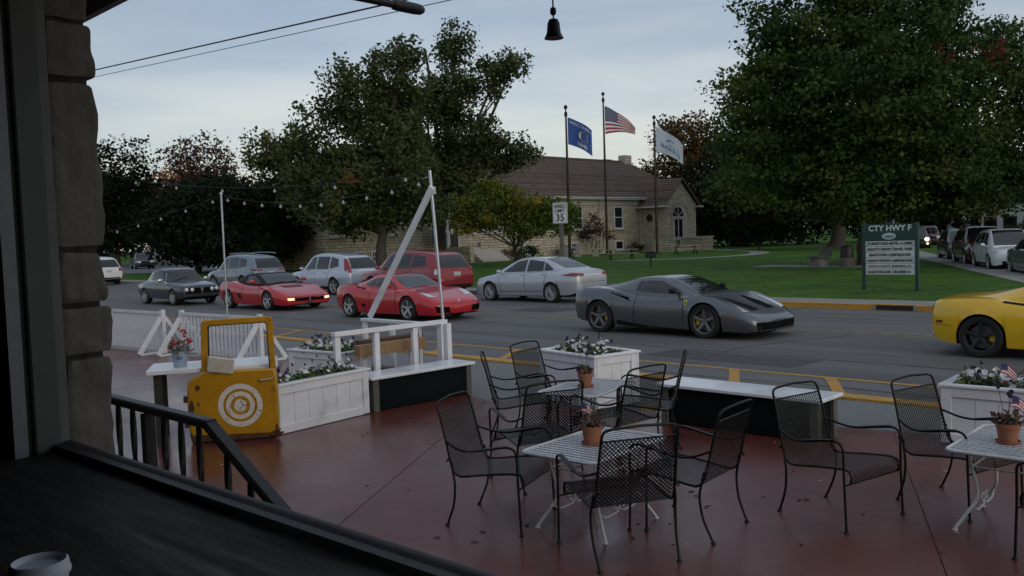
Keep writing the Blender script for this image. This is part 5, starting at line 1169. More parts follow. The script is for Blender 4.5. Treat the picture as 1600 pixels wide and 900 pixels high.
SFUS = dict(top=[(2.385, .60), (2.3, .72), (2.0, .82), (1.6, .90), (1.2, .96), (.9, 1.0), (0, 1.0), (-1.2, 1.06), (-1.7, 1.10), (-2.2, 1.10), (-2.44, 1.05), (-2.485, .85)],
            sh=[(2.385, .55), (2.3, .66), (2.0, .77), (1.6, .85), (1.2, .90), (.6, .93), (-.5, .96), (-1.5, .99), (-2.2, 1.0), (-2.44, .97), (-2.485, .80)],
            hw=[(2.385, .35), (2.36, .58), (2.25, .74), (2.0, .86), (1.425, .92), (.6, .915), (-.6, .915), (-1.425, .925), (-2.1, .88), (-2.4, .79), (-2.465, .72), (-2.485, .6)],
            bot=[(2.385, .25), (2.2, .20), (0, .19), (-2.1, .24), (-2.485, .36)],
            gtop=[(1.25, .96), (.9, 1.13), (.5, 1.32), (.15, 1.44), (-.3, 1.48), (-.8, 1.45), (-1.3, 1.32), (-1.75, 1.15), (-1.95, 1.08)], belt=[(1.25, .93), (0, .95), (-1.2, .99), (-1.95, 1.04)],
            wb=[(1.25, .74), (.8, .82), (0, .83), (-1, .80), (-1.95, .68)], wr=[(1.25, .68), (.5, .60), (0, .58), (-.8, .57), (-1.4, .56), (-1.95, .56)],
            wheels=(1.425, -1.425), r=.335, Ra=.365, tw=.23, spokes=18, spk='fan', rim=rim_silver, paint=silver_p, mirror=(.86, .98), handles=((-.12, .90), (-1.08, .93)), seams=((.86, .28, .98, .90), (-.28, .26, -.24, .94), (-1.12, .45, -1.22, .96)),
            ws=(1.18, .22, .66, .54), rw=(-.92, -1.82, .50, .56), sw=[([(.82, .985), (-.22, .985)], [(.72, 1.06), (.25, 1.34), (-.22, 1.405)]), ([(-.30, .985), (-1.02, 1.01)], [(-.30, 1.405), (-.98, 1.33)]), ([(-1.06, 1.015), (-1.42, 1.06)], [(-1.03, 1.32), (-1.40, 1.10)])],
            patches=[('headlight', lamp_clear, 'side', [(2.22, .66), (1.90, .72)], [(2.20, .72), (1.86, .78)], True), ('tail_light', lamp_red, 'side', [(-2.02, .88), (-2.40, .86)], [(-1.86, .91), (-2.42, .97)], True), ('tail_light', lamp_red, 'rear', [(.48, .86), (.80, .86)], [(.46, .95), (.80, .97)], True),
                     ('licence_plate', plate_w, 'rear', [(-.17, .72), (.17, .72)], [(-.17, .86), (.17, .86)], False), ('rear_bumper', dark_trim, 'rear', [(-.62, .30), (.62, .30)], [(-.66, .42), (.66, .42)], False), ('tail_trim', chrome, 'rear', [(-.44, .89), (.44, .89)], [(-.44, .91), (.44, .91)], False),
                     ('sill_crease', dark_trim, 'side', [(1.0, .33), (-1.0, .37)], [(1.0, .345), (-1.0, .385)], True), ('window_chrome', chrome, 'side', [(.86, .965), (-1.42, 1.03)], [(.86, .975), (-1.42, 1.04)], True), ('boot_seam', dark_trim, 'rear', [(-.70, .66), (.70, .66)], [(-.70, .667), (.70, .667)], False)], cat='sedan')
SFUS['scale'] = 0.94; SFUS['detail'] = road_detail('sedan')
def suv(L, W_, H, wb_, fo, r, paint_, **kw):
    """a family SUV: bonnet, upright tail, long roof"""
    xw0 = wb_ / 2; xf = xw0 + fo; xr = xf - L; w = W_ / 2; bz = kw.get('belt', H * .60); tail = kw.get('tail', .16)
    S = dict(top=[(xf, .66), (xf - .06, .80), (xf - .35, bz * .92), (xf - .9, bz * .985), (xf - 1.2, bz), (0, bz), (xr + .3, bz), (xr + .03, bz * .98), (xr, bz * .8)],
             sh=[(xf, .60), (xf - .06, .74), (xf - .35, bz * .84), (xf - .9, bz * .91), (0, bz * .94), (xr + .3, bz * .97), (xr + .03, bz * .95), (xr, bz * .78)],
             hw=[(xf, w * .48), (xf - .03, w * .72), (xf - .15, w * .86), (xf - .45, w * .96), (xw0 - .1, w), (0, w * .99), (-xw0, w), (xr + .35, w * .96), (xr + .08, w * .88), (xr + .015, w * .83), (xr, w * .75)],
             bot=[(xf, .30), (xf - .2, .24), (0, .24), (xr + .3, .28), (xr, .36)],
             gtop=[(xf - 1.0, bz * .97), (xf - 1.3, bz + .26 * (H - bz)), (xf - 1.75, bz + .78 * (H - bz)), (xf - 2.05, H - .035), (xf - 2.5, H), (xr + 1.2, H - .045), (xr + .70, H - .11), (xr + .52, H - .16), (xr + .28, bz + .47 * (H - bz)), (xr + .05, bz + .01)],
             belt=[(xf - 1.0, bz * .95), (0, bz * .96), (xr + .05, bz * .97)], wb=[(xf - 1.0, w * .78), (xf - 1.5, w * .89), (0, w * .91), (xr + .3, w * .88), (xr + .05, w * .83)], wr=[(xf - 1.0, w * .72), (xf - 1.8, w * .68), (0, w * .67), (xr + .05, w * .66)],
             wheels=(xw0, -xw0), r=r, Ra=r * 1.12, tw=.23, spokes=kw.get('spokes', 5), spk=kw.get('spk', 'split'), rim=kw.get('rim', rim_silver), paint=paint_, mirror=(xf - 1.45, bz + .02), mirror_m=kw.get('mm', paint_), cat=kw.get('cat', 'SUV'))
    b0 = bz + .02; t0 = bz + (H - bz) * .80
    S['ws'] = (xf - 1.08, xf - 1.98, w * .70, w * .60); S['rw'] = ([(-w * .70, bz + .03), (w * .70, bz + .03)], [(-w * .57, H - .21), (w * .57, H - .21)])
    m1 = xf - 2.25; m2 = m1 - .92
    S['sw'] = [([(xf - 1.42, b0), (m1 + .05, b0)], [(xf - 1.50, b0 + .05), (xf - 1.92, t0 - .03), (m1 + .05, t0)]), ([(m1 - .04, b0), (m2 + .05, b0 + .01)], [(m1 - .04, t0), (m2 + .05, t0 - .01)]), ([(m2 - .04, b0 + .02), (xr + .74, b0 + .12)], [(m2 - .04, t0 - .02), (xr + .86, t0 - .10)])]
    S['seams'] = ((xf - 1.35, .34, xf - 1.30, b0 - .05), (m1, .34, m1 + .02, b0 - .02), (m2 + .02, .62, m2 - .02, b0 - .02)); S['handles'] = ((m1 + .18, bz * .90), (m2 + .22, bz * .91)); S['handle_m'] = paint_
    P = [('licence_plate', plate_w, 'rear', [(-.16, bz - .26), (.16, bz - .26)], [(-.16, bz - .12), (.16, bz - .12)], False), ('rear_bumper', dark_trim, 'rear', [(-w * .78, .32), (w * .78, .32)], [(-w * .80, .46), (w * .80, .46)], False),
         ('headlight', lamp_clear, 'front', [(w * .50, bz * .66), (w * .84, bz * .68)], [(w * .46, bz * .79), (w * .86, bz * .82)], True), ('grille', dark_trim, 'front', [(-w * .44, bz * .58), (w * .44, bz * .58)], [(-w * .42, bz * .76), (w * .42, bz * .76)], False), ('front_bumper_intake', dark_trim, 'front', [(-w * .6, .30), (w * .6, .30)], [(-w * .62, .44), (w * .62, .44)], False),
         ('sill_cladding', dark_trim, 'side', [(xw0 - r * 1.15, .26), (-xw0 + r * 1.15, .26)], [(xw0 - r * 1.15, .34), (-xw0 + r * 1.15, .34)], True)]
    if kw.get('tl', 'block') == 'tall': P += [('tail_light', lamp_red, 'side', [(xr + .02, bz - .10), (xr + .30, bz - .04)], [(xr + .42, H - .24), (xr + .54, H - .22)], True), ('tail_light', lamp_red, 'rear', [(w * .74, bz - .12), (w * .84, bz - .12)], [(w * .64, H - .28), (w * .72, H - .28)], True)]
    elif kw.get('tl') == 'slim': P += [('tail_light', lamp_red, 'side', [(xr + .02, bz - .06), (xr + .34, bz - .03)], [(xr + .02, bz - .005), (xr + .36, bz + .01)], True), ('tail_light', lamp_red, 'rear', [(w * .42, bz - .07), (w * .84, bz - .07)], [(w * .42, bz - .01), (w * .84, bz - .005)], True)]
    else: P += [('tail_light', lamp_clear, 'side', [(xr + .01, bz - .20), (xr + .22, bz - .18)], [(xr + .02, bz - .01), (xr + .26, bz - .01)], True), ('tail_light', lamp_red, 'rear', [(w * .60, bz - .20), (w * .84, bz - .20)], [(w * .62, bz - .01), (w * .84, bz - .01)], True)]
    if kw.get('garnish'): P += [('tail_garnish', chrome, 'rear', [(-w * .5, bz - .07), (w * .5, bz - .07)], [(-w * .5, bz - .01), (w * .5, bz - .01)], False)]
    S['patches'] = P
    if kw.get('rails'): S['rails'] = (xf - 2.0, xr + .5, H + .035)
    S['detail'] = road_detail('suv'); return S
build_car('sports_car', 'dark grey convertible sports car with yellow brake calipers driving on the road', (-10.46, 15.38, 0), 0, S488, 'cars driving in the near lane')
build_car('sports_car', 'bright red sports coupe driving behind the white timber frame', (-19.0, 15.10, 0), 0, S360, 'cars driving in the near lane')
build_car('sports_car', 'red convertible sports car with black soft top and lit turn lamps', (-26.25, 15.38, 0), 0, S355, 'cars driving in the near lane')
build_car('classic_coupe', 'small dark blue classic coupe with four round headlights', (-32.32, 15.0, 0), 0, SALF, 'cars driving in the near lane')
build_car('sports_car', 'yellow sports car with black wheels cut off by the right edge', (-3.07, 15.25, 0), 0, S360y, 'cars driving in the near lane')
PK = 'cars parked along the far kerb'
build_car('sedan', 'silver sedan with many-spoked wheels parked on the far side of the road', (-19.5, 20.98, 0), math.pi, SFUS, PK)
build_car('suv', 'dark red SUV parked behind the red coupe, rear towards us', (-25.7, 21.0, 0), math.pi, suv(4.72, 1.93, 1.70, 2.82, .95, .37, dkred_p, garnish=False), PK)
build_car('suv', 'pale silver blue SUV with tall red tail lamps parked between the two red cars', (-31.0, 21.0, 0), math.pi, suv(4.53, 1.82, 1.65, 2.62, .92, .345, iceblue_p, tl='tall', garnish=True), PK)
build_car('suv', 'grey blue SUV with roof rails parked behind the red convertible', (-38.2, 21.0, 0), math.pi, suv(4.62, 1.86, 1.68, 2.70, .93, .36, greyblue_p, tl='slim', rails=True), PK)
build_car('suv', 'white SUV parked furthest left, its rear just past the stone wall', (-56.6, 21.0, 0), math.pi, suv(4.7, 1.86, 1.72, 2.75, .93, .36, white_p), PK)
XK = 'cars parked along the side street'
def street(x, y): return (x, y, 0.006)
ang = math.atan2(-0.888, 0.46)
sx = lambda p, o: (p[0] + SN.x * o, p[1] + SN.y * o, 0.006)
build_car('suv', 'near black SUV parked first in the far end of the side street row', (-16.4, 51.2, .006), ang, suv(4.6, 1.84, 1.68, 2.66, .93, .35, black_p), XK)
build_car('suv', 'maroon SUV parked between the black and the white one', (-13.8, 45.9, .006), ang, suv(4.9, 1.95, 1.80, 2.85, .95, .38, maroon_p), XK)
build_car('suv', 'white SUV parked nose towards us on the side street', (-11.4, 41.0, .006), ang, suv(4.7, 1.86, 1.70, 2.85, .93, .36, white_p), XK)
SG = dict(SFUS); SG.update(paint=greysed_p, spokes=7, spk='five'); build_car('sedan', 'pewter sedan nearest in the side street row, cut by the right edge', (-8.8, 36.4, .006), ang, SG, XK)
SG = dict(SFUS); SG.update(paint=maroon_p, spokes=7, spk='five'); build_car('sedan', 'dark red sedan far up the side street', (-19.8, 66.5, .006), ang + .06, SG)
build_car('suv', 'dark blue tall vehicle behind the maroon one on the side street', (-10.7, 58.5, .006), ang, suv(5.2, 2.0, 1.95, 3.1, .95, .39, blue_p))
SG = dict(SFUS); SG.update(paint=silver_p, spokes=7, spk='five'); build_car('sedan', 'silver sedan far right beyond the white one', (-5.2, 50.0, .006), ang + 0.1, SG)
pk = build_car('suv', 'dark oncoming car with one bright headlight on the side street', (-26.9, 73.5, .006), ang - 0.05, suv(5.0, 1.95, 1.85, 3.0, .95, .38, black_p))
MB().lathe([(0.001, 0.03), (0.09, 0.02), (0.13, 0.0)], 14, (2.46, 0.62, 0.82), 'X').build('lit_headlight', mat('bright headlamp', (1, .9, .7), .3, emit=(1.0, 0.80, 0.50), estr=14), pk)
MB().lathe([(0.001, 0.03), (0.05, 0.02), (0.07, 0.0)], 14, (2.46, 0.66, 0.48), 'X').build('lit_fog_lamp', mat('fog lamp', (1, .9, .7), .3, emit=(1.0, 0.70, 0.40), estr=5), pk)
build_car('suv', 'red brown car behind the oncoming one on the side street', (-29.6, 84, .006), ang - 0.05, suv(4.7, 1.9, 1.8, 2.8, .95, .37, maroon_p))
build_car('suv', 'black car at the far end of the side street', (-32.0, 104, .006), ang - 0.05, suv(4.7, 1.9, 1.7, 2.8, .95, .37, black_p))
build_car('suv', 'dark car parked on the lot under the left trees', (-91.0, 38.6, .115), R(-15), suv(4.8, 1.9, 1.65, 2.8, .95, .36, blue_p))
# ---------------------------------------------------------------- the stone town hall across the lawn
def stone_mat(name, axis, c1=(0.54, 0.495, 0.40), c2=(0.38, 0.345, 0.275), sc=1.0):
    M = bpy.data.materials.new(name); M.use_nodes = True; t = M.node_tree; b = t.nodes['Principled BSDF']; b.inputs['Roughness'].default_value = 0.9
    co = t.nodes.new('ShaderNodeTexCoord'); sp = t.nodes.new('ShaderNodeSeparateXYZ'); cb = t.nodes.new('ShaderNodeCombineXYZ')
    t.links.new(co.outputs['Object'], sp.inputs[0]); t.links.new(sp.outputs[axis], cb.inputs['X']); t.links.new(sp.outputs['Z'], cb.inputs['Y'])
    wz = t.nodes.new('ShaderNodeTexNoise'); wz.inputs['Scale'].default_value = 1.4
    t.links.new(cb.outputs[0], wz.inputs['Vector'])
    mx = t.nodes.new('ShaderNodeVectorMath'); mx.operation = 'MULTIPLY_ADD'; mx.inputs[1].default_value = (0.35, 0.10, 0)
    t.links.new(wz.outputs['Color'], mx.inputs[0]); t.links.new(cb.outputs[0], mx.inputs[2])
    br = t.nodes.new('ShaderNodeTexBrick'); br.inputs['Scale'].default_value = sc; br.inputs['Brick Width'].default_value = 0.62; br.inputs['Row Height'].default_value = 0.23
    br.inputs['Mortar Size'].default_value = 0.018; br.inputs['Color1'].default_value = (*c1, 1); br.inputs['Color2'].default_value = (*c2, 1); br.inputs['Mortar'].default_value = (0.11, 0.10, 0.08, 1); br.inputs['Bias'].default_value = -0.1
    br.offset = 0.37; br.squash = 0.6; br.squash_frequency = 3
    t.links.new(mx.outputs[0], br.inputs['Vector'])
    n2 = t.nodes.new('ShaderNodeTexNoise'); n2.inputs['Scale'].default_value = 3.5; n2.inputs['Detail'].default_value = 8; t.links.new(cb.outputs[0], n2.inputs['Vector'])
    mm = t.nodes.new('ShaderNodeMix'); mm.data_type = 'RGBA'; mm.blend_type = 'MULTIPLY'; mm.inputs[0].default_value = 0.7
    rp = t.nodes.new('ShaderNodeValToRGB'); rp.color_ramp.elements[0].position = 0.3; rp.color_ramp.elements[0].color = (0.66, 0.63, 0.57, 1); rp.color_ramp.elements[1].position = 0.62; rp.color_ramp.elements[1].color = (1.15, 1.12, 1.05, 1)
    t.links.new(n2.outputs['Fac'], rp.inputs[0]); t.links.new(br.outputs['Color'], mm.inputs[6]); t.links.new(rp.outputs[0], mm.inputs[7]); t.links.new(mm.outputs[2], b.inputs['Base Color'])
    bp = t.nodes.new('ShaderNodeBump'); bp.inputs['Strength'].default_value = 0.8; bp.inputs['Distance'].default_value = 0.06
    t.links.new(br.outputs['Fac'], bp.inputs['Height']); bp.invert = True; t.links.new(bp.outputs[0], b.inputs['Normal'])
    MATS[name] = M; return M
st_y = stone_mat('hall stone along y', 'Y'); st_x = stone_mat('hall stone along x', 'X')
rooft = mat('brown roof tile', (0.072, 0.054, 0.043), 0.85, col2=(0.108, 0.082, 0.066), scale=1.6, bump=0.3, bscale=8, detail=8, dist=0.03)
rooft2 = mat('reddish roof tile', (0.095, 0.060, 0.044), 0.85, col2=(0.135, 0.088, 0.066), scale=1.6, bump=0.3, bscale=8, detail=8, dist=0.03)
roof_dk = mat('dark roof tile', (0.058, 0.038, 0.030), 0.9, col2=(0.09, 0.06, 0.046), scale=1.6, bump=0.3, bscale=8)
trim_b = mat('cream trim', (0.42, 0.41, 0.39), 0.6, var=0.08)
win_w = mat('white window frame', (0.55, 0.57, 0.60), 0.5, var=0.05)
pane = mat('window pane', (0.010, 0.012, 0.014), 0.06, spec=0.7)
hall = empty('town_hall', (-56, 37.3, 0.10), 0, 'long cream stone town hall with hipped brown roof behind the lawn', 'building')
HL, HD, EV, RG = 48.5, 14.0, 5.45, 10.15      # length (y), depth (-x), eave and ridge heights
MB().box((-HD / 2, HL / 2, EV / 2), (HD, HL, EV)).build('wall', [st_y], hall)
MB().box((-HD / 2, -0.012, EV / 2), (HD - 0.1, 0.02, EV - 0.02)).build('end_wall', st_x, hall)
MB().box((0.0, HL / 2, 5.10), (0.14, HL + 0.1, 0.55)).build('frieze', trim_b, hall)
MB().box((0.32, HL / 2 - 0.2, EV + 0.0), (0.62, HL + 1.0, 0.14)).build('eave', trim_b, hall)
MB().box((-HD / 2, -0.33, EV), (HD + 1.1, 0.6, 0.14)).build('eave', trim_b, hall)
MB().tube([(0.62, -0.6, EV + 0.10), (0.62, HL + 0.5, EV + 0.10)], 0.08, 8).build('gutter', trim_b, hall)
rf = empty('roof', (0, 0, 0), parent=hall); N = 21
E0, E1 = (0.66, -0.66), (0.66, HL + 0.6); W0, W1 = (-HD - 0.66, -0.66), (-HD - 0.66, HL + 0.6); R0, R1 = (-HD / 2, 7.2), (-HD / 2, HL - 2.6)
def courses(a0, a1, r0, r1, z0, z1, n, m, par, nm='tile_course'):
    for k in range(n):
        t0, t1 = k / n, (k + 1) / n + 0.012
        L = lambda p, q, t: (p[0] + (q[0] - p[0]) * t, p[1] + (q[1] - p[1]) * t)
        za, zb = z0 + (z1 - z0) * t0, z0 + (z1 - z0) * min(1, t1)
        P = [L(a0, r0, t0), L(a1, r1, t0), L(a1, r1, min(1, t1)), L(a0, r0, min(1, t1))]
        b = MB(); up = 0.13
        b.quad([(P[0][0], P[0][1], za + up), (P[1][0], P[1][1], za + up), (P[2][0], P[2][1], zb + 0.012), (P[3][0], P[3][1], zb + 0.012)])
        b.quad([(P[0][0], P[0][1], za), (P[1][0], P[1][1], za), (P[1][0], P[1][1], za + up), (P[0][0], P[0][1], za + up)])
        b.build(nm, rnd.choice((m, m, roof_dk)), par)
courses(E0, E1, R0, R1, EV + 0.08, RG, N, rooft, rf); courses(E1, W1, R1, R1, EV + 0.08, RG, 12, rooft, rf); courses(W0, E0, R0, R0, EV + 0.08, RG, 20, rooft, rf); courses(W1, W0, R1, R0, EV + 0.08, RG, 8, rooft, rf)
MB().tube([(R0[0], R0[1], RG + 0.03), (R1[0], R1[1], RG + 0.03)], 0.13, 8).build('ridge', rooft, rf)
MB().tube([(E1[0], E1[1], EV + 0.15), (R1[0], R1[1], RG + 0.05)], 0.10, 8).build('hip', rooft, rf); MB().tube([(E0[0], E0[1], EV + 0.15), (R0[0], R0[1], RG + 0.05)], 0.10, 8).build('hip', rooft, rf)
MB().box((-HD / 2 + 0.1, 45.9, 9.7), (0.9, 1.3, 2.4)).build('chimney', st_x, rf); MB().box((-HD / 2, 42.5, 10.05), (0.7, 1.3, 0.55)).build('chimney', rooft, rf)
def hwin(y0, y1, z0, z1, x=0.0, mull=True, nm='window'):
    w = empty(nm, (x, (y0 + y1) / 2, (z0 + z1) / 2), parent=hall); W_, H_ = y1 - y0, z1 - z0
    MB().box((0.02, 0, 0), (0.06, W_ - 0.1, H_ - 0.1)).build('pane', pane, w)
    f = 0.11
    for s in (-1, 1): MB().box((0.05, s * (W_ / 2 - f / 2), 0), (0.14, f, H_)).build('jamb', win_w, w); MB().box((0.05, 0, s * (H_ / 2 - f / 2)), (0.14, W_ - 2 * f, f)).build('rail', win_w, w)
    if mull == 'grid':
        for q in (-0.2, 0.2): MB().box((0.06, W_ * q, 0), (0.05, 0.04, H_ - 0.2)).build('bar', win_w, w)
        MB().box((0.055, 0, 0), (0.05, W_ - 0.2, 0.04)).build('bar', win_w, w)
    elif mull: MB().box((0.06, 0, 0.02), (0.10, W_ - 0.2, 0.08)).build('meeting_rail', win_w, w)
    MB().box((0.10, 0, -H_ / 2 - 0.08), (0.26, W_ + 0.2, 0.13)).build('sill', trim_b, w)
for y in (0.55, 5.3, 16.6, 21.8, 28.2, 34.6): hwin(y, y + 1.45, 2.45, 4.72)
for y in (0.6, 2.6, 4.2, 16.8, 21.3, 27.8, 34.7): hwin(y, y + (1.0 if y < 5 else 1.35), 0.32, 1.25, mull='grid' if y not in (34.7,) else False, nm='basement_window')
# side door, steps and cheek wall
dr = empty('door', (0.0, 12.7, 1.25), parent=hall)
MB().box((0.03, 0, 1.0), (0.08, 1.0, 2.0)).build('leaf', mat('dark door', (0.012, 0.014, 0.015), 0.3), dr); MB().box((0.08, -0.1, 1.35), (0.02, 0.28, 0.42)).build('notice', win_w, dr); MB().box((0.08, -0.4, 0.8), (0.02, 0.10, 1.2)).build('pane_strip', win_w, dr)
for s in (-1, 1): MB().box((0.06, s * 0.62, 1.1), (0.16, 0.22, 2.2)).build('jamb', trim_b, dr)
MB().box((0.08, 0, 2.2), (0.3, 1.7, 0.25)).build('hood', trim_b, dr)
for k in range(6): MB().box((2.2 + 0.35 * k - 0.9, 14.6, 0.6 - 0.1 * k), (0.36, 3.2, 1.2 - 0.2 * k)).build('step', trim_b, hall)
MB().box((0.62, 14.1, 0.61), (1.2, 4.4, 1.2)).build('landing', trim_b, hall)
MB().box((1.9, 12.0, 0.65), (2.4, 0.45, 1.3)).build('cheek_wall', st_x, hall); MB().box((1.3, 16.4, 0.8), (0.4, 3.8, 1.6)).build('cheek_wall', st_y, hall)
# gabled porch
pz = 4.85; py0, py1, px = 39.0, 44.75, 3.2; pm = (py0 + py1) / 2; pk_ = 7.45
b = MB(); b.prism([(py0, 0), (py1, 0), (py1, pz), (pm, pk_ - 0.12), (py0, pz)], -0.05, px, Matrix(((0, 0, 1, 0), (1, 0, 0, 0), (0, 1, 0, 0), (0, 0, 0, 1)))); b.build('porch', st_y, hall)
MB().box((px / 2, py0 - 0.013, pz / 2), (px + 0.02, 0.02, pz)).build('porch_side', st_x, hall)
pr = empty('porch_roof', (0, 0, 0), parent=hall)
courses((px + 0.35, py0 - 0.55), (-3.6, py0 - 0.55), (px + 0.35, pm), (-3.6, pm), pz - 0.28, pk_ + 0.06, 13, rooft2, pr); courses((-3.6, py1 + 0.55), (px + 0.35, py1 + 0.55), (-3.6, pm), (px + 0.35, pm), pz - 0.28, pk_ + 0.06, 13, rooft2, pr)
MB().box((px / 2 + 0.1, py0 - 0.45, pz - 0.28), (px + 0.9, 0.5, 0.16)).build('porch_eave', trim_b, pr); MB().box((px + 0.12, py1 + 0.3, pz - 0.28), (0.75, 0.9, 0.18)).build('porch_eave', trim_b, pr); MB().box((px + 0.12, py0 - 0.15, pz - 0.28), (0.75, 0.9, 0.18)).build('porch_eave', trim_b, pr)
for s, ye in ((-1, py0 - 0.5), (1, py1 + 0.5)): MB().bar((px + 0.28, ye, pz - 0.22), (px + 0.28, pm, pk_ + 0.06), 0.12, 0.14, up=(1, 0, 0)).build('verge', rooft2, pr)
# arched niche with fanlight and doors
ar = empty('arched_entrance', (px, pm - 0.15, 0), parent=hall); AR = 1.42; az = 3.35
b = MB(); pts = [(AR, 1.2)] + [(AR * math.cos(R(q)), az + AR * math.sin(R(q))) for q in range(0, 181, 12)] + [(-AR, 1.2)]
b.prism(pts, 0.005, 0.02, Matrix(((0, 0, 1, 0), (1, 0, 0, 0), (0, 1, 0, 0), (0, 0, 0, 1)))); b.build('recess', mat('niche plaster', (0.40, 0.385, 0.345), 0.9, var=0.15), ar)
b = MB()
for q in range(0, 180, 10):
    a0, a1 = R(q + 0.8), R(q + 9.2); b.prism([(r_ * math.cos(a), az + r_ * math.sin(a)) for r_, a in ((AR, a0), (AR + 0.42, a0), (AR + 0.42, a1), (AR, a1))], 0.0, 0.07, Matrix(((0, 0, 1, 0), (1, 0, 0, 0), (0, 1, 0, 0), (0, 0, 0, 1))))
b.build('arch_stones', st_y, ar)
b = MB(); pts = [(0.95 * math.cos(R(q)) - 0.35, 3.55 + 0.95 * math.sin(R(q))) for q in range(0, 181, 12)]; b.prism(pts, 0.021, 0.05, Matrix(((0, 0, 1, 0), (1, 0, 0, 0), (0, 1, 0, 0), (0, 0, 0, 1)))); b.build('fanlight', pane, ar)
for q in (35, 90, 145): MB().bar((0.06, -0.35, 3.55), (0.06, -0.35 + 0.93 * math.cos(R(q)), 3.55 + 0.93 * math.sin(R(q))), 0.04, 0.03, up=(1, 0, 0)).build('glazing_bar', win_w, ar)
MB().box((0.05, -0.2, 3.42), (0.08, 2.3, 0.18)).build('transom', trim_b, ar)
for k, yy in enumerate((-0.80, 0.02)): MB().box((0.05, yy, 2.25), (0.06, 0.66, 1.95)).build('door_leaf', pane, ar); MB().box((0.06, yy + 0.38, 2.25), (0.08, 0.10, 2.0)).build('door_frame', win_w, ar)
MB().box((0.06, -1.18, 2.25), (0.08, 0.10, 2.0)).build('door_frame', win_w, ar)
rw_ = empty('round_window', (1.35, py0 - 0.03, 3.45), parent=hall)
MB().lathe([(0.001, 0), (0.42, 0), (0.42, -0.02), (0.001, -0.02)], 20, axis='Y').build('pane', pane, rw_); MB().lathe([(0.42, 0.01), (0.62, 0.01), (0.62, -0.05), (0.42, -0.05)], 20, axis='Y', close=True).build('surround', st_x, rw_)
MB().tube([(0.15, 32.2, 0.1), (0.15, 32.2, 4.6), (0.5, 32.2, 5.4)], 0.06, 6).build('downpipe', trim_b, hall); MB().tube([(0.25, py0 - 0.12, 0.1), (0.25, py0 - 0.12, 4.2), (0.25, py0 - 0.5, 4.6)], 0.06, 6).build('downpipe', trim_b, hall)
tw = empty('terrace_wall', (-49.7, 73.8, 0.10), 0, 'low stone terrace wall in front of the arched entrance', 'wall')
MB().box((0, 3.2, 0.65), (0.45, 6.0, 1.3)).build('masonry', st_y, tw); MB().box((0, 3.2, 1.35), (0.6, 6.2, 0.12)).build('coping', trim_b, tw); MB().box((-1.6, 0.3, 0.65), (2.75, 0.4, 1.3)).build('return_wall', st_x, tw)
tsg = empty('town_hall_sign', (-55.0, 47.7, 0.10), 0, 'teal TOWN HALL sign board standing before the stone hall', 'sign')
teal = mat('teal sign paint', (0.02, 0.10, 0.11), 0.5, var=0.1)
MB().box((0, 0, 2.35), (0.08, 1.5, 1.5)).build('board', teal, tsg); MB().box((-0.02, -0.5, 0.8), (0.1, 0.1, 1.6)).build('post', trim_b, tsg); MB().box((-0.02, 0.5, 0.8), (0.1, 0.1, 1.6)).build('post', trim_b, tsg)
MX = Matrix(((0, 0, 1, 0.05), (1, 0, 0, 0), (0, 1, 0, 0), (0, 0, 0, 1)))
text_mesh('TOWN', 0.50, win_w, 'lettering', tsg, Matrix.Translation((0, 0, 2.62)) @ MX, bold=0.01); text_mesh('HALL', 0.50, win_w, 'lettering', tsg, Matrix.Translation((0, 0, 2.10)) @ MX, bold=0.01)
# ---------------------------------------------------------------- flags, signs, lawn furniture, wires
bronze = mat('dark bronze pole', (0.022, 0.016, 0.013), 0.45, metal=0.3)
fl_red, fl_white, fl_navy = MATS['flag red'], MATS['flag white'], MATS['flag navy']
fl_blue = mat('state flag blue', (0.032, 0.09, 0.34), 0.7, var=0.08, trans=0.2); fl_pale = mat('pale flag cloth', (0.46, 0.53, 0.60), 0.7, var=0.05, trans=0.3); fl_ink = mat('flag ink blue', (0.05, 0.09, 0.20), 0.7); fl_gold = mat('flag emblem gold', (0.30, 0.20, 0.10), 0.7, var=0.4, scale=20)
CR = Vector((0.713, 0.701, 0))      # the wind blows towards the right of the view
def flag_point(s, t, w, h, droop, curl, cut):
    """s along the fly 0..1, t down the hoist 0..1"""
    d = CR * (w * (s - 0.10 * s * s)) ; zz = -h * t - droop * w * s ** 1.25 + cut * h * s * t
    return d + Vector((-0.701, 0.713, 0)) * (curl * math.sin(s * 7.0 + t * 1.3) * 0.14 * w * s) + Vector((0, 0, zz))
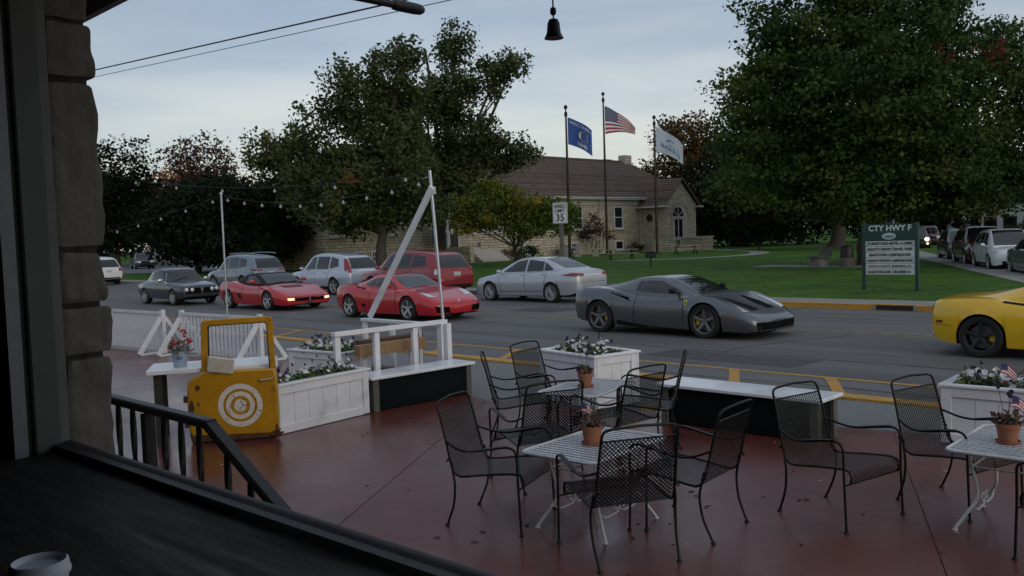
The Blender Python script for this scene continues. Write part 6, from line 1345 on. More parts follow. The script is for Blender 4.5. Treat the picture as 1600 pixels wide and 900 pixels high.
def flag_on_pole(x, y, H, lb, kind, w, h, droop, cut, zt):
    p = empty('flagpole', (x, y, 0.10), 0, lb + ' flagpole on the lawn', 'flagpole', 'flagpoles before the town hall')
    MB().tube([(0, 0, 0), (0, 0, H * 0.5), (0, 0, H)], [0.13, 0.11, 0.07], 12).build('pole', bronze, p, smooth=60)
    MB().lathe([(0.001, H + 0.55), (0.10, H + 0.50), (0.17, H + 0.36), (0.10, H + 0.22), (0.05, H + 0.18), (0.05, H), (0.13, H - 0.05), (0.13, H - 0.35), (0.07, H - 0.4)], 12).build('finial', bronze, p, smooth=50)
    MB().lathe([(0.001, 0.0), (0.30, 0.0), (0.28, 0.1), (0.14, 0.2), (0.001, 0.2)], 14).build('base_collar', bronze, p, smooth=50)
    f = empty('flag', (x, y, 0.10 + zt), 0, None, 'flag'); NC, NR = 26, 26
    fp = lambda s, t: flag_point(s, t, w, h, droop, 1.0, cut) + CR * 0.12
    b = MB()
    for i in range(NR):
        for j in range(NC):
            s, t = (j + .5) / NC, (i + .5) / NR
            if kind == 'us': b.cur = 2 if (s < 0.40 and t < 0.54) else (0 if int(t * 13) % 2 == 0 else 1)
            b.quad([fp(j / NC, i / NR), fp((j + 1) / NC, i / NR), fp((j + 1) / NC, (i + 1) / NR), fp(j / NC, (i + 1) / NR)])
    b.build('cloth', {'us': [fl_red, fl_white, fl_navy], 'state': fl_blue, 'town': fl_pale}[kind], f, fix=False)
    nrm = Vector((0.701, -0.713, 0))
    def decal(nm, m, poly):
        q = MB(); q.v = [tuple(fp(s, t) + nrm * 0.03) for s, t in poly]; q.f = [tuple(range(len(poly)))]; q.mi = [0]; q.build(nm, m, f, fix=False)
    def word(txt, size, s0, t0, m, slope=0.0):
        cu = bpy.data.curves.new('t', 'FONT'); cu.body = txt; cu.size = size; cu.align_x = 'CENTER'; cu.align_y = 'CENTER'; cu.resolution_u = 2
        o = bpy.data.objects.new('t', cu); COL.objects.link(o); me = bpy.data.meshes.new_from_object(o.evaluated_get(bpy.context.evaluated_depsgraph_get())); COL.objects.unlink(o); bpy.data.objects.remove(o)
        for v in me.vertices: v.co = fp(s0 + v.co.x, t0 - v.co.y * w / h + slope * v.co.x) + nrm * 0.035
        me.materials.clear(); me.materials.append(m); q = bpy.data.objects.new('lettering', me); COL.objects.link(q); q.parent = f
    if kind == 'us':
        st_ = MB()
        for i in range(9):
            for j in range(6 if i % 2 == 0 else 5):
                cs, ct = 0.035 + (j + (0 if i % 2 == 0 else .5)) * 0.062, 0.045 + i * 0.055
                st_.quad([tuple(fp(cs + 0.014 * math.cos(a), ct + 0.02 * math.sin(a)) + nrm * 0.02) for a in (0, 1.57, 3.14, 4.71)])
        st_.build('stars', fl_white, f, fix=False, kind='stuff')
    elif kind == 'state':
        decal('emblem', fl_gold, [(0.60 + 0.21 * math.cos(a), 0.50 + 0.19 * math.sin(a)) for a in np.linspace(0, 6.28, 18)[:-1]]); decal('emblem_band', fl_white, [(0.42, 0.60), (0.46, 0.42), (0.52, 0.36), (0.50, 0.6)])
        word('WISCONSIN', 0.16, 0.52, 0.16, fl_white); word('1848', 0.22, 0.55, 0.86, fl_white)
    else:
        word('BAILEYS', 0.20, 0.52, 0.72, fl_ink, 0.2); decal('emblem', fl_ink, [(0.34, 0.40), (0.45, 0.28), (0.62, 0.30), (0.60, 0.34), (0.46, 0.33), (0.37, 0.43)]); decal('emblem_wave', fl_ink, [(0.44, 0.50), (0.6, 0.56), (0.78, 0.54), (0.78, 0.57), (0.6, 0.60), (0.44, 0.54)])
    tag(f, {'us': 'red and white striped flag flying from the tallest pole', 'state': 'blue state flag with round emblem on the left pole', 'town': 'pale town flag with blue lettering on the right pole'}[kind])
flag_on_pole(-46.95, 54.5, 11.8, 'left bronze', 'state', 2.15, 2.15, 0.50, 0.05, 11.35)
flag_on_pole(-51.84, 65.5, 14.5, 'tallest bronze, middle', 'us', 3.15, 2.6, 0.66, 0.78, 13.75)
flag_on_pole(-46.18, 65.45, 11.7, 'right bronze', 'town', 2.7, 2.2, 0.62, 0.25, 11.2)
# speed limit sign
sg = empty('speed_limit_sign', (-21.95, 25.0, 0.10), R(0), 'white SPEED LIMIT 35 sign on a wooden post', 'sign')
signw = mat('sign white', (0.55, 0.58, 0.60), 0.45, var=0.03); signk = mat('sign black', (0.012, 0.012, 0.013), 0.5)
MB().box((0, 0.05, 1.25), (0.14, 0.10, 2.5)).build('post', grey_wood, sg)
MB().box((0, 0.05, 2.75), (0.10, 0.06, 0.8)).build('upper_post', grey_wood, sg)
ps = MB().box((0, 0, 0), (0.62, 0.012, 0.78)).build('plate', signw, sg, bevel=0.003); ps.location = (0, -0.02, 2.78)
fr = MB()
for (cx, cz, w_, h_) in ((0, 0.365, 0.56, 0.012), (0, -0.365, 0.56, 0.012), (0.285, 0, 0.012, 0.74), (-0.285, 0, 0.012, 0.74)): fr.box((cx, -0.03, 2.78 + cz), (w_, 0.004, h_))
fr.build('border', signk, sg)
MF = Matrix(((1, 0, 0, 0), (0, 0, -1, -0.03), (0, 1, 0, 0), (0, 0, 0, 1)))
for tx, z, s, bo in (('SPEED', 3.02, 0.175, 0.004), ('LIMIT', 2.86, 0.175, 0.004), ('35', 2.60, 0.37, 0.006)): text_mesh(tx, s, signk, 'lettering', sg, Matrix.Translation((0, 0, z)) @ MF, bold=bo)
sg.rotation_euler = (0, 0, R(14))
# county highway direction sign
c1, c2 = Vector((-11.2, 26.5, 0.1)), Vector((-9.75, 26.1, 0.1)); dd = (c2 - c1); cw = dd.length
hs = empty('direction_sign', c1, math.atan2(dd.y, dd.x) + R(20), 'green CTY HWY F direction sign with six white panels on the lawn', 'sign')
greenp = mat('dark green sign paint', (0.004, 0.036, 0.030), 0.5, var=0.1)
for x in (0, cw): MB().box((x, 0, 0.99), (0.10, 0.10, 1.98)).build('post', greenp, hs, bevel=0.006)
MB().box((cw / 2, 0, 1.71), (cw - 0.10, 0.05, 0.50)).build('header_board', greenp, hs)
text_mesh('CTY HWY F', 0.235, signw, 'lettering', hs, Matrix.Translation((cw / 2, 0, 1.83)) @ MF, xscale=0.98, bold=0.004)
b = MB(); b.prism([(0.20 * math.cos(a), 0.10 * math.sin(a)) for a in np.linspace(0, 6.28, 25)[:-1]], 0, 0.012, Matrix.Translation((cw / 2 - 0.02, 0.0, 1.60)) @ MF); b.build('oval_emblem', mat('pale oval', (0.36, 0.43, 0.47), 0.5, var=0.1, scale=20), hs)
b = MB(); b.prism([(-0.12, -0.05), (-0.11, 0.02), (-0.05, -0.01), (-0.03, 0.05), (0.04, 0.0), (0.12, 0.03), (0.13, -0.04)], 0.012, 0.018, Matrix.Translation((cw / 2 - 0.02, 0.0, 1.60)) @ MF); b.build('emblem_mark', mat('teal mark', (0.06, 0.15, 0.17), 0.6), hs)
rowsT = ["JOURNEY'S END MOTEL & CABINS", "BAILEY'S GROVE TRAVEL PARK", "BEANTOWN CAMPGROUND", "BAILEYS WOODS CAMPGROUND", "DOOR COUNTY BREWING CO.", "LIGHTHOUSE CRUISES"]
for k, tx in enumerate(rowsT):
    z = 1.385 - 0.168 * k; p = empty('panel', (cw / 2, 0, z), parent=hs)
    MB().box((0, 0, 0), (cw - 0.11, 0.03, 0.150)).build('panel_board', signw, p)
    cu_w = {28: 0.96, 26: 0.95, 19: 0.88, 24: 0.95, 23: 0.92, 18: 0.82}[len(tx)] * (cw - 0.16)
    t_ = text_mesh(tx, 0.115, signk if k != 4 else mat('sign grey', (0.10, 0.11, 0.11), 0.5), 'lettering', p, MF, bold=0.0035)
    xs = [v.co.x for v in t_.data.vertices]; sc_ = cu_w / (max(xs) - min(xs)); dx = -0.09 if k == 5 else 0
    for v in t_.data.vertices: v.co.x = v.co.x * sc_ + dx
MB().prism([(0.42, 0.012), (0.53, 0.012), (0.53, 0.04), (0.60, 0), (0.53, -0.04), (0.53, -0.012), (0.42, -0.012)], 0, 0.004, Matrix.Translation((0, 0.012, 0)) @ MF).build('arrow', signk, hs.children[-1] if False else p)
# small signs at the back of the lawn
s2 = empty('warning_sign', (-44.6, 80.5, 0.1), R(40), 'yellow diamond warning sign with white plate far across the lawn', 'sign')
MB().box((0, 0, 1.3), (0.07, 0.07, 2.6)).build('post', bronze, s2); d_ = MB().box((0, 0, 0), (0.78, 0.03, 0.78)).build('diamond', mat('warning yellow', (0.34, 0.24, 0.05), 0.5), s2); d_.location = (0, -0.06, 2.55); d_.rotation_euler = (0, R(45), 0)
MB().box((0, -0.06, 1.62), (0.45, 0.03, 0.75)).build('plate', signw, s2)
s3 = empty('notice_board', (-21.3, 51.7, 0.1), R(25), 'blue notice board half hidden behind the green direction sign', 'sign')
MB().box((0.55, 0, 1.35), (1.1, 0.06, 2.0)).build('board', mat('notice blue', (0.03, 0.09, 0.22), 0.5, col2=(0.10, 0.18, 0.32), scale=6), s3); MB().box((0, 0, 1.2), (0.08, 0.09, 2.4)).build('post', white_wood, s3); MB().box((1.1, 0, 1.2), (0.08, 0.09, 2.4)).build('post', white_wood, s3)
s4 = empty('white_sign', (-37.5, 119, 0.1), R(40), 'small white sign far up the side street', 'sign'); MB().box((0, 0, 1.3), (0.1, 0.1, 2.6)).build('post', bronze, s4); MB().box((0, -0.08, 3.0), (1.0, 0.04, 1.6)).build('plate', signw, s4)
# picnic tables
def picnic(x, y, rz, lb):
    t = empty('picnic_table', (x, y, 0.10), rz, lb, 'picnic table', 'picnic tables by the hall'); wd_ = mat('grey picnic boards', (0.26, 0.24, 0.20), 0.8, var=0.15, scale=3)
    for k in range(5): MB().box((0, -0.32 + 0.16 * k, 0.74), (2.4, 0.145, 0.045)).build('table_board', wd_, t)
    for s in (-1, 1):
        for k in (0, 1): MB().box((0, s * (0.68 + 0.15 * k), 0.45), (2.4, 0.14, 0.045)).build('seat_board', wd_, t)
        for xx in (-0.8, 0.8): MB().bar((xx, s * 0.25, 0.72), (xx, s * 0.65, 0.0), 0.06, 0.09, up=(1, 0, 0)).build('leg', bronze, t)
    for xx in (-0.8, 0.8): MB().box((xx, 0, 0.40), (0.05, 1.6, 0.07)).build('cross_beam', bronze, t)
picnic(-41.1, 53.6, R(45), 'grey picnic table on the lawn left of the park grill'); picnic(-42.6, 64.5, R(45), 'grey picnic table in front of the arched entrance')
gr = empty('park_grill', (-30.6, 42.7, 0.1), R(40), 'black park grill on a post in the lawn', 'grill')
MB().box((0, 0, 0.25), (0.09, 0.09, 0.5)).build('post', bronze, gr); b = MB().box((0, 0, 0.65), (0.62, 0.42, 0.30)); b.build('fire_box', signk, gr, bevel=0.03); MB().box((0, -0.1, 0.82), (0.66, 0.3, 0.02)).build('grate', bronze, gr)
# park bench and litter bin by the big tree
pb = empty('park_bench', (-20.0, 42.1, 0.115), R(135), 'weathered park bench seen side on, beside the litter bin', 'bench')
for s in (-1, 1): MB().box((s * 0.7, 0.05, 0.21), (0.14, 0.42, 0.42)).build('leg', walkm, pb); MB().bar((s * 0.7, -0.18, 0.40), (s * 0.7, -0.34, 0.92), 0.06, 0.08).build('back_support', walkm, pb)
for k in range(4): MB().box((0, -0.12 + 0.13 * k, 0.445), (1.8, 0.115, 0.045)).build('seat_board', grey_wood, pb)
for k in range(3): MB().box((0, -0.235 - 0.045 * k, 0.58 + 0.15 * k), (1.8, 0.035, 0.12)).build('back_board', grey_wood, pb)
lb_ = empty('litter_bin', (-18.4, 41.6, 0.115), 0, 'dark litter bin in a concrete ring under the big tree', 'bin')
MB().lathe([(0.001, 0), (0.34, 0), (0.36, 0.42), (0.33, 0.44), (0.001, 0.44)], 20).build('concrete_ring', grey_wood, lb_, smooth=40); MB().lathe([(0.30, 0.44), (0.31, 0.95), (0.27, 1.0), (0.001, 1.02)], 20).build('bin', bronze, lb_, smooth=40)
# stone markers by the hall wall
for (x, y, h, lb) in ((-52.6, 60.6, 0.85, 'left grey stone marker by the hall wall'), (-51.9, 61.3, 1.1, 'tallest grey stone marker by the hall wall'), (-50.3, 61.9, 0.6, 'low grey stone marker right of the others')):
    mk_ = empty('stone_marker', (x, y, 0.1), R(45), lb, 'marker'); MB().box((0, 0, 0.06), (0.62, 0.36, 0.12)).build('plinth', walkm, mk_); MB().box((0, 0, h / 2 + 0.06), (0.45, 0.2, h)).build('slab', walkm, mk_, bevel=0.03)
# overhead wires
for (a, b_, r_, lb) in (((-60, 10, 9.4), (14, 10, 4.45), 0.016, 'thicker black overhead wire crossing the sky'), ((-60, 10, 9.15), (16, 10, 4.2), 0.0075, 'thinner black overhead wire crossing the sky')):
    a, b_ = Vector(a), Vector(b_); w_ = MB(); w_.tube([a.lerp(b_, k / 40) - Vector((0, 0, 4 * 0.0 * (k / 40) * (1 - k / 40))) for k in range(41)], r_, 6); w_.build('overhead_wire', black_metal, label=lb, cat='wire')
# left background: swing frame, low white building, small signs
sw_ = empty('timber_swing_frame', (-105.6, 49.5, 0.1), R(45), 'weathered timber swing frame under the left trees', 'frame'); tw_ = mat('pale timber', (0.20, 0.18, 0.15), 0.8, var=0.2)
for x in (-2.2, 2.2): MB().box((x, 0, 1.35), (0.28, 0.28, 2.7)).build('post', tw_, sw_)
MB().box((0, 0, 2.65), (5.0, 0.25, 0.25)).build('beam', tw_, sw_); MB().bar((-0.9, 0, 2.6), (0.9, 0.1, 0.8), 0.15, 0.12).build('slide_plank', tw_, sw_); MB().box((0.9, 0, 0.55), (2.2, 0.5, 0.15)).build('seat', tw_, sw_)
lw = empty('low_building', (-129, 69, 0.1), R(45), 'long low white building far behind the left trees', 'building'); lwm = mat('pale siding', (0.42, 0.43, 0.42), 0.7, var=0.1)
MB().box((0, 0, 1.5), (24, 6, 3.0)).build('wall', lwm, lw); MB().prism([(-3.6, 3.0), (3.6, 3.0), (0, 4.4)], -12.5, 12.5, Matrix(((0, 0, 1, 0), (1, 0, 0, 0), (0, 1, 0, 0), (0, 0, 0, 1)))).build('roof', rooft, lw)
for k in range(7): MB().box((-9 + 3 * k, -3.02, 1.3), (0.9, 0.06, 1.2)).build('window', pane, lw)
for (x, y, rz, lb) in ((-100.5, 44.2, 45, 'small pale blue lot sign left of the swing frame'), (-96.5, 50.3, 45, 'small pale blue lot sign right of the swing frame')):
    q = empty('lot_sign', (x, y, 0.1), R(rz), lb, 'sign'); MB().box((0, 0, 0.9), (0.08, 0.08, 1.8)).build('post', bronze, q); MB().box((0, -0.06, 1.7), (0.85, 0.04, 1.1)).build('plate', mat('pale blue plate', (0.25, 0.32, 0.38), 0.5), q)
# white house at the right edge, far pale blue house
def house(nm, x, y, rz, L, D, H, rh, m, lb, nx, nz):
    h = empty(nm, (x, y, 0.05), rz, lb, 'house')
    MB().box((0, 0, H / 2), (L, D, H)).build('wall', m, h); MB().prism([(-D / 2 - 0.5, H), (D / 2 + 0.5, H), (0, H + rh)], -L / 2 - 0.4, L / 2 + 0.4, Matrix(((0, 0, 1, 0), (1, 0, 0, 0), (0, 1, 0, 0), (0, 0, 0, 1)))).build('roof', rooft, h)
    for i in range(nx):
        for j in range(nz):
            for (px_, py_, d0, d1) in ((-L / 2 + (i + .5) * L / nx, -D / 2 - 0.02, 0.9, 0.08),):
                w_ = empty('window', (px_, py_, 1.7 + j * 2.9), parent=h); MB().box((0, 0, 0), (0.85, 0.06, 1.5)).build('pane', pane, w_)
                for s in (-1, 1): MB().box((s * 0.62, -0.02, 0), (0.35, 0.05, 1.5)).build('shutter', bronze, w_)
                MB().box((0, -0.03, -0.82), (1.1, 0.12, 0.1)).build('sill', win_w, w_)
house('white_house', -23.6, 105.8, R(65 - 90), 12, 10, 6.4, 3.0, mat('white siding', (0.50, 0.52, 0.50), 0.7, var=0.05), 'two storey white house with dark shutters at the right edge', 5, 2)
house('pale_house', -57, 168, R(40), 12, 9, 4.5, 2.5, mat('blue grey siding', (0.20, 0.24, 0.30), 0.7, var=0.1), 'pale blue grey house at the far end of the side street', 4, 1)
# ---------------------------------------------------------------- trees and shrubs
def leaf_mat(n, c1, c2, c3=None, sc=0.35):
    M = bpy.data.materials.new(n); M.use_nodes = True; t = M.node_tree; b = t.nodes['Principled BSDF']; b.inputs['Roughness'].default_value = 0.65; b.inputs['Specular IOR Level'].default_value = 0.15
    co = t.nodes.new('ShaderNodeTexCoord'); nz = t.nodes.new('ShaderNodeTexNoise'); nz.inputs['Scale'].default_value = sc; nz.inputs['Detail'].default_value = 3
    t.links.new(co.outputs['Object'], nz.inputs['Vector']); r = t.nodes.new('ShaderNodeValToRGB'); r.color_ramp.elements[0].position = 0.35; r.color_ramp.elements[0].color = (*c1, 1); r.color_ramp.elements[1].position = 0.60; r.color_ramp.elements[1].color = (*c2, 1)
    if c3: e = r.color_ramp.elements.new(0.68); e.color = (*c3, 1)
    t.links.new(nz.outputs['Fac'], r.inputs[0]); t.links.new(r.outputs[0], b.inputs['Base Color'])
    tr = t.nodes.new('ShaderNodeBsdfTranslucent'); t.links.new(r.outputs[0], tr.inputs[0]); mx = t.nodes.new('ShaderNodeMixShader'); mx.inputs[0].default_value = 0.25
    t.links.new(b.outputs[0], mx.inputs[1]); t.links.new(tr.outputs[0], mx.inputs[2]); t.links.new(mx.outputs[0], t.nodes['Material Output'].inputs[0]); MATS[n] = M; return M
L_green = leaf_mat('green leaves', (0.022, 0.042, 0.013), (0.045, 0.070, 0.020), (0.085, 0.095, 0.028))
L_maple = leaf_mat('maple leaves', (0.024, 0.056, 0.016), (0.058, 0.092, 0.022), (0.115, 0.125, 0.030), 0.4)
L_olive = leaf_mat('olive leaves', (0.046, 0.068, 0.026), (0.078, 0.100, 0.038), (0.125, 0.115, 0.042), 0.4)
L_yellow = leaf_mat('yellowing leaves', (0.085, 0.135, 0.024), (0.17, 0.18, 0.03), (0.40, 0.28, 0.035), 0.6)
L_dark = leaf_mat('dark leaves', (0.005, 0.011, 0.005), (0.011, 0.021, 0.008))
L_purple = leaf_mat('purple leaves', (0.060, 0.034, 0.024), (0.105, 0.055, 0.038))
L_autumn = leaf_mat('autumn leaves', (0.040, 0.050, 0.018), (0.12, 0.065, 0.022), (0.17, 0.075, 0.025), 0.3)
L_red = leaf_mat('red leaves', (0.10, 0.022, 0.020), (0.17, 0.04, 0.03), None, 1.5)
bark = mat('bark', (0.040, 0.033, 0.027), 0.95, col2=(0.075, 0.062, 0.050), scale=4, stretch=(3, 3, 0.6), bump=1.0, bscale=6, dist=0.05)
bark_pale = mat('pale birch bark', (0.16, 0.15, 0.135), 0.9, col2=(0.09, 0.08, 0.07), scale=3, bump=0.6, bscale=6)
def big_mesh(name, V, m):
    """V: (n,4,3) array of leaf quads"""
    n = len(V); me = bpy.data.meshes.new(name); me.vertices.add(n * 4); me.vertices.foreach_set('co', V.reshape(-1).astype(np.float32))
    me.loops.add(n * 4); me.loops.foreach_set('vertex_index', np.arange(n * 4, dtype=np.int32)); me.polygons.add(n); me.polygons.foreach_set('loop_start', np.arange(0, n * 4, 4, dtype=np.int32)); me.polygons.foreach_set('loop_total', np.full(n, 4, np.int32))
    me.materials.append(m); me.update(calc_edges=True); return me
def leaves(centres, n_per, spread, L, rs, droop=0.0):
    c = np.repeat(centres, n_per, axis=0); n = len(c)
    p = c + np.clip(rs.normal(0, 1, (n, 3)), -1.5, 1.5) * np.asarray(spread)
    o = rs.normal(0, 0.9, (n, 3)) + np.array((0, 0, 0.8)); ax = np.cross(o, rs.normal(0, 1, (n, 3))); ax /= np.linalg.norm(ax, axis=1)[:, None]; sd = np.cross(ax, o); sd /= np.linalg.norm(sd, axis=1)[:, None]
    l = (L * rs.uniform(0.45, 1.55, n))[:, None]; w = l * 0.36
    return np.stack([p, p + ax * l * 0.45 + sd * w, p + ax * l, p + ax * l * 0.45 - sd * w], axis=1)
def tree(name, label, pos, lobes, trunk_h, tr, n_cl, n_per, L, lm, seed, bm=None, group=None, cl=0.55, fill=0.45, extra=None, cat='tree', limbs=True, stems=1, flat=0.55):
    """lobes: (x, y, z, rx, ry, rz) ellipsoids relative to the base; foliage sits in clumps spread through them"""
    rs = np.random.RandomState(seed); r_ = random.Random(seed); t = empty(name, pos, 0, label, cat, group)
    vol = np.array([l[3] * l[4] * l[5] for l in lobes]) ** 0.75; vol /= vol.sum(); C = []
    for l, v in zip(lobes, vol):
        k = max(4, int(n_cl * v)); d = rs.normal(0, 1, (k, 3)); d /= np.linalg.norm(d, axis=1)[:, None]
        rad = (fill + (1 - fill) * rs.uniform(0, 1, k) ** 0.5) * (1 + 0.10 * np.clip(rs.normal(0, 1, k), -1.5, 1.5)); C.append(np.array(l[:3]) + d * rad[:, None] * np.array(l[3:]))
    C = np.concatenate(C); C = C[C[:, 2] > 0.3]
    me = big_mesh('crown', leaves(C, n_per, (cl, cl, cl * flat), L, rs), lm); o = bpy.data.objects.new('crown', me); COL.objects.link(o); o.parent = t; o['kind'] = 'stuff'
    b = MB(); top = max(l[2] for l in lobes)
    for s_ in range(stems):
        ox, oy = (0, 0) if stems == 1 else (r_.uniform(-.3, .3) * stems, r_.uniform(-.3, .3) * stems)
        tp = smooth_path([(ox * .2, oy * .2, -0.1), (ox * .5 + r_.uniform(-.1, .1) * tr * 4, oy * .5, trunk_h * 0.5), (ox + r_.uniform(-.2, .2), oy + r_.uniform(-.2, .2), trunk_h), (ox * 1.5, oy * 1.5, (trunk_h + top) / 2), (ox * 2 + r_.uniform(-.5, .5), oy * 2 + r_.uniform(-.5, .5), top)], 3)
        b.tube(tp, [tr * (1.35 if k == 0 else 1.0 - 0.85 * k / (len(tp) - 1)) for k in range(len(tp))], 9)
    if limbs:
        for l in lobes:
            a = Vector((0, 0, trunk_h * r_.uniform(0.8, 1.15))); e = Vector(l[:3]); mid = a.lerp(e, 0.5) + Vector((r_.uniform(-.4, .4), r_.uniform(-.4, .4), r_.uniform(-.2, .6)))
            pth = smooth_path([a, mid, e], 4); b.tube(pth, [tr * 0.5 * (1 - 0.75 * k / (len(pth) - 1)) for k in range(len(pth))], 6)
            for q in range(7):
                i = r_.randrange(len(C)); ce = Vector(C[i])
                if (ce - e).length < max(l[3:]) * 1.2:
                    s0 = pth[r_.randrange(3, len(pth))]; b.tube([s0, s0.lerp(ce, 0.55) + Vector((0, 0, r_.uniform(-.2, .3))), ce], [tr * 0.16, tr * 0.10, tr * 0.03], 5)
    b.build('trunk', bm or bark, t, smooth=60)
    if extra:
        for (c_, n_, sp_, m_, nm_) in extra:
            me = big_mesh(nm_, leaves(np.array(c_, float), n_, (sp_, sp_, sp_ * .7), L, rs), m_); o = bpy.data.objects.new(nm_, me); COL.objects.link(o); o.parent = t; o['kind'] = 'stuff'
    return t
rt = random.Random(3)
def lob(spec): return [tuple(s) for s in spec]
# coordinates of lobes use the view-right axis (CR) and height so crowns keep their outline; V2 turns (right, away, up) into world axes
AW = Vector((-0.701, 0.713, 0))
def V2(r, a, z, rx, ra, rz): p = CR * r + AW * a; return (p.x, p.y, z, (rx + ra) / 2, (rx + ra) / 2, rz)
# the two tall trees left of the hall
tree('tall_tree', 'tall loose crowned tree with spreading left branches left of the stone hall', (-46.5, 35.3, 0.1), [V2(-5.5, 0, 6.8, 2.4, 2.4, 1.9), V2(-3.6, 1, 8.8, 2.6, 2.4, 2.2), V2(-1.2, 0, 11.2, 2.3, 2.3, 2.3), V2(-3.0, -1, 5.2, 3.0, 2.8, 2.0), V2(0.8, -1, 6.6, 3.4, 3.0, 2.9), V2(1.4, 0, 12.4, 2.1, 2.1, 2.3), V2(-7.2, 0, 7.9, 1.6, 1.6, 1.1), V2(0.5, 0, 9.4, 2.8, 2.6, 2.2), V2(-1.6, 0, 3.6, 2.6, 2.4, 1.3), V2(2.6, 0, 4.0, 2.2, 2.2, 1.4), V2(2.0, 0, 14.2, 0.9, 0.9, 1.0)],
     3.2, 0.42, 640, 58, 0.24, L_olive, 11, cl=0.38, fill=0.3, flat=0.8)
tree('tall_tree', 'tallest tree with pointed leaning top before the stone hall', (-49.8, 43.3, 0.1), [V2(1.6, 0, 15.8, 1.3, 1.3, 2.0), V2(1.2, 0, 12.6, 2.0, 2.0, 2.2), V2(-0.6, 0, 10.6, 2.6, 2.6, 2.6), V2(4.4, 0, 13.6, 1.7, 1.5, 1.5), V2(5.8, 0, 14.6, 1.0, 1.0, 1.2), V2(2.6, 0, 9.2, 2.4, 2.2, 2.0), V2(4.6, 0, 8.0, 1.5, 1.5, 1.4), V2(-1.5, 0, 7.0, 2.8, 2.6, 2.3), V2(1.6, 0, 6.2, 2.7, 2.5, 1.7), V2(6.3, 0, 8.0, 1.2, 1.2, 1.2), V2(-3.4, 0, 12.2, 1.5, 1.5, 1.5)],
     3.6, 0.48, 640, 58, 0.24, L_olive, 12, cl=0.38, fill=0.3, flat=0.8)
F_ = 0.82
tree('small_yellow_tree', 'small yellowing tree in front of the hall, left of the speed sign', (-43.2, 44.4, 0.1), [tuple(F_ * q for q in l) for l in (V2(-2.6, 0, 4.6, 2.2, 2.0, 1.6), V2(0.2, 0, 5.0, 2.3, 2.0, 1.7), V2(2.6, 0, 4.4, 2.0, 1.8, 1.4), V2(-4.2, 0, 3.8, 1.4, 1.4, 1.0), V2(4.3, 0, 4.5, 1.1, 1.1, 0.9), V2(1.0, 0, 3.2, 2.2, 1.8, 1.0), V2(-1.8, 0, 6.2, 1.6, 1.4, 1.0), V2(-4.4, 0, 5.0, 1.5, 1.3, 1.1), V2(3.8, 0, 3.4, 1.5, 1.2, 0.9))], 1.2, 0.14, 520, 36, 0.19, L_yellow, 13, cl=0.34, fill=0.25, stems=3)
tree('red_leaved_shrub', 'thin red leaved shrub against the hall wall', (-54.6, 67.2, 0.1), [V2(0, 0, 2.6, 1.0, 0.8, 1.1), V2(-1.0, 0, 2.0, 0.8, 0.6, 0.7), V2(1.2, 0, 1.9, 0.9, 0.6, 0.5), V2(0, 0, 3.4, 0.6, 0.5, 0.6)], 0.5, 0.06, 150, 9, 0.17, leaf_mat('plum leaves', (0.045, 0.022, 0.020), (0.09, 0.04, 0.03)), 14, cl=0.22, fill=0.1, cat='shrub', stems=4)
# big maple at the right and its neighbour
mp = [V2(0, 0, 9.0, 5.6, 5.0, 4.2), V2(-4.0, 0, 7.4, 3.0, 3.0, 2.6), V2(4.4, 0, 8.0, 3.8, 3.6, 3.4), V2(-2.6, 0, 12.2, 3.0, 3.0, 2.4), V2(1.8, 0, 13.2, 3.4, 3.2, 2.4), V2(-4.9, -1, 4.9, 2.2, 2.2, 1.6), V2(-1.4, -2, 5.0, 3.0, 2.6, 1.7), V2(2.6, -2, 4.9, 3.0, 2.6, 1.6), V2(6.8, -1, 5.2, 2.6, 2.4, 1.7), V2(7.8, 0, 9.6, 2.4, 2.4, 2.4), V2(-5.6, 0, 8.4, 1.4, 1.4, 1.4), V2(0, -3, 7.4, 4.4, 2.0, 2.6), V2(9.2, 0, 6.4, 2.0, 2.0, 2.0), V2(-3.4, -2, 3.7, 2.4, 2.0, 1.4), V2(-0.8, -3, 3.4, 2.6, 2.0, 1.3), V2(2.2, -3, 3.4, 2.6, 2.2, 1.3), V2(5.2, -2, 3.6, 2.6, 2.2, 1.4), V2(0, 1, 3.4, 3.0, 2.2, 1.3), V2(7.8, -1, 3.8, 2.2, 2.0, 1.3)]
e1 = [(list(V2(1.6 + rt.gauss(0, .5), -4.3, 9.2 + rt.gauss(0, .5), 1, 1, 1)[:3])) for _ in range(7)] + [(list(V2(4.6 + rt.gauss(0, .3), -4, 9.6 + rt.gauss(0, .3), 1, 1, 1)[:3])) for _ in range(5)]
tree('maple_tree', 'huge green maple with a patch of red leaves filling the upper right', (-18.3, 43.4, 0.1), mp, 2.2, 0.36, 1300, 92, 0.20, L_maple, 21, cl=0.55, fill=0.6, flat=0.38, extra=[(e1, 12, 0.3, L_red, 'red_leaves')])
tree('broad_tree', 'broad dark tree with thick trunk behind the park bench', (-35.5, 78.0, 0.1), [V2(0, 0, 11, 7, 6, 5), V2(-6, 0, 9, 4.5, 4, 4), V2(6, 0, 9.5, 4.5, 4, 4), V2(0, -3, 6.5, 6.5, 4, 2.6), V2(-4.5, -2, 15, 4, 4, 3), V2(3, 0, 16, 5, 4, 3.5), V2(-8.5, -1, 5.6, 3, 3, 2)], 3.5, 0.75, 1050, 34, 0.36, L_maple, 22, cl=0.9, fill=0.5)
tree('autumn_tree', 'brown tinged autumn tree right of the white flag', (-62.5, 97.5, 0.1), [V2(-1, 0, 13.5, 4.6, 4, 3.2), V2(1.5, 0, 10, 4.6, 4, 3.4), V2(-4.2, 0, 8.8, 3, 3, 2.6), V2(-5.5, 0, 6.5, 2.6, 2.6, 2.4), V2(3, 0, 6, 4, 4, 3)], 4, 0.4, 620, 30, 0.36, L_autumn, 23, cl=0.8, fill=0.4)
BK = 'dark trees closing the back of the lawn'
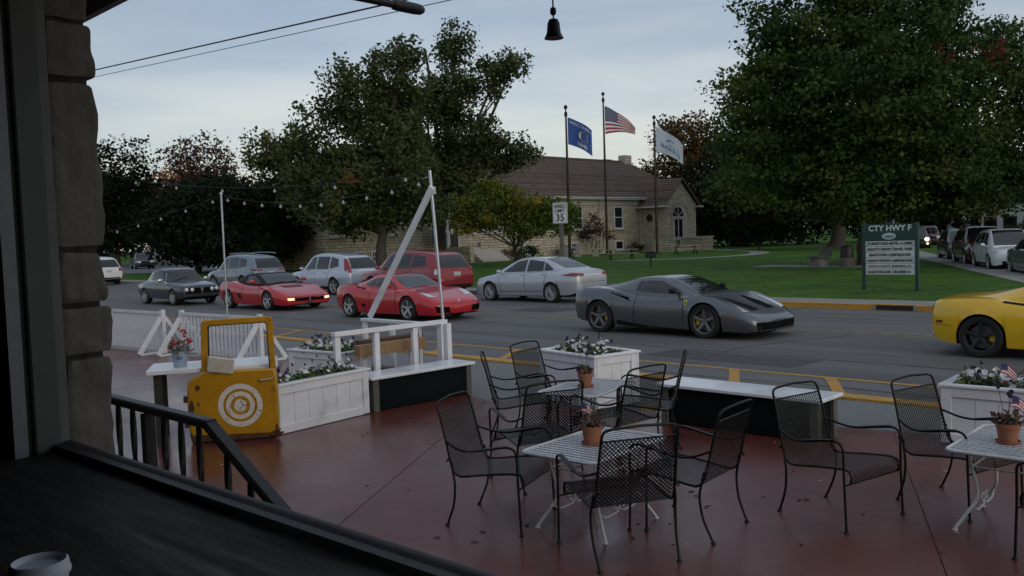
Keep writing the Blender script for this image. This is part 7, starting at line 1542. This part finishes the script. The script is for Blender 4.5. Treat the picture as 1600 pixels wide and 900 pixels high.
for k, (x, y, h, w, lm, lb) in enumerate(((-53, 91, 13, 5.5, L_dark, 'dark dense tree just right of the hall porch'), (-49, 98, 14, 6, L_dark, 'dark dense tree behind the yellow warning sign'), (-42, 104, 13, 6, L_dark, 'dark dense tree left of the broad trunk'), (-36, 112, 14, 6.5, L_dark, 'dark dense tree behind the broad trunk'), (-58.5, 99, 10, 5, L_green, 'green tree behind the porch gable'))):
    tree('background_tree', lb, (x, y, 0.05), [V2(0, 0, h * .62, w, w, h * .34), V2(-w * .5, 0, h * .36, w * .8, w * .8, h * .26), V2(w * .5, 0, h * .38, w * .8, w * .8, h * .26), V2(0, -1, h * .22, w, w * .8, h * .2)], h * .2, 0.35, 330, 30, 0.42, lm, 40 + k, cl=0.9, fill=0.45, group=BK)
tree('evergreen_bush', 'very dark rounded evergreen left of the warning sign', (-41.2, 74.6, 0.1), [V2(0, 0, 2.9, 2.6, 2.4, 2.1), V2(0, 0, 4.6, 1.8, 1.8, 1.4), V2(-1.2, 0, 1.7, 1.8, 1.8, 1.0), V2(1.2, 0, 1.7, 1.8, 1.8, 1.0)], 0.7, 0.16, 300, 34, 0.22, L_dark, 50, cl=0.4, fill=0.5)
# side street trees
RK = 'trees along the side street'
for k, (x, y, h, w, lm, lb) in enumerate(((-46.7, 157, 15, 7, L_green, 'tree beyond the far bend of the side street'), (-36, 139, 15, 7, L_dark, 'dark tree on the right of the far bend'), (-62, 158, 16, 8, L_dark, 'dark tree left of the far pale house'), (-54, 172, 15, 8, L_dark, 'dark tree behind the far pale house'))):
    tree('street_tree', lb, (x, y, 0.0), [V2(0, 0, h * .62, w, w, h * .34), V2(-w * .5, 0, h * .40, w * .8, w * .8, h * .24), V2(w * .5, 0, h * .42, w * .8, w * .8, h * .24), V2(0, 0, h * .24, w * .9, w * .8, h * .14)], h * .25, 0.35, 330, 30, 0.45, lm, 60 + k, cl=0.95, fill=0.45, group=RK)
for k, (x, y, lb) in enumerate(((-24.6, 95.5, 'bush left of the white house wall'), (-21.4, 93.0, 'bush right before the white house'))):
    tree('bush', lb, (x, y, 0.0), [(0, 0, 1.0, 1.6, 1.6, 0.9), (1.2, 0, 0.8, 1.2, 1.2, 0.7)], 0.3, 0.06, 90, 30, 0.2, L_green, 80 + k, cl=0.35, cat='bush', limbs=False)
# left background
LK = 'trees behind the left lot'
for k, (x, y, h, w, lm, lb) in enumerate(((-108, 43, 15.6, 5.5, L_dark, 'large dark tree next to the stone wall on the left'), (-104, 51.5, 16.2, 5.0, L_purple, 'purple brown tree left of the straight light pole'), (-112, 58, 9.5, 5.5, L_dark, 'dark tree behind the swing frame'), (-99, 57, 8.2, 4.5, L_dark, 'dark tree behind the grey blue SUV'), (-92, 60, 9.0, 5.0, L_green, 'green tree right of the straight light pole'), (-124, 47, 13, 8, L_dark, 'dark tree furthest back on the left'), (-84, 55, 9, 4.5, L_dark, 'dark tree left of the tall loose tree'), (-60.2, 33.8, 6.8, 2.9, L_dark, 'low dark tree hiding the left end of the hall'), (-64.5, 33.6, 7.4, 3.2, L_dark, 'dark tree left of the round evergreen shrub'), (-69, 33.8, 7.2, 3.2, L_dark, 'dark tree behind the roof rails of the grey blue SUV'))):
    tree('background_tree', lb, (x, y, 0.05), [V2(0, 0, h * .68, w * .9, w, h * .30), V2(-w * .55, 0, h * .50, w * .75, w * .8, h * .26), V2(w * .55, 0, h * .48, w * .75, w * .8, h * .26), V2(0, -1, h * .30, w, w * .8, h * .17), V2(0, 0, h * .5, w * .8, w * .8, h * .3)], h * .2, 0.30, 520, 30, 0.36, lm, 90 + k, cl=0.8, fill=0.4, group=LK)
tree('round_evergreen', 'dense dark green shrub tree at the left end of the hall', (-58.5, 33.5, 0.1), [V2(0, 0, 1.8, 1.9, 1.8, 1.6), V2(0, 0, 3.6, 1.4, 1.4, 1.4), V2(0, 0, 5.0, 0.8, 0.8, 0.9)], 0.5, 0.12, 260, 36, 0.18, leaf_mat('juniper green', (0.012, 0.032, 0.010), (0.025, 0.055, 0.016)), 110, cl=0.3, fill=0.5)
for k, (x, y, s, lb) in enumerate(((-54.9, 62.6, 0.7, 'low shrub under the hall basement window'), (-54.8, 58.0, 0.8, 'low shrub left by the hall wall'), (-54.7, 73.8, 0.6, 'small dry shrub by the porch corner'), (-51.0, 75.5, 0.9, 'yellow green shrub at the porch'), (-53.6, 54.6, 0.7, 'reddish small shrub by the hall steps'))):
    tree('shrub', lb, (x, y, 0.1), [(0, 0, s * .8, s, s, s * .75), (s * .5, s * .5, s * .6, s * .7, s * .7, s * .5)], 0.2, 0.03, 40, 26, 0.13, L_yellow if k == 3 else (L_autumn if k in (2, 4) else L_green), 120 + k, cl=0.22, cat='shrub', limbs=False)
# far wood closing the horizon all round the view
rs = np.random.RandomState(77); C = []
for k in range(900):
    a = rs.uniform(math.radians(95), math.radians(178)); d = rs.uniform(190, 240); C.append((d * math.cos(a), d * math.sin(a), rs.uniform(0, 1) ** 0.7 * (8.5 + 2.5 * math.sin(a * 23) + 1.5 * math.sin(a * 51))))
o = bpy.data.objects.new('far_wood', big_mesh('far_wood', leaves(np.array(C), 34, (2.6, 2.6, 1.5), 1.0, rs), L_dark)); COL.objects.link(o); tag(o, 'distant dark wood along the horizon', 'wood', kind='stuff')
# scattered fallen leaves on the lawn
rs = np.random.RandomState(5); P = np.stack([rs.uniform(-30, -4, 500), rs.uniform(23.5, 48, 500), np.full(500, 0.125)], 1)
V = leaves(P, 1, (0.0, 0.0, 0.002), 0.15, rs); V[:, :, 2] = 0.115 + (V[:, :, 2] - 0.125) * 0.15 + 0.008
o = bpy.data.objects.new('lawn_leaf_litter', big_mesh('lawn_leaf_litter', V, mat('tan leaf litter', (0.13, 0.11, 0.05), 0.8, var=0.3))); COL.objects.link(o); tag(o, 'small fallen leaves scattered over the lawn', 'leaves', kind='stuff')
